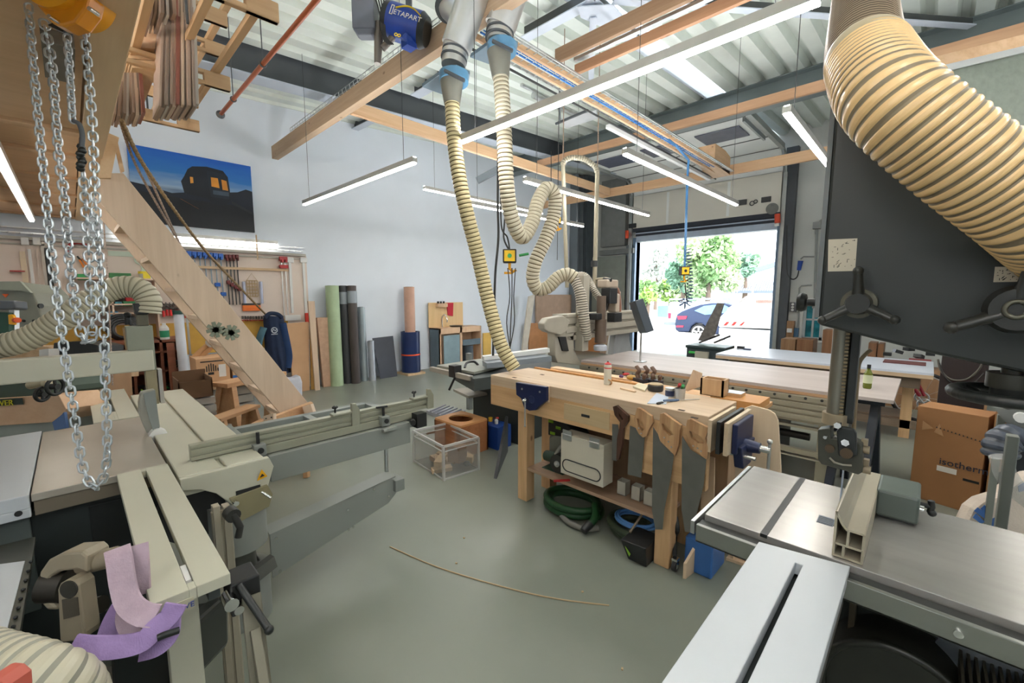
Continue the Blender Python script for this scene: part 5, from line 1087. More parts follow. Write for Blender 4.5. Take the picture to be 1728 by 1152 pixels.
# purple lifting straps
M_str = mat('strap_purple', srgb(156,130,182), .7, 0, .12, 20, bump=.2)
M_str2 = mat('strap_mauve', srgb(178,156,170), .7, 0, .1, 20, bump=.2)
sp = T('lifting_strap', 'purple lifting strap draped in loops below the front extension table', 'strap', tuple(at(200,1080,1.1)))
def ribbon(pix, w, m, up=None):
    P_ = spl([at(*p) for p in pix], 8); b = MB(); n = len(P_); L_ = []; R_ = []
    for k in range(n):
        d = (P_[min(k+1,n-1)]-P_[max(k-1,0)]).normalized(); s_ = d.cross(P_[k]-CAM).normalized()*(w/2); L_.append(P_[k]-s_); R_.append(P_[k]+s_)
    th = _F*.006
    for k in range(n-1):
        b.hexa([L_[k], R_[k], R_[k+1], L_[k+1], L_[k]+th, R_[k]+th, R_[k+1]+th, L_[k+1]+th])
    return b
P('strap_band', ribbon([(196,925,1.20),(200,945,1.17),(206,985,1.16),(216,1018,1.15),(238,1036,1.14),(262,1040,1.15)], .052, 0), M_str2, sp)
P('strap_band', ribbon([(229,920,1.22),(231,950,1.21),(233,985,1.21),(234,1005,1.22)], .048, 0), M_str2, sp)
P('strap_band', ribbon([(206,1022,1.19),(192,1048,1.18),(180,1080,1.17)], .05, 0), M_str, sp)
P('strap_band', ribbon([(212,1028,1.17),(212,1050,1.165),(228,1080,1.16)], .04, 0), M_str2, sp)
P('strap_band', ribbon([(296,1020,1.17),(285,1040,1.16),(262,1060,1.14),(240,1082,1.12),(200,1092,1.10),(150,1094,1.07),(118,1092,1.04)], .05, 0), M_str, sp)
P('strap_band', ribbon([(286,1046,1.17),(282,1075,1.16),(264,1092,1.15),(235,1100,1.15)], .045, 0), M_str, sp)
# dark housing below the straps
b = MB(); pts = [at(x, y, 1.36) for x, y in ((181,1110),(190,1103),(258,1092),(300,1078),(302,1180),(186,1180))]; b.prism(pts, _F*.25); ONE('black_housing', b, mat('housing_black', srgb(40,44,42), .35), 'black rounded machine housing at the bottom under the purple straps', 'machine', bevel=.02)
b = MB(); b.tube(spl([at(266,1076,1.12), at(280,1070,1.13), at(302,1063,1.15)], 5), .009, 8); ONE('lever', b, M_bsd, 'short black lever over the black housing below the straps', 'lever')
b = MB(); r_ = random.Random(5)
for k in range(60):
    c = at(150+45*r_.random(), 1035+35*r_.random(), 1.20+.06*r_.random()); b.ball((c.x, c.y, .47+.02*r_.random()), .006+.01*r_.random(), n=6)
ONE('sawdust', b, mat('sawdust', srgb(170,134,94), .9), 'small heap of sawdust behind the purple strap', 'sawdust', kind='stuff')
# ================================================================ TIMBER GRID, TRAYS
def timber(a, c, w, h, label, m, name='timber_beam', up=(0,0,1)):
    b = MB(); b.bar(a, c, w, h, up); return ONE(name, b, m, label, 'beam', bevel=.003)
M_gl = wood('spruce_x', srgb(196,150,104), srgb(214,172,126), 'X', 8, .6)
M_gly = wood('spruce_y', srgb(200,154,106), srgb(218,176,130), 'Y', 8, .6)
Z4 = 4.0
x0 = pz(460,268,Z4).x
timber((x0, 2.60, Z4+.10), (-1.6, 2.60, Z4+.10), .10, .20, 'long wooden beam running from the white wall to the silver ducts at the top', wood('spruce_weathered', srgb(168,138,106), srgb(186,156,122), 'X', 8, .6))
t = T('wire_tray', 'thin wire cable tray running along the top of the long wooden beam', 'tray', (-5.0,2.55,4.22))
b = MB()
for z_, y_ in ((4.205,2.54),(4.205,2.66),(4.25,2.54),(4.25,2.66)): b.box(-7.2,-2.9,y_,y_+.006,z_,z_+.006)
for k in range(44): x_ = -7.2+k*.1; b.box(x_,x_+.005,2.54,2.546,4.205,4.256); b.box(x_,x_+.005,2.54,2.666,4.203,4.208)
P('basket', b, M_zinc, t)
b = MB(); b.tube([(-7.1,2.58,4.215),(-5,2.6,4.215),(-2.9,2.59,4.215)], .012, 6); P('cable', b, M_cable, t)
timber((-5.42, 2.66, Z4+.08), (-5.5, 8.86, Z4+.08), .06, .16, 'wooden beam running towards the garage door behind the hoses', M_gly)
timber((-7.6, 8.95, Z4+.08), (-.2, 8.95, Z4+.08), .06, .18, 'wooden beam crossing in front of the raised garage door', M_gl)
timber((-6.6, 7.62, 4.66), (.6, 7.62, 4.66), .06, .14, 'wooden beam fixed below the teal grey steel girder', wood('spruce_dark', srgb(176,130,90), srgb(194,148,106), 'X', 8, .6))
M_gld = wood('spruce_brown', srgb(176,122,80), srgb(194,142,98), 'X', 8, .6)
a, c = pz(932,104,4.2), pz(1180,-14,4.2); d_ = (c-a).normalized()
timber((a.x, 3.84, 4.27), (.6, 3.84, 4.27), .045, .14, 'upper of two parallel wooden battens at the top centre, beside the light channel', wood('spruce_grey', srgb(150,112,78), srgb(172,134,98), 'X', 8, .6))
timber((-3.05, 4.16, 4.24), (.6, 4.16, 4.24), .045, .10, 'lower of two parallel wooden battens at the top centre', M_gld)
b = MB(); b.box(-2.9, .6, 3.92, 3.97, 4.20, 4.23); ONE('aluminium_channel', b, M_zinc, 'thin metal channel between the two wooden battens at the top centre', 'channel')
# long cable tray running from the ducts to the door with wooden battens and a blue cable
t = T('cable_tray', 'long cable tray with wooden battens and cables running from the ducts to the garage door', 'tray', (-3.02,5.8,4.0))
b = MB(); b.box(-3.10,-3.07,2.7,8.9,4.0,4.05); b.box(-2.93,-2.90,2.7,8.9,4.0,4.05); P('wood_batten', b, M_gly, t)
b = MB()
for x in (-3.18, -3.14, -2.86, -2.83): b.box(x-.006,x+.006,2.7,8.9,4.03,4.045)
for k in range(60): b.box(-3.18,-2.83,2.75+k*.105,2.757+k*.105,4.02,4.026)
P('wire_mesh', b, M_zinc, t)
b = MB(); b.tube([(-3.01,2.7,4.03),(-3.0,5,4.02),(-3.02,8.2,4.02)], .009, 8); b.tube([(-2.97,2.7,4.03),(-2.98,8.3,4.02)], .006, 8); P('blue_cable', b, mat('cable_blue', srgb(30,110,190), .4), t)
b = MB(); b.tube([(-3.22,2.7,4.0),(-3.22,9.1,4.0)], .012, 8); P('dark_cable', b, M_cable, t)
b = MB(); b.prism([V(-2.9,8.1,4.04),V(-2.9,8.9,3.98),V(-2.9,8.9,4.3),V(-2.9,8.6,4.36),V(-2.9,8.1,4.36)], (-.3,0,0)); P('end_board', b, M_gly, t)
b = MB(); b.box(-3.3,-3.24,5.2,8.9,3.95,4.0); P('light_channel', b, M_white, t)
# steel wire cord reel box near top centre (folded metal shade)
t = T('metal_reflector', 'folded bright metal reflector on a bracket above the suction arch', 'reflector', tuple(pz(990,190,4.4)))
q = [pz(x, y, 4.5) for x, y in ((950,195),(1008,190),(1008,200),(952,216))]
b = MB(); b.prism([pz(x, y, 4.5) for x, y in ((947,202),(1006,186),(1009,200),(955,217))], (0,0,.02)); P('sheet', b, mat('reflector_bright', srgb(196,198,200), .3, .3), t)
b = MB(); b.bar(pz(938,209,4.45), pz(992,186,4.45), .03, .03); b.bar(pz(945,205,4.45), pz(945,150,4.55), .02, .02); P('bracket', b, M_dkst, t)
b = MB(); b.tube([pz(900,160,4.8), pz(975,194,4.8)], .05, 10); b.tube([pz(880,143,4.9), pz(952,178,4.9)], .03, 8); P('tube', b, M_zinc, t)
# ================================================================ SILVER DUCTS AND HANGING HOSES
M_duct = mat('duct_galvanised', srgb(200,199,196), 0.32, 0.75, 0.08, 5)
Mc = [mat('duct_cream', srgb(206,192,150), 0.42, 0, 0.05, spec=.35), mat('duct_groove', srgb(112,98,64), 0.6)]
Mc2 = [mat('duct_cream_b', srgb(212,196,150), 0.38, 0, 0.05), mat('duct_groove_b', srgb(104,92,66), 0.6)]
def pipe_rings(b, p0, p1, r, ks):
    p0, p1 = Vector(p0), Vector(p1); d = (p1-p0)
    for k in ks: c = p0+d*k; b.cyl(c-d.normalized()*.008, c+d.normalized()*.008, r*1.04, n=24)
D1 = 4.0
dA = 3.55
t = T('ventilation_duct', 'left silver spiral duct branch with its slide gate above the left hose', 'duct', tuple(at(775,60,dA)), 'silver duct branches')
p0, p1 = at(765,112,dA), at(803,-5,dA)
b = MB(); b.cyl(p0, at(770,78,dA), .10, .11, n=28); b.cyl(at(770,80,dA), at(800,-12,dA-.1), .125, n=28); b.cyl(at(758,12,dA+.1), at(790,42,dA-.02), .10, n=24); P('body', b, M_duct, t)
b = MB(); pipe_rings(b, at(766,100,dA), at(771,76,dA), .106, (0, .45, 1)); b.cyl(at(756,20,dA+.06)+V(0,0,.02), at(759,14,dA+.1)+V(0,0,.02), .112, n=24); P('bead', b, M_dkst, t)
t2 = T('ventilation_duct', 'right silver spiral duct branch with its slide gate above the right hose', 'duct', tuple(at(845,40,dA)), 'silver duct branches')
b = MB(); b.cyl(at(842,72,dA), at(845,42,dA), .10, .115, n=28); b.cyl(at(844,46,dA), at(874,-40,dA-.1), .13, n=28); P('body', b, M_duct, t2)
b = MB(); pipe_rings(b, at(842,66,dA), at(845,44,dA), .112, (0, .5, 1)); P('bead', b, M_dkst, t2)
b = MB(); b.cyl(at(802,2,dA), at(826,-22,dA), .13, n=24); P('cross_pipe', b, M_duct, t)
M_gate = mat('gate_blue_grey', srgb(122,142,156), .4, .3); M_tape = mat('tape_blue', srgb(92,142,176), .3)
def gate(par, cx, cy, lx, ly):
    c = at(cx, cy, dA); b = MB()
    b.prism([pz(cx+x, cy+y, c.z) for x, y in ((-50,22),(-16,-2),(8,-10),(31,1),(28,17),(3,25),(-14,35))], V(0,0,.03)); g = P('slide_gate', b, M_gate, par, .003)
    b = MB(); b.bar(at(cx-12,cy-6,dA-.12), at(cx+22,cy+11,dA-.12), .03, .02); P('gate_rail', b, M_dkst, g)
    b = MB(); b.cyl(at(cx+4,cy+1,dA), at(cx+4,cy+14,dA), .125, .12, n=26); P('tape_collar', b, M_tape, g)
gate(t, 762, 125, 713, 150); gate(t2, 843, 75, 790, 97)
def hang(pix, r, pitch, mats, name, label, cat='hose', n=18, depth=.09, cuff=None):
    pts = [at(*p) for p in pix]; tt = T(name, label, cat, tuple(pts[0]))
    P('hose_body', hose_mb(pts, r, pitch, n, depth), mats, tt)
    if cuff:
        b = MB(); b.cyl(at(*cuff[0]), at(*cuff[1]), cuff[2], cuff[3], n=24); P('reducer', b, M_alu if len(cuff) < 5 else cuff[4], tt)
    return tt
M_red_ = mat('reducer_grey', srgb(128,126,116), .45, .3)
h1 = hang([(763,172,dA),(766,230,dA),(775,300,dA),(788,360,dA+.05),(806,430,dA+.15),(822,500,dA+.2),(838,560,dA+.2),(850,592,dA+.2),(868,622,dA+.2)], .062, .034, Mc, 'suction_hose', 'left of the two long cream ribbed hoses, reaching down behind the bench', cuff=((762,136,dA),(763,176,dA),.098,.066,M_red_))
h2 = hang([(845,130,dA),(849,190,dA),(852,250,dA),(855,310,dA+.05),(863,365,dA+.15),(880,400,dA+.25),(897,378,dA+.3),(908,340,dA+.35),(922,318,dA+.4),(936,330,dA+.45),(934,365,dA+.5),(920,405,dA+.5),(904,440,dA+.5),(899,470,dA+.55),(908,488,dA+.6),(925,484,dA+.6),(942,468,dA+.6),(958,463,dA+.6),(970,470,dA+.6)], .066, .034, [mat('duct_ivory', srgb(196,188,166), 0.4, 0, 0.05), mat('duct_groove_ivory', srgb(116,104,80), 0.6)], 'suction_hose', 'right long cream hose hanging in an S bend down to the router gantry', cuff=((842,88,dA),(845,132,dA),.10,.07,M_red_))
# hose saddle and cords at the S bend
b = MB(); b.tube([at(930,318,dA+.45), at(930,255,dA+.45)], .004, 5); ONE('suspension_rope', b, M_cable, 'thin dark cord holding up the S bend of the hose', 'cord')
# big foreground duct at top right
bg_h = T('big_suction_hose', 'thick cream ribbed suction hose crossing the upper right corner close to the camera', 'hose', tuple(at(1500,170,.9)))
P('hose_body', hose_mb([at(1463,100,1.05), at(1500,166,.915), at(1600,252,.87), at(1728,349,.852), at(1866,454,.84), V(.60,1.16,1.42), V(.68,1.2,.95), V(.70,1.25,.4)], .088, .019, 40, .045, wide=True), [mat('duct_tan_big', srgb(226,190,136), 0.26, 0, 0.05, 5), mat('duct_groove_big', srgb(126,112,88), 0.5)], bg_h)
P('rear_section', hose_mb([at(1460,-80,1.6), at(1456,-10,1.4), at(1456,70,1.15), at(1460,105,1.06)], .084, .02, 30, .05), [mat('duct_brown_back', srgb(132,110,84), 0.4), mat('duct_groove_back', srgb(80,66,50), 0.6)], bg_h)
b = MB(); b.ball(at(1462,98,1.05), .0865, n=32); P('smooth_elbow', b, mat('cuff_grey_cream', srgb(176,160,128), .35), bg_h)
# galvanised sheet at the right top and light box
t = T('sheet_metal_hood', 'speckled galvanised sheet metal hood behind the thick hose at the right', 'hood', tuple(at(1660,180,2.5)))
b = MB(); b.prism([at(x, y, 2.4) for x, y in ((1560,125),(1860,52),(1860,420),(1560,330))], V(_F.x,_F.y,0)*.4); P('sheet', b, mat('galvanised_speckle', srgb(158,164,150), .5, .3, .10, 30), t)
b = MB(); b.bar(at(1560,124,2.39), at(1860,52,2.39), .02, .035); P('rim', b, M_white, t)
timber(at(1560,116,3.2), at(1900,30,3.2), .05, .12, 'short wooden beam above the galvanised hood at the right', M_gl)
# ceiling drop cords with yellow boxes
def ybox(cx, cy, d, s, label, grn=True):
    c = at(cx, cy, d); tt = T('pull_switch', label, 'switch', tuple(c), 'yellow ceiling boxes')
    u = _R; b = MB(); f = V(_F.x,_F.y,0).normalized(); h = s
    def q(a, e, k): return c+u*a+V(0,0,e)+f*k
    b.hexa([q(-h,-h,-.04), q(h,-h,-.04), q(h,-h,.05), q(-h,-h,.05), q(-h,h,-.04), q(h,h,-.04), q(h,h,.05), q(-h,h,.05)]); P('case', b, M_black, tt, .01)
    b = MB(); k = h*.78; b.hexa([q(-k,-k,-.046), q(k,-k,-.046), q(k,-k,-.04), q(-k,-k,-.04), q(-k,k,-.046), q(k,k,-.046), q(k,k,-.04), q(-k,k,-.04)]); fc = P('face', b, mat('switch_yellow', srgb(235,190,30), .4), tt)
    b = MB(); b.cyl(q(0,0,-.05), q(0,0,-.045), h*.32, n=16); P('button', b, M_green if grn else M_black, fc)
    b = MB(); b.tube([q(-.0,-h,0), q(0,-h-.05,0), q(.03,-h-.08,0), q(.06,-h-.06,0)], .014, 8); b.bar(q(-.05,-h-.09,0), q(.03,-h-.09,0), .02, .02); P('hook', b, mat('hook_yellow', srgb(226,160,24), .4), tt)
    return tt, c
tt, c = ybox(860,432,3.9,.062, 'nearest yellow and black pull box hanging between the two long hoses')
b = MB(); b.tube(spl([c+V(0,0,.06), at(856,400,3.9), at(846,380,3.9), at(845,300,3.9)], 6), .007, 6); b.tube([at(845,300,3.9), V(at(845,300,3.9).x, at(845,300,3.9).y, roofz(2))], .007, 6); P('cable', b, M_cable, tt)
b = MB(); b.tube([at(876,431,3.85), at(892,428,3.85)], .012, 8); P('green_plug', b, M_green, tt)
b = MB()
for dx in (-3, 4, 10): b.tube(spl([at(860+dx,452,3.9), at(862+dx*.5,500,3.9), at(858+dx,545,3.9), at(862-dx*.4,600,3.9)], 4), .005, 5)
P('pull_cords', b, M_cable, tt)
tt, c = ybox(941,372,6.6,.055, 'small far yellow pull box hanging before the grey corner', False)
b = MB(); b.tube([c+V(0,0,.06), V(c.x,c.y,roofz(c.y))], .006, 5); b.tube([c-V(0,0,.1), c-V(0,0,.6)], .005, 5); P('cable', b, M_cable, tt)
tt, c = ybox(1155,457,6.3,.066, 'yellow pull box hanging in front of the tree in the door opening', False)
b = MB(); b.tube([c+V(0,0,.06), at(1160,300,6.3), at(1162,270,6.3), at(1140,245,6.2), pz(1125,233,4.02)], .018, 8); P('blue_cable', b, mat('cable_blue2', srgb(60,112,160), .4), tt)
b = MB(); b.tube(spl([at(1156,478,6.3), at(1158,500,6.3), at(1160,512,6.3)], 4), .01, 6)
ax = [at(1161,420,6.3), at(1162,440,6.3), at(1164,470,6.3), at(1164,500,6.3), at(1160,514,6.3), at(1152,514,6.3), at(1150,504,6.3)]
A = resample(spl(ax, 8), .006); pts = []
for k, p in enumerate(A):
    a = k*2*math.pi/8; dd = (A[min(k+1,len(A)-1)]-A[max(k-1,0)]).normalized(); e1 = dd.cross(_F).normalized(); e2 = dd.cross(e1); pts.append(p+(e1*math.cos(a)+e2*math.sin(a))*.045)
b2 = MB(); b2.tube(pts, .007, 5); P('coiled_air_hose', b2, mat('coil_navy', srgb(48,66,96), .4), tt); P('pull_cord', b, M_cable, tt)
# black power cable left of the S hose
b = MB(); b.tube(spl([at(841,250,4.3), at(840,340,4.3), at(841,400,4.3), at(836,460,4.3), at(834,520,4.3), at(832,600,4.3)], 6), .012, 6); ONE('power_cable', b, M_cable, 'black power cable hanging down beside the left cream hose', 'cable')
b = MB(); b.tube(spl([V(at(853,300,4.4).x, at(853,300,4.4).y, 5.0), at(853,300,4.4), at(852,365,4.4), at(850,400,4.4), at(858,420,4.4)], 6), .009, 6); ONE('power_cable', b, M_cable, 'thin black cable curving to the yellow box between the hoses', 'cable')
# blue cylinder filter with lettering, grey motor
dB = 3.9
t = T('air_filter_unit', 'blue cylindrical unit with yellow arc and white letters under the roof', 'machine', tuple(at(690,45,dB)))
p0, p1 = at(668,32,dB), at(706,58,dB-.05); ax_ = (p1-p0).normalized()
p0, p1 = at(660,35,dB), at(712,52,dB)
r_ = .15
b = MB(); b.cyl(p0, p1, r_, n=32); P('drum', b, mat('drum_blue', srgb(26,62,148), .35), t, .02)
b = MB(); b.cyl(p0-(p1-p0).normalized()*.05, p0, r_*.95, r_, n=32); b.cyl(p1, p1+(p1-p0).normalized()*.05, r_, r_*.8, n=32); P('end_cap', b, M_bsd, t)
axd = (p1-p0).normalized(); nf = -(_F-axd*_F.dot(axd)).normalized(); upv = nf.cross(axd)*-1 
upv = axd.cross(nf); upv = upv if upv.z > 0 else -upv
b = MB(); base = p0+axd*.035+nf*(r_+.003)-upv*.03; letters(b, 'ETAPART', .062, base+axd*.035, axd, upv, depth=.0008); P('lettering', b, mat('letter_cream', srgb(225,220,205), .5), t)
b = MB()
pts = [base+axd*(.045+.23*k/12)+upv*(.055+.045*math.sin(math.pi*(k/12))) + nf*.001 for k in range(13)]; b.tube(pts, .008, 6, flat=.3); P('yellow_arc', b, mat('arc_yellow', srgb(240,205,40), .5), t)
b = MB(); q = base+axd*.002-upv*.01; 
for (u0,u1,v0,v1) in ((0,.028,.0,.006),(0,.028,.08,.086),(.022,.028,0,.086),(.0,.006,.0,.086)): b.hexa([q+axd*u0+upv*v0, q+axd*u1+upv*v0, q+axd*u1+upv*v0-nf*.004, q+axd*u0+upv*v0-nf*.004, q+axd*u0+upv*v1, q+axd*u1+upv*v1, q+axd*u1+upv*v1-nf*.004, q+axd*u0+upv*v1-nf*.004])
P('box_letter', b, mat('letter_cream', (0,0,0)), t)
b = MB(); b.cyl(at(683,72,dB-.05), at(690,64,dB-.05), .05, n=18); b.box(*(lambda c: (c.x-.05,c.x+.05,c.y-.05,c.y+.05,c.z-.04,c.z+.04))(at(690,74,dB-.03))); P('blue_foot', b, mat('drum_blue', (0,0,0)), t)
b = MB(); q = at(668,58,dB-.13); b.ring(q, .012, .004, tuple(_F)); b.ring(q+axd*.03, .012, .004, tuple(_F)); P('yellow_symbol', b, mat('arc_yellow', (0,0,0)), t)
b = MB(); b.cyl(at(640,40,dB), at(637,108,dB), .045, .03, n=14); b.cyl(at(645,82,dB), at(664,62,dB), .03, n=12); P('pipe', b, mat('pipe_taupe', srgb(120,112,104), .4, .3), t)
b = MB(); c = at(617,30,dB); f = V(_F.x,_F.y,0).normalized(); u = _R; b.hexa([c+u*a_*.1+f*k_*.08+V(0,0,z_) for z_ in (-.13,.16) for a_, k_ in ((-1,-1),(1,-1),(1,1),(-1,1))]); b.hexa([c+u*a_*s_+f*k_*s_*.8+V(0,0,z_) for z_, s_ in ((-.17,.06),(-.13,.1)) for a_, k_ in ((-1,-1),(1,-1),(1,1),(-1,1))]); P('grey_motor_box', b, mat('motor_box', srgb(104,108,118), .45), t, .01)
b = MB()
for k in range(4): b.tube(spl([at(628+6*k,-20,dB), at(640+3*k,20,dB-.1), at(645+2*k,60,dB-.08), at(655+3*k,75,dB-.08)], 5), .006, 6)
P('wiring', b, M_cable, t, kind='stuff')
b = MB(); b.bar(at(690,10,dB+.1), at(690,-60,dB+.1), .05, .05); P('hanger', b, M_dkst, t)
# copper sprinkler pipe
t = T('sprinkler_pipe', 'copper coloured pipe with hangers running down to the wall at the upper left', 'pipe', (-5.5,1.5,4.0))
a, c = pz(375,193,4.0), pz(540,-10,4.0); a = V(a.x, 1.51, 4.0); c = V(c.x+.6, 1.51, 4.0)
b = MB(); b.cyl(a, c, .022, n=14); P('pipe', b, mat('copper_paint', srgb(158,84,48), .35, .3), t)
b = MB(); b.lathe([(.05,0),(.045,.02),(.025,.04)], a-V(.02,0,0), (1,0,0), n=18); P('sprinkler_head', b, M_dkst, t)
for x in (-6.0, -4.9):
    b = MB(); b.cyl((x,1.51,3.97),(x,1.51,roofz(1.51)), .006, n=6); b.ring((x,1.51,4.0), .028, .008, (1,0,0), 14, 6); P('hanger', b, M_dkst, t)
# exit sign at the door panels
b = MB(); c = py(1072,243,8.8); d = py(1102,237,8.8)
t = T('exit_sign', 'green and white emergency exit sign above the raised door', 'sign', tuple(c))
b = MB(); b.box(c.x, d.x+.05, 8.78, 8.82, c.z-.06, c.z+.09); P('panel', b, mat('sign_white', srgb(220,228,222), .4), t)
b = MB(); b.box(c.x+.01, c.x+.16, 8.775, 8.78, c.z-.03, c.z+.07); b.box(d.x-.06,d.x+.04,8.775,8.78,c.z-.03,c.z+.07); P('green_field', b, mat('sign_green', srgb(30,150,90), .4), t)
b = MB(); x = c.x+.05; b.cyl((x,8.774,c.z+.05),(x,8.776,c.z+.05), .011, n=10); b.bar((x,8.7745,c.z+.035),(x-.01,8.7745,c.z+.0),.012,.002,up=(0,1,0)); b.bar((x,8.7745,c.z+.0),(x+.02,8.7745,c.z-.02),.008,.002,up=(0,1,0)); b.bar((x-.02,8.7745,c.z+.03),(x+.02,8.7745,c.z+.02),.008,.002,up=(0,1,0)); b.box(c.x+.10,c.x+.14,8.774,8.776,c.z-.02,c.z+.05); P('running_figure', b, mat('sign_white', (0,0,0)), t)
# ================================================================ LOFT, LADDER, RACKS (upper left)
M_lply = wood('loft_plywood', srgb(212,170,116), srgb(226,186,134), 'Y', 3.0, .6, knots=False)
M_lbeam = wood('loft_beam', srgb(220,180,130), srgb(232,196,148), 'X', 7, .6)
LZ = 2.72
lo = T('storage_loft', 'wooden loft deck with plywood underside and edge beam at the upper left', 'loft', (-4.5,-.6,2.7))
b = MB(); b.box(-8.25, -1.6, -2.4, .12, LZ+.22, LZ+.25); P('deck_board', b, M_lply, lo)
b = MB(); b.box(-8.25, -.8, .13, .245, LZ, LZ+.24); P('edge_beam', b, M_lbeam, lo, .004)
for k, x in enumerate((-8.1, -7.2, -6.3, -5.4, -4.5, -3.85)):
    b = MB(); b.box(x-.05, x+.05, -2.4, .13, LZ, LZ+.22); P('joist', b, M_gly, lo, .003)
b = MB(); b.box(-8.25,-1.3,-2.4,.12,LZ+.02,LZ+.04); P('soffit_board', b, wood('soffit_ply', srgb(206,160,110), srgb(220,176,128), 'Y', 3, .6, knots=False), lo)
b = MB(); b.box(-2.85,-2.45,.0,.09,LZ-.03,LZ+.2); P('grey_bracket', b, mat('bracket_taupe', srgb(116,108,96), .6), lo)
for x, z in ((-3.6,LZ+.08), (-5.0, LZ+.08), (-2.6, LZ+.1)):
    b = MB(); b.cyl((x,.12,z),(x,.10,z), .02, n=8); P('bolt', b, M_steel, lo)
# hinged loft ladder
ld = T('loft_ladder', 'pale wooden loft ladder leaning steeply from the loft beam to the floor', 'ladder', (-4.6,1.6,0))
M_ldw = wood('ladder_pine', srgb(206,178,148), srgb(220,194,166), 'Z', 7, .6)
A = px(192,300,-4.5); Bq = px(548,760,-4.5); dvec = (Bq-A); 
q1 = [px(x, y, -4.5) for x, y in ((172,292),(208,292),(520,680),(553,758),(540,775),(528,762),(160,330))]
for xx in (-4.5, -5.15):
    b = MB(); b.prism([V(xx,v.y,v.z) for v in q1], (-.045,0,0)); P('stringer', b, M_ldw, ld, .003)
n_ = 9
for k in range(n_):
    u = (k+.8)/(n_+.4); p = V(-4.5, q1[6].y, q1[6].z).lerp(V(-4.5, q1[5].y, q1[5].z), u)
    b = MB(); b.box(-5.11, -4.54, p.y-.0, p.y+.15, p.z+.0, p.z+.035); P('tread', b, M_ldw, ld, .002)
for (x, y) in ((390,561),(364,556)):
    c = px(x, y, -4.497); b = MB()
    for k in range(4): a = k*math.pi/4+.2; b.bar(c+V(0,math.cos(a)*.07,math.sin(a)*.07), c-V(0,math.cos(a)*.07,math.sin(a)*.07), .03, .008, up=(1,0,0))
    P('moss_sticker', b, mat('sticker_sage', srgb(138,146,128), .7), ld)
# ropes
def rope(pix, r, m, label, d=None, name='rope'):
    b = MB(); P_ = resample(spl([p if isinstance(p, Vector) else at(*p) for p in pix], 8), r*2.2)
    b.tube(P_, r, 6, rs=[r*(1 if k % 2 else .78) for k in range(len(P_))]); return ONE(name, b, m, label, 'rope')
M_rope = mat('rope_two_tone', srgb(146,122,88), .8, 0, .5, 60); M_rope2 = mat('rope_pale', srgb(170,152,140), .8, 0, .4, 60)
rope([pz(205,203,2.9),(250,290,3.5),(340,415,4.9),(400,480,6.1),px(448,530,-8.2)], .017, M_rope, 'thick brown and black rope slanting from the loft down past the picture')
rope([pz(204,208,2.9),(235,290,3.5),(300,405,4.6)], .011, M_rope2, 'left of two thin pale ropes in front of the picture')
rope([pz(206,208,2.9),(250,295,3.6),(305,415,4.8)], .011, M_rope2, 'right of two thin pale ropes in front of the picture')
rope([(172,330,4.5),(178,420,4.5),(182,470,4.5),(186,560,4.5),(190,650,4.5)], .008, M_rope2, 'thin rope hanging straight down behind the chains')
# lumber rack: two tiers of slotted cross boards and long battens
rk = T('lumber_rack', 'open wooden hanging rack of slotted cross boards and battens beside the loft', 'rack', (-3.5,.7,3.0))
M_rk = wood('rack_ply', srgb(186,148,102), srgb(202,166,120), 'Y', 8, .6, knots=False)
def cross(x, y0, y1, z):
    b = MB(); h = .10
    b.box(x-.02, x+.02, y0, y1, z+h-.028, z+h); b.box(x-.02, x+.02, y0, y1, z, z+.028)
    b.box(x-.021, x+.021, y1-.16, y1, z, z+h); ym = (y0+y1)/2; b.box(x-.021,x+.021,ym-.06,ym+.06,z,z+h); P('cross_board', b, M_rk, rk, .006)
YR = .93
tiers = []
for (ex, ey, z) in ((337,224,3.2), (389,156,3.2), (470,42,3.2), (335,183,3.62), (386,102,3.62), (384,48,3.62)):
    p = pz(ex, ey, z); cross(p.x, .3, p.y, z); tiers.append(p)
for z, ys in ((3.2, (.93,.72,.5)), (3.62, (1.0,.78,.5))):
    for y in ys:
        b = MB(); b.box(-5.1 if z < 3.4 else -5.4, -1.9, y-.1, y-.06, z+.10, z+.14); P('batten', b, wood('rack_batten', srgb(196,156,108), srgb(210,172,124), 'X', 8, .6, knots=False), rk, .002)
for x in (-5.0,-3.2,-2.2):
    b = MB(); b.cyl((x,.6,3.3),(x,.6,roofz(.6)), .008, n=6); P('hanger', b, M_dkst, rk)
# veneer and board offcuts standing in the rack
r_ = random.Random(11)
cols = [srgb(196,168,148), srgb(172,146,128), srgb(214,188,162), srgb(156,136,122), srgb(190,182,172), srgb(160,96,80)]
VM = [wood('offcut_%d' % k, tuple(c*.9 for c in cl), cl, 'Z', 10, .6, knots=False) for k, cl in enumerate(cols)]
def sheets(x0, x1, y, ztop, n, label, spread, group, d0, xe=-3.0, name='offcut_board'):
    for k in range(n):
        u = k/(n-1); cx = x0+(x1-x0)*u
        pb = at(cx, y+3*math.sin(k*1.9), d0+.02*(k % 3)); pt = at(cx+spread*(u-.5)*-1, ztop, d0-.15)
        b = MB(); d = (pt-pb); th = V(0,1,0)*(.012+.006*(k % 2))
        bk = V(-.30,0,0)
        b.prism([pb, pb+bk, pt+bk, pt], th)
        nth = ['nearest the loft','farthest from the loft'][k > n/2] if n > 3 else 'middle'
        ONE(name, b, VM[k % 5 if k != 9 else 5], ORD[k]+' from the left '+label, 'board', group=group)
sheets(268, 330, 178, -40, 20, 'of the boards in the big fan by the loft', 14, 'offcuts in the big fan by the loft', 2.7)
sheets(192, 240, 192, 122, 10, 'of the boards in the lower left bundle', 12, 'offcuts in the lower left bundle', 3.0)
sheets(240, 292, 22, -40, 6, 'of the boards in the topmost bundle', 10, 'offcuts in the topmost bundle', 2.5)
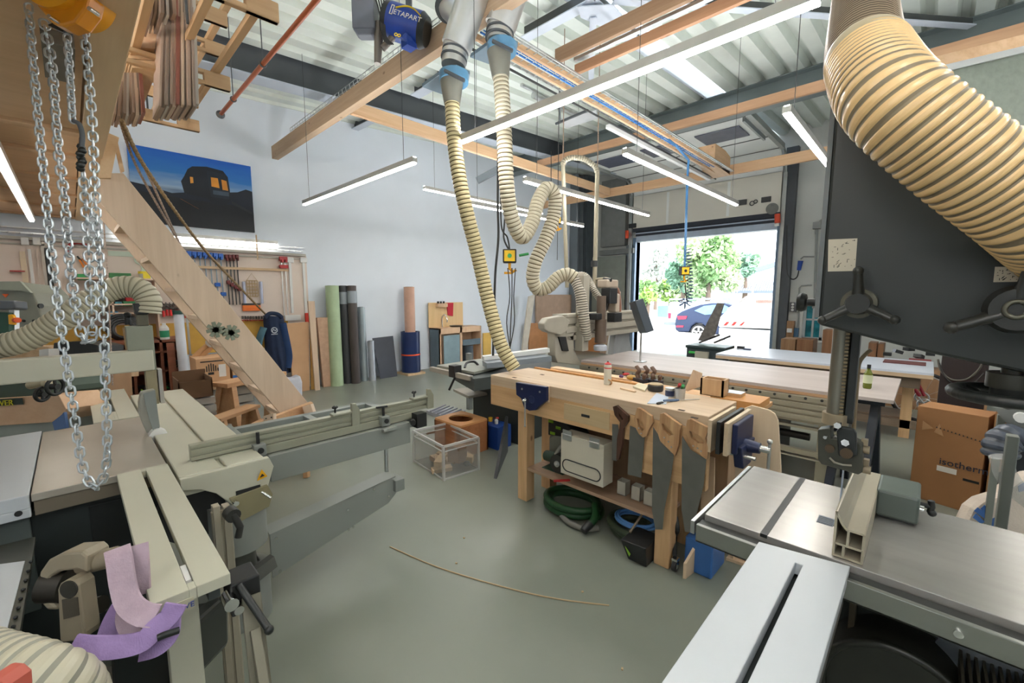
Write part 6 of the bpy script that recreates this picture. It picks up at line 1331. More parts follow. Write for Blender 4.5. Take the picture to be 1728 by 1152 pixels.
b = MB(); b.prism([at(x, y, 2.75) for x, y in ((222,22),(268,36),(262,82),(214,80))], V(-.8,0,0)); ONE('wide_plank', b, wood('plank_tan', srgb(190,146,104), srgb(206,162,120), 'X', 8, .6, knots=False), 'wide tan plank end between the loft beam and the fan of offcuts', 'plank', bevel=.004)
for k in range(4):
    b = MB(); b.prism([at(214+3*k, 84+8*k, 2.8), at(262+k, 86+9*k, 2.8), at(262+k, 92+9*k, 2.8), at(214+3*k, 90+8*k, 2.8)], V(-.8,0,0)); ONE('thin_plank', b, M_rk, ORD[k]+' tan board from the top in the small stack under the wide plank', 'plank', 'thin boards under the wide plank')
for k, (x, c_) in enumerate(((222, srgb(64,62,56)), (232, srgb(96,84,72)), (240, srgb(66,66,70)), (250, srgb(150,110,84)), (254, srgb(70,60,56)))):
    b = MB(); b.prism([at(x, 126, 2.9), at(x+.0, 98, 2.85), at(x+5, 98, 2.85), at(x+5, 127, 2.9)], V(-.8,0,0)); ONE('dark_offcut', b, mat('dkoff%d' % k, c_, .6), ORD[k]+' dark offcut end from the left in the gap between both board bundles', 'board', 'dark offcuts by the loft')
# crate-like box by the loft corner
t = T('wooden_bracket', 'angled wooden brace under the loft beam beside the ladder top', 'brace', tuple(at(190,250,4.6)))
b = MB(); b.prism([px(x, y, -4.4) for x, y in ((178,222),(201,232),(187,300),(165,300))], (-.05,0,0)); P('brace', b, M_lbeam, t)
b = MB(); b.prism([px(x, y, -4.6) for x, y in ((191,233),(197,232),(210,288),(204,290))], (-.05,0,0)); P('rail', b, M_lbeam, t)
# ================================================================ CHAIN HOIST
ho = T('chain_hoist', 'yellow chain hoist hanging at the top left corner close to the camera', 'hoist', tuple(at(112,0,1.45)))
M_hy = mat('hoist_yellow', srgb(236,164,40), .3, .1, .05)
dh = 1.4
c = at(106,-24,dh)
b = MB(); ff = V(_F.x,_F.y,0).normalized(); b.cyl(c-ff*.05, c+ff*.09, .095, n=36); P('drum_cover', b, M_hy, ho, .015)
b = MB(); b.cyl(c-ff*.07, c-ff*.05, .055, .07, n=30); b.cyl(c-ff*.078, c-ff*.07, .035, n=24); P('cover_boss', b, mat('hoist_yellow_pale', srgb(240,196,96), .3, .1), ho)
b = MB(); b.prism([at(x, y, dh-.02) for x, y in ((56,-8),(62,10),(86,38),(104,44),(126,38),(144,14),(150,-10))], ff*.06); P('lower_housing', b, mat('hoist_orange', srgb(214,136,26), .35), ho, .008)
b = MB(); b.tube(spl([at(132,44,dh+.05), at(146,36,dh+.05), at(158,14,dh+.05), at(160,-12,dh+.05)], 5), .012, 8); b.prism([at(x, y, dh+.03) for x, y in ((80,42),(106,54),(110,44),(90,38))], ff*.03); P('side_plate', b, M_bsd, ho)
for x, y in ((82,27),(150,14)):
    b = MB(); q = at(x, y, dh-.05); b.cyl(q, q+ff*.03, .007, n=6); P('housing_bolt', b, M_chrome, ho)
b = MB(); b.tube([at(118,-40,dh), at(118,-90,dh), V(at(118,-60,dh).x, at(118,-60,dh).y, LZ+.2)], .012, 8); P('hook', b, M_steel, ho)
M_chain = mat('chain_steel', srgb(196,202,206), .3, .85, .05)
def link_mb(L, w, r):
    b = MB(); pts = []; hl = L/2-w/2
    for k in range(9): a = math.pi*k/8; pts.append(V(w/2*math.cos(a), 0, hl+w/2*math.sin(a)))
    for k in range(9): a = math.pi+math.pi*k/8; pts.append(V(w/2*math.cos(a), 0, -hl+w/2*math.sin(a)))
    b.tube(pts, r, 6, closed=True); return b
def chain(path, pitch, r, w, label, parent_group=None, twist=0.35):
    """one chain as one thing; every link a part of its own"""
    P_ = resample(spl([Vector(p) for p in path], 10), pitch)
    tt = T('hanging_chain', label, 'chain', tuple(P_[0]), 'bright steel hoist chains')
    base = P('chain_link', link_mb(pitch+2*r*1.6, w, r), M_chain, tt); base.data.transform(Matrix.Translation(P_[0]))   # undo origin offset
    for k in range(len(P_)-1):
        o = base if k == 0 else base.copy()
        if k: COL.objects.link(o); o.parent = tt
        d = (P_[k+1]-P_[k]).normalized(); m = (P_[k]+P_[k+1])/2-P_[0]
        q = d.to_track_quat('Z', 'Y'); ang = twist+(math.pi/2 if k % 2 else 0)
        o.matrix_local = Matrix.Translation(m) @ q.to_matrix().to_4x4() @ Matrix.Rotation(ang, 4, 'Z')
    return tt
dc = 1.42
chain([at(48,8,dc), at(56,110,dc), at(70,260,dc), at(86,420,dc), at(104,560,dc), at(124,690,dc), at(138,780,dc), at(150,812,dc), at(162,824,dc), at(174,806,dc), at(181,760,dc), at(178,650,dc), at(174,520,dc), at(163,370,dc+.02), at(155,200,dc+.02), at(142,45,dc+.02)], .0255, .0033, .021, 'longest hoist chain, hanging in a deep loop over the saw table')
chain([at(74,35,dc+.06), at(88,120,dc+.06), at(98,250,dc+.06), at(108,330,dc+.06), at(118,450,dc+.06), at(132,540,dc+.06), at(140,572,dc+.06), at(149,578,dc+.06), at(156,560,dc+.06), at(152,470,dc+.06), at(146,360,dc+.06), at(140,290,dc+.06)], .0255, .0036, .024, 'shorter hoist chain with its loop ending in front of the ribbed hose')
chain([at(113,60,dc+.02), at(118,130,dc+.02), at(122,205,dc+.02)], .02, .0036, .019, 'short load chain between hoist and black hook block')
t = T('hook_block', 'black hook block at the end of the short load chain', 'hook', tuple(at(138,240,dc)))
b = MB(); 
for k in range(7): b.ball(at(137+2*math.sin(k*2), 248+6*k, dc+.01*math.cos(k*2)), .012, n=8)
P('bundled_links', b, M_bsd, t)
b = MB(); b.tube(spl([at(124,204,dc), at(134,210,dc), at(139,228,dc), at(138,248,dc)], 5), .007, 8); P('hook', b, M_dkst, t)
# thick cream hose over the table saw to the guard
hang([(-60,592,2.35),(20,580,2.4),(70,560,2.45),(120,528,2.5),(165,500,2.58),(200,485,2.64),(232,486,2.68),(250,504,2.70),(250,528,2.70)], .068, .026, [mat('duct_grey_cream', srgb(190,184,160), .45, 0, .04), mat('duct_groove_grey', srgb(136,130,108), .6)], 'suction_hose', 'thick grey cream hose arching over the table saw to the blade guard', n=24, depth=.07)
hang([(-90,1105,1.0),(-20,1125,.98),(60,1145,.97),(112,1170,1.0),(130,1220,1.05)], .072, .024, [mat('duct_beige_low', srgb(196,190,168), .35), mat('duct_line_low', srgb(150,148,134), .5)], 'suction_hose', 'thick beige hose end in the lower left corner of the frame', n=30, depth=.05)
b = MB(); b.prism([at(x, y, .80) for x, y in ((-30,1148),(-8,1150),(6,1162),(8,1190),(-30,1190))], _F*.05); ONE('red_clamp', b, mat('clamp_red_faded', srgb(190,92,76), .5), 'reddish plastic piece at the very bottom left corner', 'clamp', bevel=.006)
# ================================================================ TOOL WALL, LEFT BACKGROUND
XW = XL+.03
M_tw = mat('tool_wall_board', srgb(222,206,194), .7, 0, .03, 2)
p1_, p0_ = px(527,425,XL), px(530,520,XL)
tw_ = T('tool_wall', 'pale wooden tool board covering the lower left part of the white wall', 'board', (XL+.02, 1.3, 0))
b = MB(); b.box(XL+.001, XL+.03, -3.0, 3.08, .9, 2.44); P('panel', b, M_tw, tw_)
b = MB(); b.box(XL+.03, XL+.10, -3.0, 3.05, 2.42, 2.46); b.box(XL+.03, XL+.06, -3.0, 3.05, 2.36, 2.38); P('top_ledge', b, mat('ledge_grey', srgb(170,166,156), .5), tw_)
b = MB(); b.box(XL+.03, XL+.08, .9, 2.75, 2.14, 2.18); P('clamp_rail', b, M_pineY, tw_)
b = MB(); b.box(XL+.03,XL+.036,-1.2,2.7,.80,1.30); P('ochre_band', b, mat('osb_ochre', srgb(204,160,72), .7), tw_)
X_ = XL+.065
def wallobj(x, y, X=X_): return px(x, y, X)
# wire tray along the top
b = MB()
for z in (2.50, 2.56): b.box(XL+.05,XL+.06,-3,3.0,z,z+.008); b.box(XL+.16,XL+.17,-3,3.0,z,z+.008)
for k in range(58): b.box(XL+.05,XL+.17,-3+k*.105,-2.994+k*.105,2.498,2.504)
P('wire_tray', b, M_zinc, tw_)
def clampbar(px_, ytop, ybot, mh, head, slide, label, group, hw=.030, md=None):
    a, c = wallobj(px_, ytop), wallobj(px_+(ybot-ytop)*.03, ybot); c = V(X_, a.y, c.z)
    tt = T('bar_clamp', label, 'clamp', tuple(c), group)
    b = MB(); b.box(X_-.006, X_+.006, a.y-.007, a.y+.007, c.z, a.z); P('bar', b, md or M_steel, tt)
    b = MB(); b.box(X_-.03, X_+.04, a.y-hw, a.y+hw, a.z-.0, a.z+.07); b.box(X_+.0,X_+.08,a.y-hw*.5,a.y+hw*.5,a.z-.03,a.z+.02); P('head', b, mh, tt, .004)
    if slide:
        s = wallobj(px_+1, slide); b = MB(); b.box(X_-.02, X_+.05, a.y-hw*1.1, a.y+hw*1.1, s.z-.03, s.z+.03); b.cyl((X_+.04,a.y+hw,s.z-.01),(X_+.04,a.y-hw*1.6,s.z+.01), .012); P('slide', b, mh, tt, .004)
    return tt
M_cb = mat('clamp_blue', srgb(40,100,190), .4); M_cr = mat('clamp_red', srgb(170,40,42), .4); M_crd = mat('clamp_dark_red', srgb(110,40,40), .45)
for k in range(8):
    sl = {0: 452, 1: 453, 6: 480, 7: 496}.get(k)
    clampbar(310+k*8.9, 431+k*.6, 500+k*3, M_cb, 1, sl, ORD[k]+' blue headed bar clamp from the left in the row on the tool wall', 'blue bar clamps on the tool wall', md=mat('bar_blue_grey', srgb(120,138,150), .4, .4))
for k in range(4):
    clampbar(382+k*5.9, 437, 514+k*.0, M_crd, 1, 476+k*4, ORD[k]+' brown headed bar clamp from the left, right of the blue clamps', 'dark bar clamps on the tool wall', hw=.02, md=M_bsd)
for k in range(2):
    clampbar(474.5+k*6.5, 440, 535, M_cr, 1, 450, ['left','right'][k]+' of two tall red bar clamps at the right of the tool wall', 'red bar clamps on the tool wall', hw=.032)
for k in range(14):
    c = wallobj(274+k*6.2, 515+k*.35); tt = T('screw_clamp', ORD[k]+' small red handled clamp from the left above the ochre band', 'clamp', tuple(c-V(0,0,.1)), 'small red clamps in the long row')
    b = MB(); b.box(X_,X_+.05,c.y-.016,c.y+.016,c.z-.0,c.z+.03); b.box(X_-.01,X_+.01,c.y-.005,c.y+.005,c.z-.14,c.z+.05); b.box(X_,X_+.06,c.y-.02,c.y+.02,c.z-.045,c.z-.025); P('frame', b, mat('clamp_iron', srgb(80,70,66), .45, .3), tt)
    b = MB(); zz = c.z-.06-.02*(k % 3 == 0); b.cyl((X_+.05,c.y,zz),(X_+.05,c.y,zz-.09), .016, .018); P('grip', b, mat('grip_red', srgb(214,40,40), .4), tt)
for k in range(9):
    c = wallobj(409+k*4.6, 538); tt = T('screw_clamp', ORD[k]+' tiny clamp from the left in the row below the orange box', 'clamp', tuple(c-V(0,0,.06)), 'tiny clamps in the short row')
    b = MB(); b.box(X_,X_+.04,c.y-.011,c.y+.011,c.z+.0,c.z+.05); P('frame', b, mat('clamp_iron', (0,0,0)), tt)
    b = MB(); b.box(X_,X_+.05,c.y-.012,c.y+.012,c.z-.03,c.z-.012); P('grip', b, M_cr, tt)
def wb_(x0, y0, x1, y1, X, d, m, name, label, cat, bevel=0, group=None):
    a, c = px(x0, y0, X), px(x1, y1, X); c.z = max(0, c.z); b = MB(); b.box(X-d, X, a.y, c.y, c.z, a.z); return ONE(name, b, m, label, cat, group=group, bevel=bevel)
# key rack / orange plane rack
t = T('tool_rack', 'hanging wire rack of small tools between two blue tubes over an orange box', 'rack', tuple(px(425,500,XL+.1)))
b = MB(); a, c = px(416,473,XL+.06), px(436,500,XL+.06)
for k in range(6): z = c.z+(a.z-c.z)*k/5; b.box(XL+.05,XL+.06,a.y,c.y,z-.006,z+.006)
for k in range(5): y = a.y+(c.y-a.y)*k/4; b.box(XL+.05,XL+.06,y-.004,y+.004,c.z,a.z)
b.tube([V(XL+.06,a.y,a.z), V(XL+.06,(a.y+c.y)/2,a.z+.12), V(XL+.06,c.y,a.z)], .003, 5); P('wire_rack', b, mat('rack_straw', srgb(186,158,110), .5), t)
for x in (411, 440):
    p_ = px(x,475,XL+.07); q_ = px(x,512,XL+.07); b = MB(); b.cyl((p_.x,p_.y,q_.z),(p_.x,p_.y,p_.z), .022, n=14); P('glass_tube', b, mat('tube_lilac', srgb(190,196,220), .2), t)
a, c = px(410,513,XL+.1), px(440,521,XL+.1); b = MB(); b.box(XL+.03,XL+.10,a.y,c.y,c.z-.0,a.z); b.box(XL+.03,XL+.09,a.y,c.y,c.z-.03,c.z); P('orange_box', b, mat('orange_box', srgb(240,120,40), .4), t, .004)
b = MB(); b.box(XL+.031,XL+.102,a.y-.002,c.y+.002,a.z-.02,a.z+.012); P('black_strap', b, M_black, t)
# white trunkings and sockets on the tool wall
for k, (x, yt, yb) in enumerate(((489,443,528),(512,443,530))):
    a, c = px(x,yt,XL+.05), px(x,yb,XL+.05); tt = T('cable_trunking', ['left','right'][k]+' white cable trunking at the right end of the tool wall', 'trunking', (XL+.05,a.y,c.z))
    b = MB(); b.box(XL+.03,XL+.06,a.y-.02,a.y+.02,c.z,a.z); P('duct', b, M_white, tt)
    b = MB(); b.box(XL+.03,XL+.08,a.y-.06,a.y+.06,a.z,a.z+.09); P('junction_box', b, M_white, tt, .005)
wb_(481,532,508,540,XL+.1,.06,M_white,'socket_strip','white socket strip below the left white trunking','socket',.004)
wb_(515,528,522,545,XL+.12,.04,mat('brush_red', srgb(206,50,30), .5),'hand_brush','red hand brush hanging below the right white trunking','brush',.01)
wb_(432,396,436,438,XL+.22,.03,M_pineZ,'wooden_strip','short wooden strip hanging from the lit shelf above the tool wall','strip')
# back wall sheets at left: bars, squares, saws hung (x 30-160)
for k, (x, w, y0, y1, m, lab) in enumerate([(45,3,424,550,mat('lath_cream', srgb(214,196,168), .6),'cream lath'), (54,2.5,420,505,M_white,'thin white tube'), (65,4.5,421,497,mat('rule_white', srgb(216,212,200), .5),'wide white rule'), (78,4,408,532,mat('rail_grey_w', srgb(178,170,158), .4,.3),'grey metal rail'), (86,2.5,418,540,M_bsd,'black bar')]):
    a, c = px(x-w,y0,XL+.07), px(x+w,y1,XL+.07); b = MB(); b.box(XL+.03,XL+.06,a.y,c.y,c.z,a.z); ONE('hanging_bar', b, m, lab+' hanging vertically on the left part of the tool wall', 'bar')
for k, x in enumerate((41, 61)):
    wb_(x-7,400,x+8,413,XL+.12,.08,M_white,'junction_box',['left','right'][k]+' of two white junction boxes at the top left of the tool wall','box',.004)
wb_(16,456,42,458.5,XL+.1,.05,M_cr,'t_bar','short red bar clamp head on the left part of the tool wall','clamp')
t = T('wall_square', 'large pale green framing square on the tool wall behind the ladder', 'square', tuple(px(240,440,XL+.05)))
b = MB(); a, c, e = px(182,424,XL+.05), px(250,432,XL+.05), px(250,462,XL+.05); b.box(XL+.03,XL+.05,a.y,c.y,c.z-.02,c.z+.05); b.box(XL+.03,XL+.05,c.y-.09,c.y,e.z,c.z); P('square', b, mat('square_green', srgb(196,208,192), .5), t)
b = MB(); b.ring((XL+.045,c.y-.09,c.z-.06), .06, .01, (1,0,0), 20, 6); P('dial', b, mat('square_green', (0,0,0)), t)
t = T('protractor', 'red toothed arc hanging on the tool wall behind the chains', 'tool', tuple(px(134,420,XL+.05)))
b = MB(); b.ring(tuple(px(133,422,XL+.06)), .10, .022, (1,0,0), 16, 6, a0=-.2, a1=2.6); P('arc', b, M_cr, t)
t = T('pliers', 'pliers with orange handles on the tool wall behind the chains', 'pliers', tuple(px(138,440,XL+.05)))
b = MB(); b.bar(px(134,438,XL+.05), px(142,452,XL+.05), .03, .02); b.bar(px(139,436,XL+.05), px(146,446,XL+.05), .03, .02); P('handles', b, mat('handle_orange', srgb(230,130,40), .5), t)
b = MB(); b.bar(px(130,432,XL+.05), px(137,440,XL+.05), .02, .02); P('jaws', b, M_bsd, t)
# shelves with systainers / boxes
sh = T('wall_shelf', 'pale wooden shelf unit under the tool wall behind the ribbed hose', 'shelf', (XL+.3,.2,0))
M_shf = wood('shelf_pink_ply', srgb(206,176,150), srgb(220,192,166), 'Y', 8, .6, knots=False)
Xs = -7.95
def sheet(x0, y0, x1, y1, X, d): a, c = px(x0,y0,X), px(x1,y1,X); return (X-d, X, a.y, c.y, c.z, a.z)
b = MB()
for y in (470, 498, 516, 532): a, c = px(115,y,Xs), px(262,y,Xs); b.box(XL+.04, Xs, a.y, c.y, (a.z), a.z+.02)
for x in (186, 262): a, c = px(x,470,Xs), px(x,590,Xs); b.box(XL+.04, Xs, a.y-.01, a.y+.01, c.z, a.z)
P('boards', b, M_shf, sh)
BX = [(130,462,150,472,M_green,'green box'),(184,460,222,470,mat('box_green_dk', srgb(60,120,70), .5),'long green box on the upper shelf'),(194,509,206,516,mat('box_teal', srgb(70,140,150), .5),'teal box'),(208,508,232,516,mat('box_green2', srgb(46,120,70), .5),'dark green box on the middle shelf'),(182,526,200,533,mat('box_blue2', srgb(60,140,180), .5),'light blue box on the lower shelf'),(212,500,230,508,M_cr,'dark red box'),(140,500,160,512,mat('box_blk', srgb(50,46,44), .5),'black box')]
for x0,y0,x1,y1,m,lab in BX: wb_(x0,y0,x1,y1,Xs-.02,.22,m,'small_box',lab+' on the wall shelf behind the hose','box',.004)
t = T('tub', 'white and yellow tub standing on the shelf right of the green box', 'tub', tuple(px(248,470,Xs)))
a, c = px(235,460,Xs), px(262,471,Xs); b = MB(); yc = (a.y+c.y)/2; b.lathe([((c.y-a.y)/2*.85,c.z),((c.y-a.y)/2,a.z)], (Xs-.15,yc,0), n=24); P('tub', b, M_white, t)
b = MB(); b.lathe([((c.y-a.y)/2*1.03,a.z-.01),((c.y-a.y)/2*1.03,a.z+.025)], (Xs-.15,yc,0), n=24); b.box(Xs-.15+(c.y-a.y)/2-.01, Xs-.15+(c.y-a.y)/2+.006, yc-.04, yc+.04, c.z+.01, a.z); P('yellow_lid', b, mat('lid_yellow', srgb(240,220,60), .4), t)
t = T('cable_reel', 'black coiled cable lying on the cabinet behind the blade guard', 'cable', tuple(px(208,560,-7.8)))
b = MB(); c = px(208,552,-7.8)
for k in range(4): b.ring(c+V(.02*k,0,-.01*k), .17-.02*k, .022, (1,.1,.3), 24, 8)
P('coil', b, M_black, t)
# brown shelf cabinets with green festool-like tools
cb_ = T('tool_cabinet', 'low reddish brown cabinet with open shelves full of tools behind the saw', 'cabinet', (-7.6,.7,0))
M_cab = wood('cabinet_redbrown', srgb(122,66,40), srgb(146,84,54), 'Y', 8, .5, knots=False)
Xc = -7.3
a, c = px(150,578,Xc), px(352,578,Xc)
zt = px(300,572,Xc).z
y0, y1 = px(172,600,Xc).y, px(313,600,Xc).y
b = MB(); b.box(-7.9, Xc, y0, y1, zt-.03, zt); 
for z in (.02, .35, .62, .85): b.box(-7.9, Xc, y0, y1, z*zt, z*zt+.02)
for u in (0, .33, .68, .985): b.box(-7.9, Xc, y0+(y1-y0)*u, y0+(y1-y0)*u+.03, 0, zt)
b.box(-7.92,-7.9,y0,y1,0,zt); P('carcass', b, M_cab, cb_)
r_ = random.Random(8)
for k in range(9):
    u = .04+.95*k/9; z = (.35,.62,.02)[k % 3]*zt+.022; y = y0+(y1-y0)*u
    tt = T('power_tool', ORD[k]+' dark power tool from the left in the brown open cabinet', 'tool', (Xc-.2,y+.06,z), 'power tools in the brown cabinet')
    b = MB(); b.ob((Xc-.18,y+.07,z+.055), (.2,.12,.09), rz=r_.random()); b.cyl((Xc-.12,y+.05,z+.05),(Xc-.05,y+.10,z+.08), .03); P('body', b, M_bsd, tt, .015)
    b = MB(); b.ob((Xc-.07,y+.07,z+.06), (.03,.06,.03)); P('green_grip', b, mat('lime_green', (0,0,0)) if k % 2 else M_green, tt)
t = T('glue_bottle', 'white bottle with a green label on the cabinet behind the blade guard', 'bottle', tuple(px(278,565,Xc-.1)))
c = px(278,566,Xc-.1); c = V(c.x, c.y, zt); s_ = 1.2
b = MB(); b.lathe([(.05,0),(.052,.01),(.052,.15),(.03,.19)], c, n=18); P('body', b, M_white, t)
b = MB(); b.lathe([(.053,.03),(.053,.12)], c, n=18, cap=False); P('label_band', b, mat('label_green', srgb(40,140,100), .5), t)
b = MB(); b.lathe([(.025,.19),(.022,.22)], c, n=14); P('cap', b, M_white, t)
# white tube and brown boards standing before the cabinet
t = T('plastic_tube', 'white plastic tube with a dark green cap standing before the brown cabinet', 'tube', tuple(px(307,640,-7.1)))
a, c = px(301,530,-7.1), px(313,650,-7.1); c.z = 0; b = MB(); b.cyl(c, a, .055, n=20); P('tube', b, mat('tube_white', srgb(210,214,222), .3), t)
b = MB(); b.cyl(a, a+(a-c).normalized()*.05, .062, n=20); P('cap', b, mat('cap_dkgreen', srgb(30,70,60), .4), t)
wb_(294,578,300,790,-7.15,.03,M_cab,'brown_board','narrow reddish board standing left of the white tube','board')
wb_(313,572,322,790,-7.2,.03,M_cab,'brown_board','reddish board standing right of the white tube','board')
b = MB(); a, c = px(316,536,-7.15), px(322,640,-7.15); c.z = 0; b.box(-7.17,-7.15,a.y-.012,a.y+.012,c.z,a.z); ONE('spatula', b, M_steel, 'long steel blade leaning right of the white tube', 'tool')
# workbench behind: boxes
def carton(x0, y0, x1, y1, X, d, label, m=None, name='cardboard_box', z0=None):
    a, c = px(x0,y0,X), px(x1,y1,X); zb = c.z if z0 is None else z0; tt = T(name, label, 'box', ((X-d/2), (a.y+c.y)/2, zb))
    b = MB(); b.box(X-d, X, a.y, c.y, zb, a.z); P('box', b, m or M_card, tt, .004); return tt, a, c
M_cardl = mat('cardboard_light', srgb(200,160,122), .8, 0, .04, 5)
tt, a, c = carton(330,606,389,640,-6.2,.4,'cardboard box with black flame mark and white label beneath the ladder', M_cardl)
b = MB(); yc = a.y+(c.y-a.y)*.42; zc = (a.z+c.z)/2
for k in range(7): w = .012; y = yc-.07+k*.023; h = (.04,.07,.09,.10,.09,.07,.04)[k]; b.box(-6.1995,-6.198,y,y+w,zc-.02,zc-.02+h)
b.box(-6.1995,-6.198,yc-.03,yc+.03,zc-.06,zc-.03); b.box(-6.1995,-6.198,yc-.1,yc+.13,a.z-.05,a.z-.035); P('flame_mark', b, M_black, tt)
b = MB(); b.box(-6.1995,-6.198,a.y+(c.y-a.y)*.66,a.y+(c.y-a.y)*.88,c.z+.05,a.z-.09); P('white_label', b, M_white, tt)
tt, a, c = carton(391,609,413,640,-6.2,.35,'small cardboard box with a blue bottom right of the flame box', M_cardl)
b = MB(); b.box(-6.1995,-6.198,a.y,c.y,c.z,c.z+.07); b.cyl((-6.1995,(a.y+c.y)/2,a.z-.12),(-6.197,(a.y+c.y)/2,a.z-.12), .045, n=20); P('blue_print', b, mat('print_blue2', srgb(40,110,190), .5), tt)
# pallet/bench under those boxes
t = T('board_stack', 'stack of grey white boards and a pine plank carrying the cardboard boxes', 'stack', (-6.3,1.3,0))
a, c = px(335,640,-6.0), px(430,640,-6.0)
b = MB(); b.box(-6.7,-6.05,a.y-.1,c.y,c.z-.07,c.z-.0); P('plank', b, M_pineY, t)
b = MB()
for k in range(6): b.box(-6.7,-6.08-.02*(k%2),a.y-.1,c.y,max(0,.50-.11*k),.59-.11*k)
b.box(-6.6,-6.2,a.y,c.y,.58,c.z-.07)
P('boards', b, mat('boards_greywhite', srgb(186,184,178), .5, 0, .06), t)
t = T('open_carton', 'open brown carton with clear plastic bags standing behind the sliding carriage', 'box', tuple(px(330,660,-5.4)))
X = -5.4; a, c = px(300,643,X), px(360,664,X)
b = MB(); b.box(X-.35,X,a.y,c.y,c.z-.02,c.z); b.box(X-.01,X,a.y,c.y,c.z,a.z-.02); b.box(X-.35,X-.34,a.y,c.y,c.z,a.z+.05); b.box(X-.35,X,c.y-.01,c.y,c.z,a.z); b.box(X-.35,X,a.y,a.y+.01,c.z,a.z); P('carton', b, mat('carton_dark', srgb(112,84,60), .8), t)
b = MB(); r_ = random.Random(2)
for k in range(8): b.ball((X-.1-.15*r_.random(), a.y+.1+(c.y-a.y-.2)*r_.random(), c.z+.05), .06+.03*r_.random(), 1.2, 1.3, .7, 9)
P('plastic_bags', b, clear('bag_clear', (.8,.8,.82), .5, .15), t, kind='stuff')
b = MB()
for k in range(8): b.box(-5.76,-5.40-.02*(k % 2),a.y-.05,c.y+.02,(c.z-.022)*k/8,(c.z-.022)*(k+.8)/8)
ONE('board_stack', b, mat('boards_greywhite', (0,0,0)), 'stack of pale grey boards carrying the open carton behind the carriage', 'stack')
# timber trestles by the ladder foot
def trestle(x, y, rz, label, s=1.0, zb=0):
    tt = T('saw_horse', label, 'trestle', (0,0,0), 'oak saw horses')
    M_o = wood('oak_light', srgb(186,136,86), srgb(208,160,108), 'Y', 7, .5, knots=False)
    b = MB(); b.box(-.10*s,.10*s,-.33*s,.33*s,.56*s,.60*s); P('top', b, M_o, tt, .003)
    for sx in (-1,1):
        for sy in (-1,1):
            b = MB(); b.bar((sx*.06*s,sy*.26*s,.56*s),(sx*.17*s,sy*.30*s,0), .07*s,.05*s, up=(0,1,0)); P('leg', b, M_o, tt, .003)
    for sy in (-1,1):
        b = MB(); b.prism([V(-.07*s,sy*.27*s,.56*s),V(.07*s,sy*.27*s,.56*s),V(.135*s,sy*.30*s,.22*s),V(-.135*s,sy*.30*s,.22*s)], (0,.015,0)); P('end_panel', b, M_o, tt)
    tt.location = (x,y,zb); tt.rotation_euler = (0,0,rz); return tt
q = pz(395,735,0)
trestle(-5.85, 1.46, .45, 'taller oak saw horse standing under the ladder', 1.24)
trestle(-5.2, 1.12, .65, 'lower oak saw horse in front of the taller one beside the saw carriage', .85)
b = MB(); a = at(428,722,4.0); c = at(528,684,4.35); b.bar(a, c, .06, .085); t = T('oak_lath', 'oak lath with two pale screw blocks lying across the saw horses behind the long fence', 'lath', tuple(a)); lm_ = (a+c)/2; trestle(lm_.x, lm_.y, -.8, 'smallest oak saw horse carrying the oak lath behind the long fence', (lm_.z-.045)/.60); P('bar', b, wood('oak_beam_m', srgb(196,148,102), srgb(216,172,124), 'X', 7), t, .004)
b = MB(); b.prism([at(x, y, 3.93) for x, y in ((444,702),(461,698),(462,722),(446,724))], _F*.05); P('block', b, mat('block_cream', srgb(220,196,172), .6), t)
b = MB()
for x, y in ((449,706),(458,704),(450,716),(458,714)): q = at(x, y, 3.92); b.ball(q, .008, n=6)
P('screws', b, M_bsd, t)
b = MB(); b.prism([at(x, y, 4.2) for x, y in ((510,686),(524,682),(530,700),(516,706))], _F*.06); P('block', b, mat('block_cream', (0,0,0)), t)
# firewood-like bundle, roll of foil with cardboard tubes
t = T('paper_tubes', 'brown cardboard tubes tied with white tape leaning behind the ladder', 'tubes', tuple(px(340,600,-6.6)))
for (p_, q_) in (((326,604),(372,562)), ((333,606),(377,568)), ((370,580),(398,610)), ((378,560),(420,606))):
    b = MB(); b.cyl(px(*p_,-6.5), px(*q_,-6.6), .032, n=14); P('tube', b, mat('kraft_tube', srgb(178,132,88), .7), t)
b = MB(); b.cyl(px(352,580,-6.45), px(366,572,-6.5), .05, n=14); P('white_tape', b, M_white, t)
# ================================================================ JACKET, ROLLS, BOARDS ALONG THE WHITE WALL
jk = T('work_jacket', 'dark blue work jacket with a pale round emblem on its back', 'jacket', tuple(px(470,640,-7.9)))
def jf(u, v):
    # u 0..1 across, v 0..1 downwards; outline follows the hanging jacket
    L_ = [(444,532),(446,560),(447,590),(455,612),(466,634)][0:5]; R_ = [(478,534),(484,560),(491,585),(494,605),(491,628)]
    k = v*4; i = min(3, int(k)); f = k-i
    lx = L_[i][0]*(1-f)+L_[i+1][0]*f; ly = L_[i][1]*(1-f)+L_[i+1][1]*f; rx = R_[i][0]*(1-f)+R_[i+1][0]*f; ry = R_[i][1]*(1-f)+R_[i+1][1]*f
    X = -8.12+.16*math.sin(math.pi*min(1,max(0,u)))**.6+.018*math.sin(u*24+v*3)*v
    return px(lx+(rx-lx)*u, ly+(ry-ly)*u, X)
b = MB(); b.grid(jf, 26, 20); b.grid(lambda u, v: jf(u, v)-V(.06 if 0 < u < 1 and 0 < v < 1 else 0,0,0), 26, 20)
P('body', b, mat('jacket_navy', srgb(30,44,72), .85, 0, .15, 8, bump=.2), jk)
b = MB(); P_ = [px(x, y, -8.0) for x, y in ((476,545),(483,575),(487,600),(485,620))]; b.tube(spl(P_, 6), .07, 12, rs=None, flat=.7); P('sleeve', b, mat('jacket_navy2', srgb(36,62,104), .85), jk)
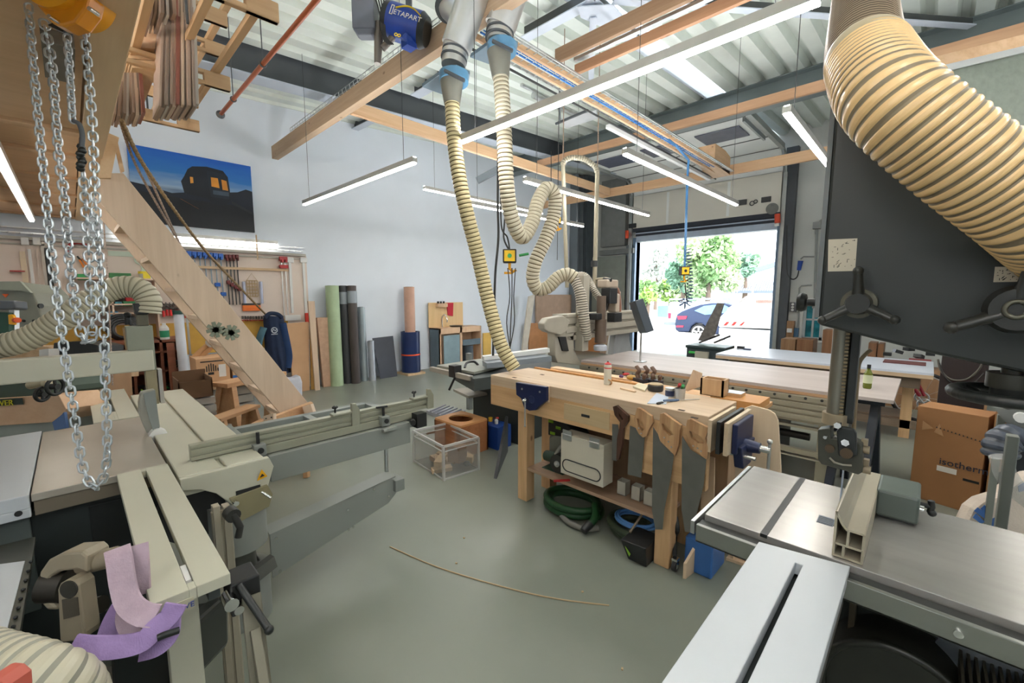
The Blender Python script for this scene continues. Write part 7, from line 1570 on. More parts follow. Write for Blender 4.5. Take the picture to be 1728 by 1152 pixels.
b = MB(); P_ = [px(x, y, -8.06) for x, y in ((445,552),(438,572),(436,590),(443,600))]; b.tube(spl(P_, 6), .06, 10, flat=.5); P('lining', b, mat('lining_teal', srgb(76,112,126), .85), jk)
b = MB(); b.tube(spl([px(x, y, -8.0) for x, y in ((447,536),(455,529),(468,530),(476,536))], 6), .035, 8); P('collar', b, mat('jacket_navy', (0,0,0)), jk)
c = px(463,557,-7.955); b = MB(); b.ring(c, .045, .008, (1,0,.1), 22, 6); b.tube(spl([c+V(.002,-.03,-.02), c+V(.002,-.01,.02), c+V(.002,.01,-.015), c+V(.002,.03,.02)], 6), .006, 5)
for k in range(6): b.box(c.x-.003,c.x+.003,c.y-.05+.017*k,c.y-.038+.017*k,c.z-.075,c.z-.06)
P('emblem', b, mat('emblem_pale', srgb(190,196,206), .7), jk)
def roll(x0, x1, yt, yb, X, m, label, r=None, group=None, cap=None, tilt=0):
    a, c = px(x0,yt,X), px(x1,yt,X); r = r or abs(c.y-a.y)/2; yc = (a.y+c.y)/2; zt = a.z
    tt = T('material_roll', label, 'roll', (X, yc, 0)); b = MB(); b.cyl((X,yc,.0),(X-tilt,yc,zt), r, n=28); P('roll', b, m, tt)
    b = MB(); b.cyl((X-tilt,yc,zt-.0),(X-tilt,yc,zt+.004), r*.75, n=20); P('core', b, M_black, tt); return tt, yc, zt, r
def rollpx(xc, w, yt, yb, m, label, tilt=.03, X0=None):
    g = pz(xc, yb, 0); d = depth_of(g); r = w*.5*d/FP; X = X0 or max(g.x, XL+r+tilt+.02); g = V(X, g.y*X/g.x, 0); top = px(xc, yt, X)
    tt = T('material_roll', label, 'roll', (X, g.y, 0)); b = MB(); b.cyl((X,g.y,0),(X-tilt,g.y,top.z), r, n=28); P('roll', b, m, tt)
    b = MB(); b.cyl((X-tilt,g.y,top.z),(X-tilt,g.y,top.z+.004), r*.7, n=20); P('core', b, M_black, tt); return tt, V(X,g.y,0), top.z, r
g_ = mat('roll_sage', srgb(168,188,152), .5)
rollpx(569,21,482,650,g_,'tall sage green roll standing left of the dark rolls')
b = MB(); p_ = px(557,482,-8.2); b.box(-8.2,-8.19,p_.y-.02,p_.y+.03,0,p_.z); ONE('black_sheet', b, M_black, 'thin black sheet standing left of the sage green roll', 'sheet')
tt, g, z, r = rollpx(587,15,482,646,mat('roll_charcoal', srgb(60,62,66), .45),'left of the two tall dark grey rolls')
b = MB(); b.lathe([(r*1.03,z-.35),(r*1.03,z-.12)], (g.x-.025,g.y,0), n=24, cap=False); P('clear_wrap', b, mat('wrap_grey', srgb(150,158,166), .2), tt)
tt, g, z, r = rollpx(601,15,482,646,mat('roll_brown_dark', srgb(74,66,64), .45),'right of the two tall dark grey rolls')
b = MB(); b.lathe([(r*1.03,z-.33),(r*1.03,z-.10)], (g.x-.025,g.y,0), n=24, cap=False); P('clear_wrap', b, mat('wrap_grey', (0,0,0)), tt)
rollpx(615,12,518,642,mat('roll_steel', srgb(160,172,178), .3, .4),'slim silver roll right of the two dark rolls')
rollpx(629,11,575,642,mat('roll_silver', srgb(190,196,206), .25, .5),'short silver roll before the dark leaning sheet')
b = MB(); q = [px(x, y, -8.1) for x, y in ((632,571),(667,567))]; q0 = [pz(638,638,0), pz(672,635,0)]
b.prism([V(-8.0,q0[0].y,0), V(-8.0,q0[1].y,0), V(-8.2,q[1].y,q[1].z), V(-8.2,q[0].y,q[0].z)], (.012,0,0)); ONE('dark_sheet', b, mat('sheet_charcoal', srgb(62,66,76), .45), 'dark grey sheet leaning against the white wall between rolls', 'sheet')
tt, g, z, r = rollpx(694,17,484,628,mat('roll_copper', srgb(196,156,136), .45),'tall copper brown tube standing inside the blue roll', 0, -8.04)
g = V(g.x, g.y, 0)
tt = T('material_roll', 'wide dark blue roll with an orange strap standing on a wooden plate', 'roll', (g.x,g.y,0))
zt = px(694,559,g.x).z; zs_ = px(694,596,g.x).z
d = depth_of(g); R2 = 31*.5*d/FP
b = MB(); n = 30; b.lathe([(R2,.05),(R2,zt),(R2-.02,zt),(R2-.02,.06)], g, n=30); P('roll', b, mat('roll_navy', srgb(30,46,88), .3), tt)
b = MB(); b.lathe([(R2*1.02,zs_-.03),(R2*1.02,zs_)], g, n=30, cap=False); P('orange_strap', b, mat('strap_orange', srgb(226,84,40), .5), tt)
b = MB(); b.box(g.x-.22,g.x+.22,g.y-.22,g.y+.22,0,.045); P('base_plate', b, M_pineX, tt)
# play kitchen cabinet
kt = T('mud_kitchen', 'small toy kitchen with wooden back board, tap and grey blue doors at the white wall', 'kitchen', (-8.05,6.25,0))
Xk = -7.85
a = px(741,555,Xk); e = px(812,553,Xk); y0, y1 = a.y, e.y; zt = px(760,553,Xk).z; xs = Xk-.38
M_kw = wood('kitchen_wood', srgb(206,164,124), srgb(222,182,142), 'Z', 8, .5, knots=False); M_kb = mat('kitchen_blue', srgb(92,108,118), .5)
b = MB(); b.box(xs,Xk,y0,y0+.02,.0,zt); P('side', b, M_kb, kt)
b = MB(); b.box(xs,Xk,y0,y1,zt-.03,zt); b.box(xs,xs+.02,y0,y1,0,zt); b.box(xs,Xk,y1-.02,y1,0,zt); b.box(xs,Xk,y0,y1,.0,.05); b.box(Xk-.02,Xk,y0,y0+.05,0,zt); ym = y0+(y1-y0)*.5; b.box(Xk-.02,Xk,ym-.03,ym+.03,0,zt); b.box(Xk-.02,Xk,y0,y1,zt-.13,zt-.03); P('frame', b, M_kw, kt)
b = MB(); b.box(Xk-.01,Xk+.005,y0+.12,ym-.05,.08,zt-.17); P('door', b, mat('door_blue_grey', srgb(130,152,160), .5), kt)
b = MB(); b.box(Xk-.01,Xk+.005,ym+.05,y1-.03,.52,.66); P('drawer', b, M_kb, kt)
b = MB(); b.cyl((Xk-.15,(ym+y1)/2,.0),(Xk-.15,(ym+y1)/2,.5), .14, n=22); P('bin', b, mat('bin_slate', srgb(66,76,86), .4), kt)
b = MB(); zb = px(760,510,xs).z; b.box(xs,xs+.02,y0-.02,y0+(y1-y0)*.78,zt,zb); P('back_board', b, wood('kitchen_back', srgb(214,176,116), srgb(226,190,132), 'Z', 8, .5, knots=False), kt)
b = MB(); b.box(xs+.02,xs+.12,y0+.18,y0+.45,zb-.1,zb-.02); P('shelf_ledge', b, M_kw, kt)
b = MB(); yy = y0+.28; b.tube(spl([(xs+.12,yy,zt),(xs+.12,yy,zt+.22),(xs+.18,yy+.03,zt+.3),(xs+.24,yy+.05,zt+.2),(xs+.24,yy+.05,zt+.12)], 6), .014, 8); P('tap', b, M_chrome, kt)
b = MB(); b.cyl((xs+.2,y0+.62,zt),(xs+.2,y0+.62,zt+.03), .13, .16, n=20); ONE('frying_pan', b, M_bsd, 'black pan standing on the toy kitchen', 'pan')
b = MB(); ye = y0+.48; b.prism([V(xs+.025,ye,zb-.01),V(xs+.025,ye+.2,zb-.01),V(xs+.025,ye+.18,zb-.33),V(xs+.025,ye+.03,zb-.3)], (.02,0,0)); ONE('red_cloth', b, mat('cloth_red', srgb(190,44,60), .8), 'red cloth hanging on the back board of the toy kitchen', 'cloth')
b = MB(); 
for k in range(3): b.cyl((xs+.06,y0+.22+.07*k,zb-.02),(xs+.06,y0+.22+.07*k,zb+.03), .025, n=10)
ONE('spice_jars', b, M_bsd, 'row of small dark jars on the ledge of the toy kitchen', 'jars') if False else None
for k in range(3):
    b = MB(); b.cyl((xs+.06,y0+.22+.08*k,zb-.018),(xs+.06,y0+.22+.08*k,zb+.03), .024, n=10); ONE('small_jar', b, M_bsd, ['left','middle','right'][k]+' of three small dark jars on the ledge of the toy kitchen', 'jar', 'jars on the toy kitchen ledge')
# ochre board right of kitchen
b = MB(); a = px(815,562,-8.1); c = px(828,600,-8.1); b.box(-8.12,-8.08,a.y,c.y,0,a.z); ONE('ochre_board', b, mat('ochre_board', srgb(222,180,90), .6), 'ochre yellow board leaning right of the toy kitchen', 'board')
# boards and cartons between jacket and rolls
def leaner(pix, X, th, m, name, label, cat, bevel=0):
    b = MB(); q = [px(x, y, X) for x, y in pix]
    for v in q:
        if v.z < .12: v.z = 0
    b.prism(q, (-th,0,0)); return ONE(name, b, m, label, cat, bevel=bevel)
leaner([(484,546),(521,543),(523,653),(496,655)], -7.95, .05, M_cardl, 'tall_carton', 'tall flat cardboard carton right of the jacket', 'carton', .004)
leaner([(520,508),(531,508),(540,652),(532,652)], -7.85, .04, wood('board_beige', srgb(196,166,136), srgb(210,182,152), 'Z'), 'tall_board', 'tall narrow beige board between the two cartons', 'board')
leaner([(523,545),(527,545),(533,652),(525,652)], -7.98, .03, mat('board_ochre', srgb(186,142,72), .6), 'ochre_strip', 'ochre strip standing between the carton and the tall board', 'board')
leaner([(535,536),(562,535),(565,650),(546,651)], -8.02, .08, mat('carton_taupe', srgb(192,158,132), .75, 0, .1, 14), 'printed_carton', 'tall taupe carton with faint print left of the sage roll', 'carton', .004)
t = T('paper_sack', 'white printed paper sack standing beside the ladder foot', 'sack', tuple(px(498,650,-7.4)))
b = MB(); b.prism([px(x, y, -7.4) for x, y in ((480,640),(497,638),(507,633),(511,645),(511,685),(500,690),(484,680))], (-.2,0,0)); P('sack', b, mat('sack_white', srgb(204,206,216), .7, 0, .05, 9, bump=.3), t, .03)
# ================================================================ PICTURE
pc = T('canvas_picture', 'large canvas photograph of a dark camper van at dusk on the white wall', 'picture', (XL+.02,1.45,2.75))
PY0, PY1, PZ0, PZ1 = .72, 2.28, 2.79, 3.865
PY0, PY1 = px(219,300,XL+.04).y, px(426,330,XL+.04).y; PZ0, PZ1 = px(427,392,XL+.04).z, px(424,281,XL+.04).z
def sky_mat():
    m, nt, b = _new('dusk_sky_print'); N = nt.nodes; L = nt.links
    tc = N.new('ShaderNodeTexCoord'); sp_ = N.new('ShaderNodeSeparateXYZ'); L.new(tc.outputs['Generated'], sp_.inputs[0])
    cr = N.new('ShaderNodeValToRGB'); e = cr.color_ramp.elements; e[0].position = .34; e[0].color = (*srgb(10,20,38),1); e[1].position = 1.0; e[1].color = (*srgb(12,92,190),1)
    k = e.new(.40); k.color = (*srgb(40,60,96),1); k = e.new(.52); k.color = (*srgb(150,176,204),1); k = e.new(.72); k.color = (*srgb(40,120,196),1)
    no = N.new('ShaderNodeTexNoise'); no.inputs['Scale'].default_value = 3; mp = N.new('ShaderNodeMapping'); mp.inputs['Scale'].default_value = (1,1.2,5); L.new(tc.outputs['Generated'], mp.inputs[0]); L.new(mp.outputs[0], no.inputs['Vector'])
    ma = N.new('ShaderNodeMath'); ma.operation = 'MULTIPLY_ADD'; ma.inputs[1].default_value = .16; L.new(no.outputs['Fac'], ma.inputs[0]); L.new(sp_.outputs['Z'], ma.inputs[2])
    mb = N.new('ShaderNodeMath'); mb.operation = 'SUBTRACT'; mb.inputs[1].default_value = .08; L.new(ma.outputs[0], mb.inputs[0]); L.new(mb.outputs[0], cr.inputs[0])
    L.new(cr.outputs[0], b.inputs['Base Color']); b.inputs['Roughness'].default_value = .5; return m
b = MB(); b.box(XL+.003, XL+.04, PY0, PY1, PZ0, PZ1); P('canvas', b, sky_mat(), pc)
W_, H_ = PY1-PY0, PZ1-PZ0
def pic(pts, lay, col, name, r=.5):
    b = MB(); b.prism([V(XL+.04+lay*.0008, PY0+u*W_, PZ0+v*H_) for u, v in pts], (.0006,0,0)); return P(name, b, mat('print_%02x%02x%02x' % col, srgb(*col), r, 0, .15, 5), pc)
pic([(0,0),(1,0),(1,.62),(.94,.64),(.86,.58),(.78,.56),(.5,.50),(.3,.44),(.12,.50),(0,.52)], 1, (16,26,44), 'dark_hills')
pic([(0,0),(1,0),(1,.30),(.8,.38),(.45,.38),(.2,.40),(0,.42)], 2, (18,22,30), 'dark_ground')
pic([(.38,.62),(.41,.70),(.44,.80),(.48,.85),(.60,.88),(.74,.86),(.78,.78),(.79,.60),(.79,.44),(.74,.36),(.62,.36),(.60,.42),(.40,.46)], 3, (14,22,34), 'van_body')
pic([(.60,.82),(.76,.82),(.78,.62),(.78,.46),(.62,.46)], 4, (22,32,46), 'van_rear')
pic([(.63,.74),(.69,.74),(.70,.60),(.63,.61)], 5, (226,150,50), 'lit_window')
pic([(.72,.73),(.765,.72),(.775,.58),(.725,.585)], 5, (214,138,46), 'lit_window')
pic([(.455,.70),(.48,.70),(.48,.62),(.455,.61)], 5, (220,150,60), 'lit_window')
pic([(.64,.56),(.78,.56),(.78,.50),(.64,.50)], 5, (60,76,92), 'bumper_highlight')
pic([(.36,.38),(.50,.27),(.51,.26),(.37,.37)], 5, (200,110,50), 'orange_streak')
pic([(.80,.44),(1,.30),(1,.26),(.80,.40)], 4, (34,36,44), 'guard_rail')
# ================================================================ FAR LEFT MACHINES
# planer/moulder in the back left with green body and black handwheels
pl_ = T('thickness_planer', 'green thickness planer with black handwheels and letters behind the saw at the left', 'planer', (-4.6,-.6,0))
M_plg = mat('planer_green', srgb(62,78,66), .5, .1); D = 3.0
b = MB(); b.prism([at(x, y, 3.1) for x, y in ((-60,645),(60,640),(72,655),(72,665),(50,672),(-60,680))], _F*.5); P('bed', b, M_plg, pl_, .006)
b = MB(); b.prism([at(x, y, 3.05) for x, y in ((-60,676),(98,665),(112,690),(105,700),(90,712),(-60,722))], _F*.3); P('wood_cover', b, wood('planer_ply', srgb(214,168,124), srgb(224,182,140), 'X', 7, .5, knots=False), pl_, .004)
b = MB(); b.prism([at(x, y, 3.1) for x, y in ((-60,716),(95,703),(95,850),(-60,850))], _F*.5); P('lower_body', b, mat('planer_grey', srgb(158,164,156), .45), pl_)
b = MB(); b.prism([at(x, y, 3.04) for x, y in ((-60,676),(38,671),(40,682),(-60,688))], -_F*.004); pn = P('name_plate', b, mat('plate_dkgreen', srgb(24,42,34), .4), pl_)
b = MB(); letters(b, 'POWER', .058, at(-25,687,3.03), (at(40,682,3.03)-at(-25,687,3.03)), (0,0,1)); P('lettering', b, mat('letter_yellow', srgb(214,206,40), .5), pn)
b = MB(); b.cyl(at(50,650,3.0), at(84,643,3.0), .028, n=14); b.cyl(at(78,648,2.98), at(86,646,2.98), .035, n=14); P('shaft', b, mat('shaft_cream', srgb(178,168,140), .4, .3), pl_)
for x, y, r_ in ((93,652,.055),(71,665,.045)):
    b = MB(); c = at(x, y, 2.95); b.ring(c, r_, .011, tuple(_R), 24, 8); b.cyl(c-_R*.03, c+_R*.02, .02, n=12); b.bar(c-V(0,0,r_), c+V(0,0,r_), .012, .012, up=tuple(_R)); P('hand_wheel', b, M_bsd, pl_)
b = MB(); b.prism([at(x, y, 3.05) for x, y in ((88,712),(108,695),(112,722),(92,726))], _F*.02); P('blue_frame', b, mat('frame_blue', srgb(90,120,170), .4), pl_)
# carton with the delivery label behind the saw
tt = T('delivery_carton', 'brown carton with a white delivery label behind the table saw', 'carton', tuple(at(150,700,4.6)))
b = MB(); b.prism([at(x, y, 4.6) for x, y in ((118,640),(166,632),(172,730),(116,745))], _F*.4); P('box', b, M_card, tt, .004)
b = MB(); b.prism([at(x, y, 4.595) for x, y in ((136,690),(157,686),(159,708),(139,711))], -_F*.004); P('delivery_label', b, M_white, tt)
tt = T('folded_carton', 'tan carton flap standing above the delivery carton', 'carton', tuple(at(150,650,4.8)))
b = MB(); b.prism([at(x, y, 4.72) for x, y in ((128,632),(168,628),(168,680),(132,684))], _F*.06); P('flap', b, mat('tan_flap', srgb(196,150,118), .8), tt)
# bandsaw-like machine at the left edge with the orange arrow and green switch box
ml = T('planer_machine', 'grey green machine hood with an orange arrow and green switch at the left edge', 'machine', tuple(at(30,560,3.6)))
b = MB(); b.prism([at(x, y, 3.6) for x, y in ((-60,478),(38,476),(55,493),(64,515),(70,540),(68,548),(58,555),(30,562),(-60,572))], _F*.3); P('hood', b, mat('hood_sage', srgb(128,130,118), .45), ml, .01)
b = MB(); b.prism([at(x, y, 3.595) for x, y in ((-60,476),(38,475),(56,494),(40,491),(-60,486))], -_F*.02); P('hood_lid', b, mat('lid_sage', srgb(146,152,138), .4), ml)
b = MB(); b.prism([at(x, y, 3.58) for x, y in ((4,496),(15,496),(10,502))], -_F*.003); P('orange_arrow', b, mat('arrow_orange', srgb(230,100,40), .5), ml)
for q_ in ((40,541,3.58),(57,541,3.58)):
    b = MB(); b.ball(at(*q_), .012); P('bolt', b, M_bsd, ml)
b = MB(); b.cyl(at(67,516,3.6), at(70,516,3.6), .02); P('side_knob', b, M_bsd, ml)
sw = T('switch_box', 'green control box with yellow and red switches mounted before the left machine', 'switch', tuple(at(8,540,2.9)))
b = MB(); b.prism([at(x, y, 2.9) for x, y in ((-30,525),(14,527),(14,565),(-30,568))], _F*.05); P('case', b, mat('switch_green', srgb(26,72,54), .4), sw, .004)
b = MB(); b.prism([at(x, y, 2.89) for x, y in ((-30,506),(24,507),(26,520),(22,522),(-30,522))], _F*.08); P('grey_top', b, mat('switch_grey', srgb(92,98,104), .4), sw, .008)
b = MB(); b.prism([at(x, y, 2.88) for x, y in ((13,531),(20,530),(24,538),(23,548),(14,547))], _F*.02); P('yellow_switch', b, mat('switch_yellow2', srgb(244,176,20), .4), sw, .004)
b = MB(); b.cyl(at(26,540,2.88), at(30,540,2.86), .018, n=16); P('red_button', b, mat('button_red', srgb(226,90,40), .4), sw)
b = MB(); b.prism([at(x, y, 2.93) for x, y in ((15,522),(24,522),(25,570),(16,572))], _F*.03); P('steel_post', b, M_steel, sw)
# black machine under the hose, white block, etc.
b = MB(); b.prism([at(x, y, 4.4) for x, y in ((90,578),(135,575),(165,582),(165,598),(88,600))], _F*.3); ONE('black_machine', b, M_bsd, 'black machine part behind the chain loop above the saw arm', 'machine', bevel=.01)
b = MB(); b.prism([at(x, y, 4.2) for x, y in ((66,590),(82,588),(82,600),(66,602))], _F*.1); ONE('white_block', b, M_white, 'small white block on top of the bench left of the black machine', 'block')
b = MB(); b.prism([at(x, y, 4.9) for x, y in ((-40,590),(60,582),(170,600),(170,640),(-40,640))], _F*.5); ONE('rear_bench', b, M_pineX, 'pale bench top behind the saw arm at the left', 'bench')
# ================================================================ MIDDLE FLOOR: crate, box, tins, second saw
ct = T('plastic_crate', 'translucent plastic crate with wood offcuts standing on the floor', 'crate', (-3.4,2.55,0))
ang = math.atan2(.06, -.58)
c0 = pz(749,811,0); c1 = pz(699.5,779,0); c2 = pz(808,794,0)
u = (c1-c0); v = (c2-c0); v = v-u.normalized()*v.dot(u.normalized()); v = v.normalized()*.40; u = u.normalized()*.60
M_tr = clear('crate_plastic', (.82,.82,.80), .16, .3)
H_ = .33
def wallp(p, q, th, z0, z1): 
    b = MB(); b.bar((Vector(p)+Vector(q))/2*0+Vector(p)+V(0,0,(z0+z1)/2), Vector(q)+V(0,0,(z0+z1)/2), th, z1-z0); return b
b = MB()
for p, q in ((c0,c0+u),(c0+u,c0+u+v),(c0+u+v,c0+v),(c0+v,c0)): b.bar(p+V(0,0,.005+H_/2), q+V(0,0,.005+H_/2), .004, H_-.01)
b.prism([c0,c0+u,c0+u+v,c0+v], (0,0,.006)); P('shell', b, M_tr, ct)
b = MB()
for p, q in ((c0,c0+u),(c0+u,c0+u+v),(c0+u+v,c0+v),(c0+v,c0)): b.bar(p+V(0,0,H_), q+V(0,0,H_), .018, .02); b.bar(p+V(0,0,H_-.05), q+V(0,0,H_-.05), .014, .008); b.bar(p+V(0,0,.01), q+V(0,0,.01), .012, .015)
for p in (c0,c0+u,c0+u+v,c0+v): b.bar(p, p+V(0,0,H_), .022, .022, up=(1,0,0))
P('rim_and_ribs', b, clear('crate_plastic_thick', (.86,.86,.85), .45, .3), ct)
for p, q in ((c0,c0+v),(c0+u,c0+u+v)):
    m_ = (p+q)/2+V(0,0,H_-.06); dd = (q-p).normalized()*.05; b = MB(); b.bar(m_-dd, m_+dd, .02, .02); P('hand_grip', b, mat('grip_brown', srgb(128,104,86), .6), ct)
r_ = random.Random(4)
for k in range(9):
    pu, pv = .15+.7*r_.random(), .15+.7*r_.random(); c = c0+u*pu+v*pv+V(0,0,.03+.03*(k % 3)); b = MB(); b.ob(c, (.16+.1*r_.random(), .06+.04*r_.random(), .04+.03*r_.random()), rz=3*r_.random(), rx=.2*r_.random()); ONE('wood_offcut', b, [M_ply, M_card, M_pineX][k % 3], 'small wood offcut lying in the translucent crate', 'offcut', 'offcuts in the crate', bevel=.002)
b = MB(); b.ob(c0+u*.25+v*.62+V(0,0,.17), (.14,.14,.16), rz=.3); ONE('brown_block', b, mat('block_brown', srgb(132,100,74), .7), 'taller brown block in the right part of the translucent crate', 'block', bevel=.003)
b = MB(); b.ball(c0+u*.1+v*.75+V(0,0,.07), .035, 1.2, 1, .8); ONE('black_part', b, M_black, 'black part in the right corner of the translucent crate', 'part')
# wooden speaker-like box with round hole
g0 = pz(745,770,0); wx = T('round_hole_box', 'brown wooden box with a round hole in its top behind the crate', 'box', (-3.65,2.95,0))
x0, x1, y0_, y1_, zt = -3.98, -3.52, 2.74, 3.14, .36
tp = pz(757,729,.36)
x0, x1, y0_, y1_ = pz(745,706,.36).x, pz(811,706,.36).x, pz(770,722,.36).y, pz(787,697,.36).y
cc = pz(778,705,.36); R_h = .13; hx = .23; hy = .20
b = MB(); x0, x1, y0_, y1_ = cc.x-hx, cc.x+hx, cc.y-hy, cc.y+hy
b.box(x0,x1,y0_,y0_+.02,0,.34); b.box(x0,x1,y1_-.02,y1_,0,.34); b.box(x0,x0+.02,y0_,y1_,0,.34); b.box(x1-.02,x1,y0_,y1_,0,.34); P('sides', b, wood('box_stained', srgb(160,96,48), srgb(184,116,62), 'X', 9, .4, knots=False), wx, .002)
b = MB(); n = 32; out = []; inn = []
for k in range(n):
    a = 2*math.pi*(k+.5)/n; ca, sa = math.cos(a), math.sin(a); s_ = min(hx/abs(ca) if abs(ca) > 1e-6 else 9, hy/abs(sa) if abs(sa) > 1e-6 else 9)
    out.append(V(cc.x+ca*s_, cc.y+sa*s_, .36)); inn.append(V(cc.x+ca*R_h*1.15, cc.y+sa*R_h, .36))
dn = V(0,0,-.02)
b.add(out+inn+[p+dn for p in out]+[p+dn for p in inn], [f for k in range(n) for f in ((k,(k+1)%n,n+(k+1)%n,n+k), (2*n+k,3*n+k,3*n+(k+1)%n,2*n+(k+1)%n), (k,2*n+k,2*n+(k+1)%n,(k+1)%n), (n+k,n+(k+1)%n,3*n+(k+1)%n,3*n+k))]); P('top_with_hole', b, mat('box_top_wood', srgb(206,150,96), .45), wx)
b = MB(); a = pz(813,752,0); b.box(a.x-.05,a.x+.24,a.y+.02,a.y+.24,0,.26); tt = T('blue_canister', 'blue box with a red corner standing at the left foot of the workbench', 'canister', tuple(a)); P('box', b, mat('box_royal', srgb(22,62,134), .4), tt, .004)
b = MB(); b.box(a.x-.052,a.x+.05,a.y+.018,a.y+.022,.0,.12); P('red_corner', b, M_red, tt)
b = MB(); b.box(a.x-.052,a.x+.03,a.y+.017,a.y+.021,.15,.23); P('white_label', b, M_white, tt)
tt = T('spray_bottle', 'small red and white spray bottle on the blue box', 'bottle', (a.x+.1,a.y+.1,.262))
b = MB(); b.lathe([(.02,0),(.022,.04),(.01,.06)], (a.x+.12,a.y+.12,.262), n=12); P('body', b, M_white, tt)
b = MB(); b.bar((a.x+.12,a.y+.12,.33),(a.x+.17,a.y+.10,.345), .015,.02); P('head', b, M_red, tt)
b = MB(); b.cyl((a.x+.0,a.y+.14,.262),(a.x+.0,a.y+.14,.31), .025); ONE('yellow_cap', b, M_yel, 'yellow capped tin on the blue box', 'tin')
b = MB(); q = pz(740,705,0); b.box(q.x-.3,q.x+.35,q.y,q.y+.3,0,.05); 
for k in range(6): b.bar((q.x-.2+.09*k,q.y+.0,.06),(q.x-.2+.09*k,q.y+.28,.10), .02,.02)
ONE('offcut_pile', b, mat('pile_grey', srgb(150,152,160), .6), 'low pile of grey slats behind the hole box', 'slats')
b = MB(); q = pz(850,800,0); b.prism([pz(833,807,0), pz(853,760,0)+V(0,0,.0), pz(858,700,0)*0+V(pz(853,760,0).x,pz(853,760,0).y,.40)], (.03,.01,0)); ONE('black_wedge', b, M_black, 'black triangular wedge left of the bench leg', 'foot')
# second table saw / cutting machine behind the crate (x 730-930,y 560-720)
s2 = T('panel_saw', 'grey black sliding machine with a handle on its table left behind the workbench', 'saw', (-3.9,3.4,0))
b = MB(); q = [pz(x, y, .88) for x, y in ((737,620),(905,594),(932,600),(800,632))]; b.prism(q, (0,0,.03)); P('table', b, mat('saw2_top', srgb(150,152,142), .4, .3), s2, .003)
b = MB(); b.prism([pz(x, y, .74) for x, y in ((765,640),(930,610),(930,640),(800,660))], (0,0,.13)); P('body', b, M_machd, s2)
b = MB(); a = pz(800,640,.88); b.box(-4.1,-3.3,3.5,4.0,0,.74); P('stand', b, mat('saw2_base', srgb(48,54,54), .5), s2)
b = MB(); b.bar(pz(728,622,.86), pz(795,638,.86), .05, .05); P('front_rail', b, mat('rail_cream', srgb(178,172,160), .4, .4), s2)
b = MB(); c = pz(768,628,.88); b.box(c.x-.05,c.x+.05,c.y-.05,c.y+.05,.83,.96); b.cyl(c+V(0,0,-.05), c+V(-.05,-.05,-.2), .012); P('rail_clamp', b, M_black, s2)
b = MB(); b.tube(spl([pz(784,621,.91), pz(788,612,.95), pz(800,610,.95), pz(807,616,.91)], 5), .014, 8); P('handle', b, M_black, s2)
for k, x in enumerate((787,853)):
    b = MB(); c = pz(x,690+k*12,0); b.box(c.x,c.x+.07,c.y,c.y+.07,0,.86); P('leg', b, mat('leg_grey2', srgb(136,140,140), .4, .3), s2)
b = MB(); b.prism([pz(x, y, .5) for x, y in ((765,660),(790,672),(850,662),(850,650))], (0,0,.03)); P('side_table', b, mat('rail_cream', (0,0,0)), s2)
b = MB(); a, c = at(815,604,4.9), at(925,590,5.15); b.bar(a, c, .10, .05); P('white_rail', b, M_white, s2, .004)
b = MB(); a, c = at(818,615,4.8), at(925,603,5.05); b.bar(a, c, .2, .06); P('grey_rail', b, mat('rail_bluegrey', srgb(142,150,158), .4, .3), s2)
# boards leaning in the corner behind the gantry
def yl(pix, Y, th, m, name, label, cat='board'):
    q = [py(x, y, Y) for x, y in pix]
    for v in q:
        if v.z < .25: v.z = 0
    b = MB(); b.prism(q, (0,th,0)); return ONE(name, b, m, label, cat)
leaner([(905,497),(968,497),(968,600),(905,600)], -8.2, .04, mat('mdf_brown', srgb(176,146,122), .6), 'mdf_sheet', 'large taupe sheet standing in the far corner behind the gantry', 'board')
leaner([(893,545),(965,545),(965,606),(893,610)], -8.1, .04, mat('mdf_orange', srgb(190,132,84), .6), 'mdf_sheet', 'orange brown sheet standing before the taupe sheet in the far corner', 'board')
yl([(972,548),(1035,545),(1035,612),(972,612)], 10.9, .04, mat('mdf_orange', srgb(190,132,84), .6), 'mdf_sheet', 'orange brown sheet standing beside the column in the far corner')
leaner([(893,500),(903,497),(888,602),(880,604)], -7.95, .05, mat('post_pale', srgb(210,200,184), .6), 'leaning_post', 'pale post leaning before the sheets in the far corner', 'post')
yl([(1018,492),(1046,492),(1040,600),(1012,600)], 10.8, .05, wood('board_tan', srgb(190,160,130), srgb(206,176,146), 'Z'), 'tan_board', 'tan board leaning right of the gantry beside the door')
yl([(1040,492),(1044,492),(1030,600),(1022,600)], 10.7, .03, M_white, 'white_strip', 'thin white strip leaning against the tan board beside the door')
# thin wooden rod on the floor and dust specks
b = MB(); b.tube(spl([pz(658,922,.004), pz(740,957,.004), pz(850,990,.004), pz(940,1010,.004), pz(1028,1021,.004)], 8), .004, 6); ONE('wooden_rod', b, mat('rod_tan', srgb(186,160,124), .6), 'long thin bent rod lying on the open grey floor', 'rod')
for k, (x, y) in enumerate(((770,950),(983,998),(1050,1128),(783,907))):
    b = MB(); b.ob(pz(x, y, .004), (.012,.009,.006), rz=k); ONE('wood_chip', b, mat('rod_tan', (0,0,0)), ['tiny wood chip on the floor just above the middle of the bent rod','tiny wood chip on the floor above the right end of the bent rod','tiny wood chip on the floor nearest the lower frame edge','tiny wood chip on the floor farthest from the camera'][k], 'chip', 'chips on the floor')
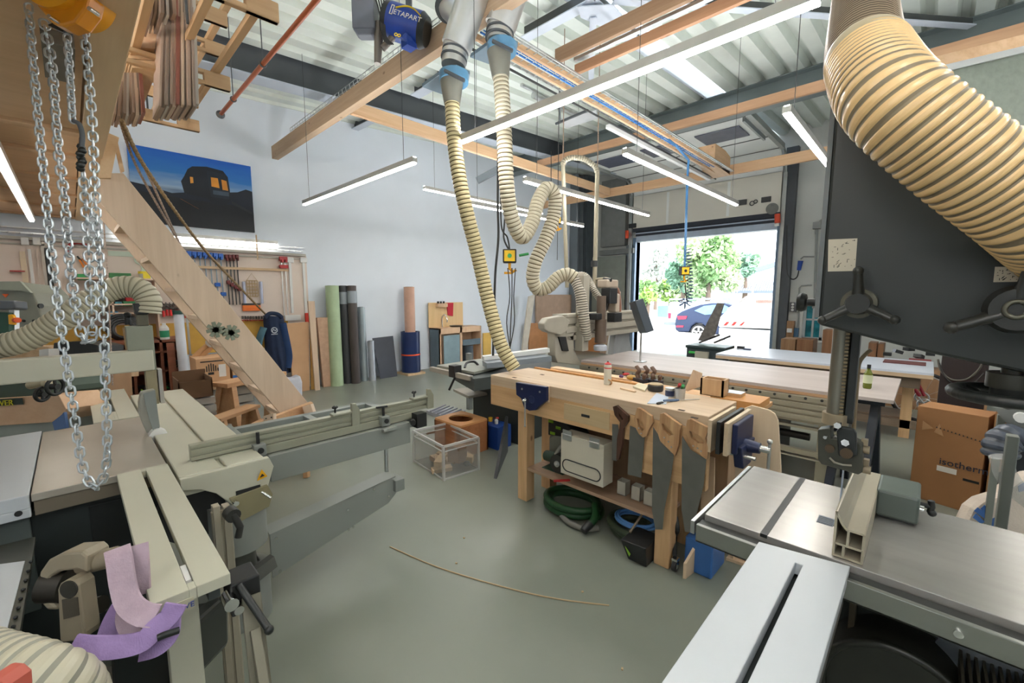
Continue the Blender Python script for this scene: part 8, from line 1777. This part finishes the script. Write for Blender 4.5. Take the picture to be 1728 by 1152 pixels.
# door hardware on the raised section and spring devices
t = T('door_reflector', 'orange red reflector cylinder at the upper right corner of the door opening', 'reflector', tuple(py(1312,370,11.7)))
b = MB(); b.cyl(py(1312,361,11.7), py(1312,376,11.7), .06, n=14); P('body', b, mat('orange_red', srgb(232,84,50), .4), t)
b = MB(); b.cyl(py(1311,377,11.7), py(1311,381,11.7), .05, n=14); P('foot', b, M_white, t)
b = MB(); b.cyl(py(1058,389,11.7), py(1058,402,11.7), .05, n=14); ONE('door_reflector', b, mat('orange_red', (0,0,0)), 'orange red reflector cylinder at the upper left corner of the door opening', 'reflector')
b = MB(); a, c = py(1062,378,11.8), py(1074,384,11.8); b.box(a.x,c.x,11.75,11.8,c.z,a.z); ONE('door_sensor', b, M_black, 'small black sensor at the lower left of the raised door section', 'sensor', bevel=.01)
for k, (x, y) in enumerate(((1252,341),(1293,336))):
    t = T('door_handle_plate', ['left','right'][k]+' dark handle plate on the raised door section', 'handle', tuple(py(x, y, 11.8)))
    b = MB(); a, c = py(x-8,y-3,11.8), py(x+8,y+4,11.8); b.box(a.x,c.x,11.78,11.81,c.z,a.z); P('plate', b, mat('plate_char', srgb(66,66,66), .5), t, .01)
t = T('door_latch', 'dark lock piece with two loops between the handle plates on the door', 'latch', tuple(py(1271,341,11.8)))
b = MB(); b.ring(py(1269,343,11.78), .05, .012, (0,1,0), 14, 6); b.ring(py(1275,340,11.78), .04, .012, (0,1,0), 14, 6); P('loops', b, mat('plate_char', (0,0,0)), t)
t = T('door_motor_pull', 'round grey pulley disc below the right handle plate of the door', 'pulley', tuple(py(1303,352,11.8)))
b = MB(); b.cyl(py(1303,352,11.75), py(1303,352,11.82), .13, n=22); b.cyl(py(1303,345,11.7), py(1303,348,11.7), .02); P('disc', b, mat('disc_grey', srgb(120,120,116), .5), t)
b = MB()
for k in range(3): q = py(1237+5*k,258-k,10.9); b.ball(py(1237+5*k, 261-1*k, 11.5)+V(0,0,0), .035, n=8); b.bar(py(1237+5*k,258-k,11.5), py(1237+5*k,268-k,11.5), .02, .02)
# ================================================================ OUTSIDE
M_asph = mat('yard_paving', srgb(196,192,184), .85, 0, .04, .5)
b = MB(); b.box(-60, 40, YD+.2, 90, -.06, -.02); S('ground', b, M_asph)
# closed white panel: dark blue car
M_car = mat('car_blue', srgb(40,54,84), .18, .2, .05); M_gls = mat('car_glass', srgb(120,160,200), .1, .1); M_tail = mat('tail_light', srgb(210,40,70), .3)
YC = 19.5
def cp(x, y, Y=YC): return py(x, y, Y)
car = T('car', 'dark blue fastback car parked outside behind the door, seen from its left rear', 'car', tuple(cp(1190,575)))
body = [(1139,548),(1140,535),(1145,527),(1152,522),(1170,517),(1185,513),(1215,511),(1245,514),(1262,525),(1300,534),(1302,560),(1296,566),(1140,566)]
z0 = cp(1180,572).z
out = [cp(x, y) for x, y in ((1139,556),(1139,540),(1142,530),(1150,525),(1165,519),(1180,514),(1200,511),(1222,511),(1245,517),(1262,524),(1300,533),(1305,550),(1300,562),(1195,566),(1192,553),(1184,546),(1174,545),(1166,551),(1163,560),(1145,560))]
b = MB(); b.prism(out, (0,1.85,0)); P('body', b, M_car, car, .06)
b = MB(); b.prism([cp(x, y) + V(0,-.01,0) for x, y in ((1172,524),(1188,516),(1205,514),(1222,514),(1240,523),(1222,528),(1190,531))], (0,-.01,0)); P('side_window', b, M_gls, car)
for x in (1179, 1270):
    c = cp(x, 561); R_ = .37
    b = MB(); b.cyl(c+V(0,-.02,0), c+V(0,.25,0), R_, n=28); w = P('wheel', b, M_rubber, car)
    b = MB(); b.ring(c+V(0,-.03,0), R_*.72, .03, (0,1,0), 26, 6)
    for k in range(5): a = k*1.257+.3; b.bar(c+V(0,-.03,0), c+V(math.cos(a)*R_*.7,-.03,math.sin(a)*R_*.7), .07, .03, up=(0,1,0))
    P('rim', b, M_white, w)
b = MB(); b.prism([cp(x, y)+V(0,-.015,0) for x, y in ((1143,533),(1160,533),(1158,538),(1145,539))], (0,-.02,0)); P('tail_light', b, M_tail, car)
b = MB(); b.prism([cp(x, y)+V(0,-.012,0) for x, y in ((1142,549),(1154,549),(1153,552),(1142,552))], (0,-.02,0)); P('reflector', b, M_tail, car)
# white van with roof rack
YV = 23.5
van = T('van', 'white van with a ladder rack on its roof parked left of the blue car', 'van', tuple(cp(1160,575,YV)))
M_van = mat('van_white', srgb(206,222,238), .3)
b = MB(); b.prism([cp(x, y, YV) for x, y in ((1128,512),(1131,509),(1240,509),(1250,530),(1256,558),(1136,558),(1123,552),(1127,545))], (0,2.0,0)); P('body', b, M_van, van, .08)
b = MB(); b.prism([cp(x, y, YV)+V(0,-.02,0) for x, y in ((1128,528),(1133,528),(1132,537),(1128,537))], (0,-.03,0)); P('tail_light', b, M_tail, van)
b = MB(); b.prism([cp(x, y, YV)+V(0,-.02,0) for x, y in ((1122,543),(1140,543),(1140,552),(1122,551))], (0,-.1,0)); P('bumper', b, mat('bumper_grey', srgb(120,128,140), .5), van)
b = MB(); b.cyl(cp(1142,555,YV)+V(0,-.03,0), cp(1142,555,YV)+V(0,.25,0), .36, n=22); P('wheel', b, M_rubber, van)
b = MB(); a, c = cp(1130,505,YV), cp(1232,504,YV)
for y in (0, 1.6): b.cyl(a+V(0,y,0), c+V(0,y,0), .05)
for k in range(5): p = a.lerp(c, k/4); b.cyl(p, p+V(0,1.6,0), .035); b.cyl(p, p-V(0,0,.12), .03)
P('roof_rack', b, mat('rack_alu', srgb(150,158,170), .4, .3), van)
# pale skip / low building with hazard stripes
YT = 17.2
ws = T('container', 'large white trailer with red and white hazard stripes at the right of the yard', 'trailer', tuple(cp(1290,575,YT)))
b = MB(); b.prism([cp(x, y, YT) for x, y in ((1212,549),(1214,536),(1232,518),(1258,501),(1345,499),(1345,556),(1214,552))], (0,1.9,0)); P('body', b, mat('trailer_white', srgb(226,222,216), .4), ws, .03)
b = MB(); b.box(cp(1214,556,YT).x, cp(1345,556,YT).x, YT-.05, YT+2.0, cp(1214,575,YT).z, cp(1214,553,YT).z); P('plinth', b, mat('plinth_grey', srgb(188,194,198), .6), ws)
M_hz = mat('hazard_red', srgb(214,40,36), .5)
for k in range(3):
    x = 1221+k*13; b = MB(); b.prism([cp(x, 549, YT)+V(0,-.01,0), cp(x+5, 549, YT)+V(0,-.01,0), cp(x+10, 543, YT)+V(0,-.01,0), cp(x+5 if k < 2 else x+8, 543, YT)+V(0,-.01,0)], (0,-.01,0)); P('hazard_stripe', b, M_hz, ws)
b = MB(); a = cp(1278,507,YT)
for k in range(9): q = cp(1276+3*k, 508, YT); b.box(q.x, q.x+.05, YT-.02, YT-.01, q.z-.06, q.z+.04)
P('red_lettering', b, mat('red_faint', srgb(236,130,120), .5), ws)
b = MB(); b.cyl(cp(1228,522,YT)+V(0,-.05,0), cp(1262,500,YT)+V(0,-.05,0), .03, n=8); b.cyl(cp(1258,500,YT)+V(0,-.03,0), cp(1258,548,YT)+V(0,-.03,0), .02, n=8); P('tarp_rod', b, mat('rod_grey', srgb(168,164,160), .4), ws)
# building with tiled roof
YH = 34
hs = T('house', 'white building with a grey tiled roof behind the trailer', 'house', tuple(cp(1300,560,YH)))
b = MB(); a, c = cp(1228,492,YH), cp(1345,492,YH); b.box(a.x, c.x, YH, YH+8, 0, a.z); P('wall', b, mat('house_wall', srgb(226,222,216), .7), hs)
b = MB(); p = [cp(x, y, YH) for x, y in ((1228,492),(1345,492))]; q = [cp(x, y, YH+4) for x, y in ((1240,471),(1345,471))]; b.hexa([p[0]-V(0,.4,.1), p[1]-V(0,.4,.1), q[1], q[0], p[0]-V(0,.4,-.1), p[1]-V(0,.4,-.1), q[1]+V(0,0,.2), q[0]+V(0,0,.2)]); rf = P('roof', b, mat('roof_tile_grey', srgb(118,128,146), .5), hs)
b = MB()
for k in range(30):
    u = k/29; b.tube([(p[0].lerp(p[1], u))-V(0,.42,-.12), q[0].lerp(q[1], u)+V(0,-.02,.24)], .07, 5)
P('tile_ribs', b, mat('roof_tile_light', srgb(176,184,198), .5), rf)
YH2 = 46
b = MB(); b.prism([cp(x, y, YH2) for x, y in ((1238,470),(1250,462),(1310,444),(1345,440),(1345,580),(1238,580))], (0,8,0)); hs2 = T('house', 'taller pale building with a blue grey verge behind the tiled roof', 'house', tuple(cp(1300,520,YH2))); P('gable_wall', b, mat('gable_white', srgb(224,224,226), .7), hs2)
b = MB(); b.bar(cp(1246,465,YH2)+V(0,-.2,0), cp(1312,445,YH2)+V(0,-.2,0), .5, .4); P('verge', b, mat('verge_blue', srgb(120,140,166), .5), hs2)
b = MB(); b.cyl(cp(1271,466,30), V(cp(1271,500,30).x,30,0), .05); ONE('antenna', b, M_white, 'thin pale pole before the tiled roof', 'pole')
# trees
def tree(cx, cy, w, h, Y, n, cl, label, seed, trunk=True, name='leafy_tree', ls=.20):
    r_ = random.Random(seed); c = cp(cx, cy, Y); W2 = w*depth_of(c)/FP/2; H2 = h*depth_of(c)/FP/2
    tt = T(name, label, 'tree', (c.x, c.y, 0)); b = MB(); b.tube([(c.x,c.y,0),(c.x+.1,c.y,c.z*.5),(c.x,c.y,c.z+H2*.3)], .16, 8, rs=[.2,.15,.06])
    for k in range(7): a = k*.9; b.cyl((c.x,c.y,c.z-H2*.4+k*.1), (c.x+math.cos(a)*W2*.7, c.y+math.sin(a)*W2*.5, c.z+H2*.3*math.sin(k)), .05, .015, n=6)
    P('trunk', b, mat('bark', srgb(112,96,84), .8), tt)
    b = MB(); lobes = [(r_.uniform(-.62,.62), r_.uniform(-.5,.5), r_.uniform(-.65,.65), r_.uniform(.30,.48)) for _ in range(16)]
    for k in range(n):
        lx, ly, lz, lr = lobes[k % 16]; a = r_.uniform(0, 6.28); ph = math.acos(r_.uniform(-1, 1)); rr = lr*r_.uniform(.55, 1.05)
        p = V(c.x+(lx+rr*math.sin(ph)*math.cos(a))*W2, c.y+(ly+rr*math.sin(ph)*math.sin(a))*W2, c.z+(lz+rr*math.cos(ph))*H2)
        e1 = V(r_.gauss(0,1), r_.gauss(0,1), r_.gauss(0,1)).normalized()*ls*r_.uniform(.6,1.2); e2 = e1.orthogonal().normalized()*ls*.5
        b.add([p-e1, p+e2, p+e1, p-e2], [(0,1,2,3)], k % 2)
    P('leaves', b, cl, tt, kind='stuff'); return tt
L1 = [mat('leaf_pale', srgb(176,196,150), .6), mat('leaf_mid', srgb(130,164,108), .6)]
L2 = [mat('leaf_cool', srgb(138,172,138), .6), mat('leaf_teal', srgb(124,160,136), .6)]
L3 = [mat('leaf_lime', srgb(170,200,110), .6), mat('leaf_mid', (0,0,0))]
tree(1195,446,100,112,26,5200,L1,'large pale green tree outside in the middle of the door opening',1)
tree(1152,458,50,108,28,2600,L2,'darker green tree behind the left side of the large tree',2)
tree(1258,446,46,40,34,1300,L2,'dark green tree top right of the large tree',3,ls=.24)
tree(1092,500,34,60,30,1100,L3,'bright green bush at the left side of the door opening',4,name='bush')
tree(1108,450,46,80,44,900,[mat('leaf_grey', srgb(176,186,176), .7), mat('leaf_grey2', srgb(196,200,192), .7)],'thin grey leafless tree far behind at the left of the opening',5,ls=.28)
tree(1130,490,40,50,32,1200,L3,'green bush between the grey tree and the large tree',6,name='bush')
b = MB(); a, c = cp(1075,505,40), cp(1240,505,40); 
tree(1160,492,110,30,33,2200,L1,'long pale hedge behind the white van',7,name='hedge')
b = MB(); a, c = cp(1110,516,31), cp(1126,543,31); b.box(a.x,c.x,31,32,c.z,a.z); ONE('blue_tub', b, mat('tub_blue', srgb(130,170,200), .5), 'pale blue waste tub behind the van', 'tub')
# strip curtain / tarp at the left jamb
b = MB(); b.prism([py(x, y, 12.5) for x, y in ((1066,412),(1079,412),(1072,470),(1069,520),(1067,600),(1064,600))], (0,.05,0)); ONE('hanging_tarp', b, mat('tarp_blue_white', srgb(170,200,232), .5), 'pale blue tarp hanging outside along the left door jamb', 'tarp')
b = MB(); a, c = cp(1112,570,16), cp(1190,570,16); b.tube([V(a.x,16,.02), V(c.x,16.3,.02)], .12, 8, flat=.3); ONE('kerb_stone', b, mat('kerb_grey', srgb(150,150,150), .7), 'grey kerb bar lying on the yard before the blue car', 'kerb')
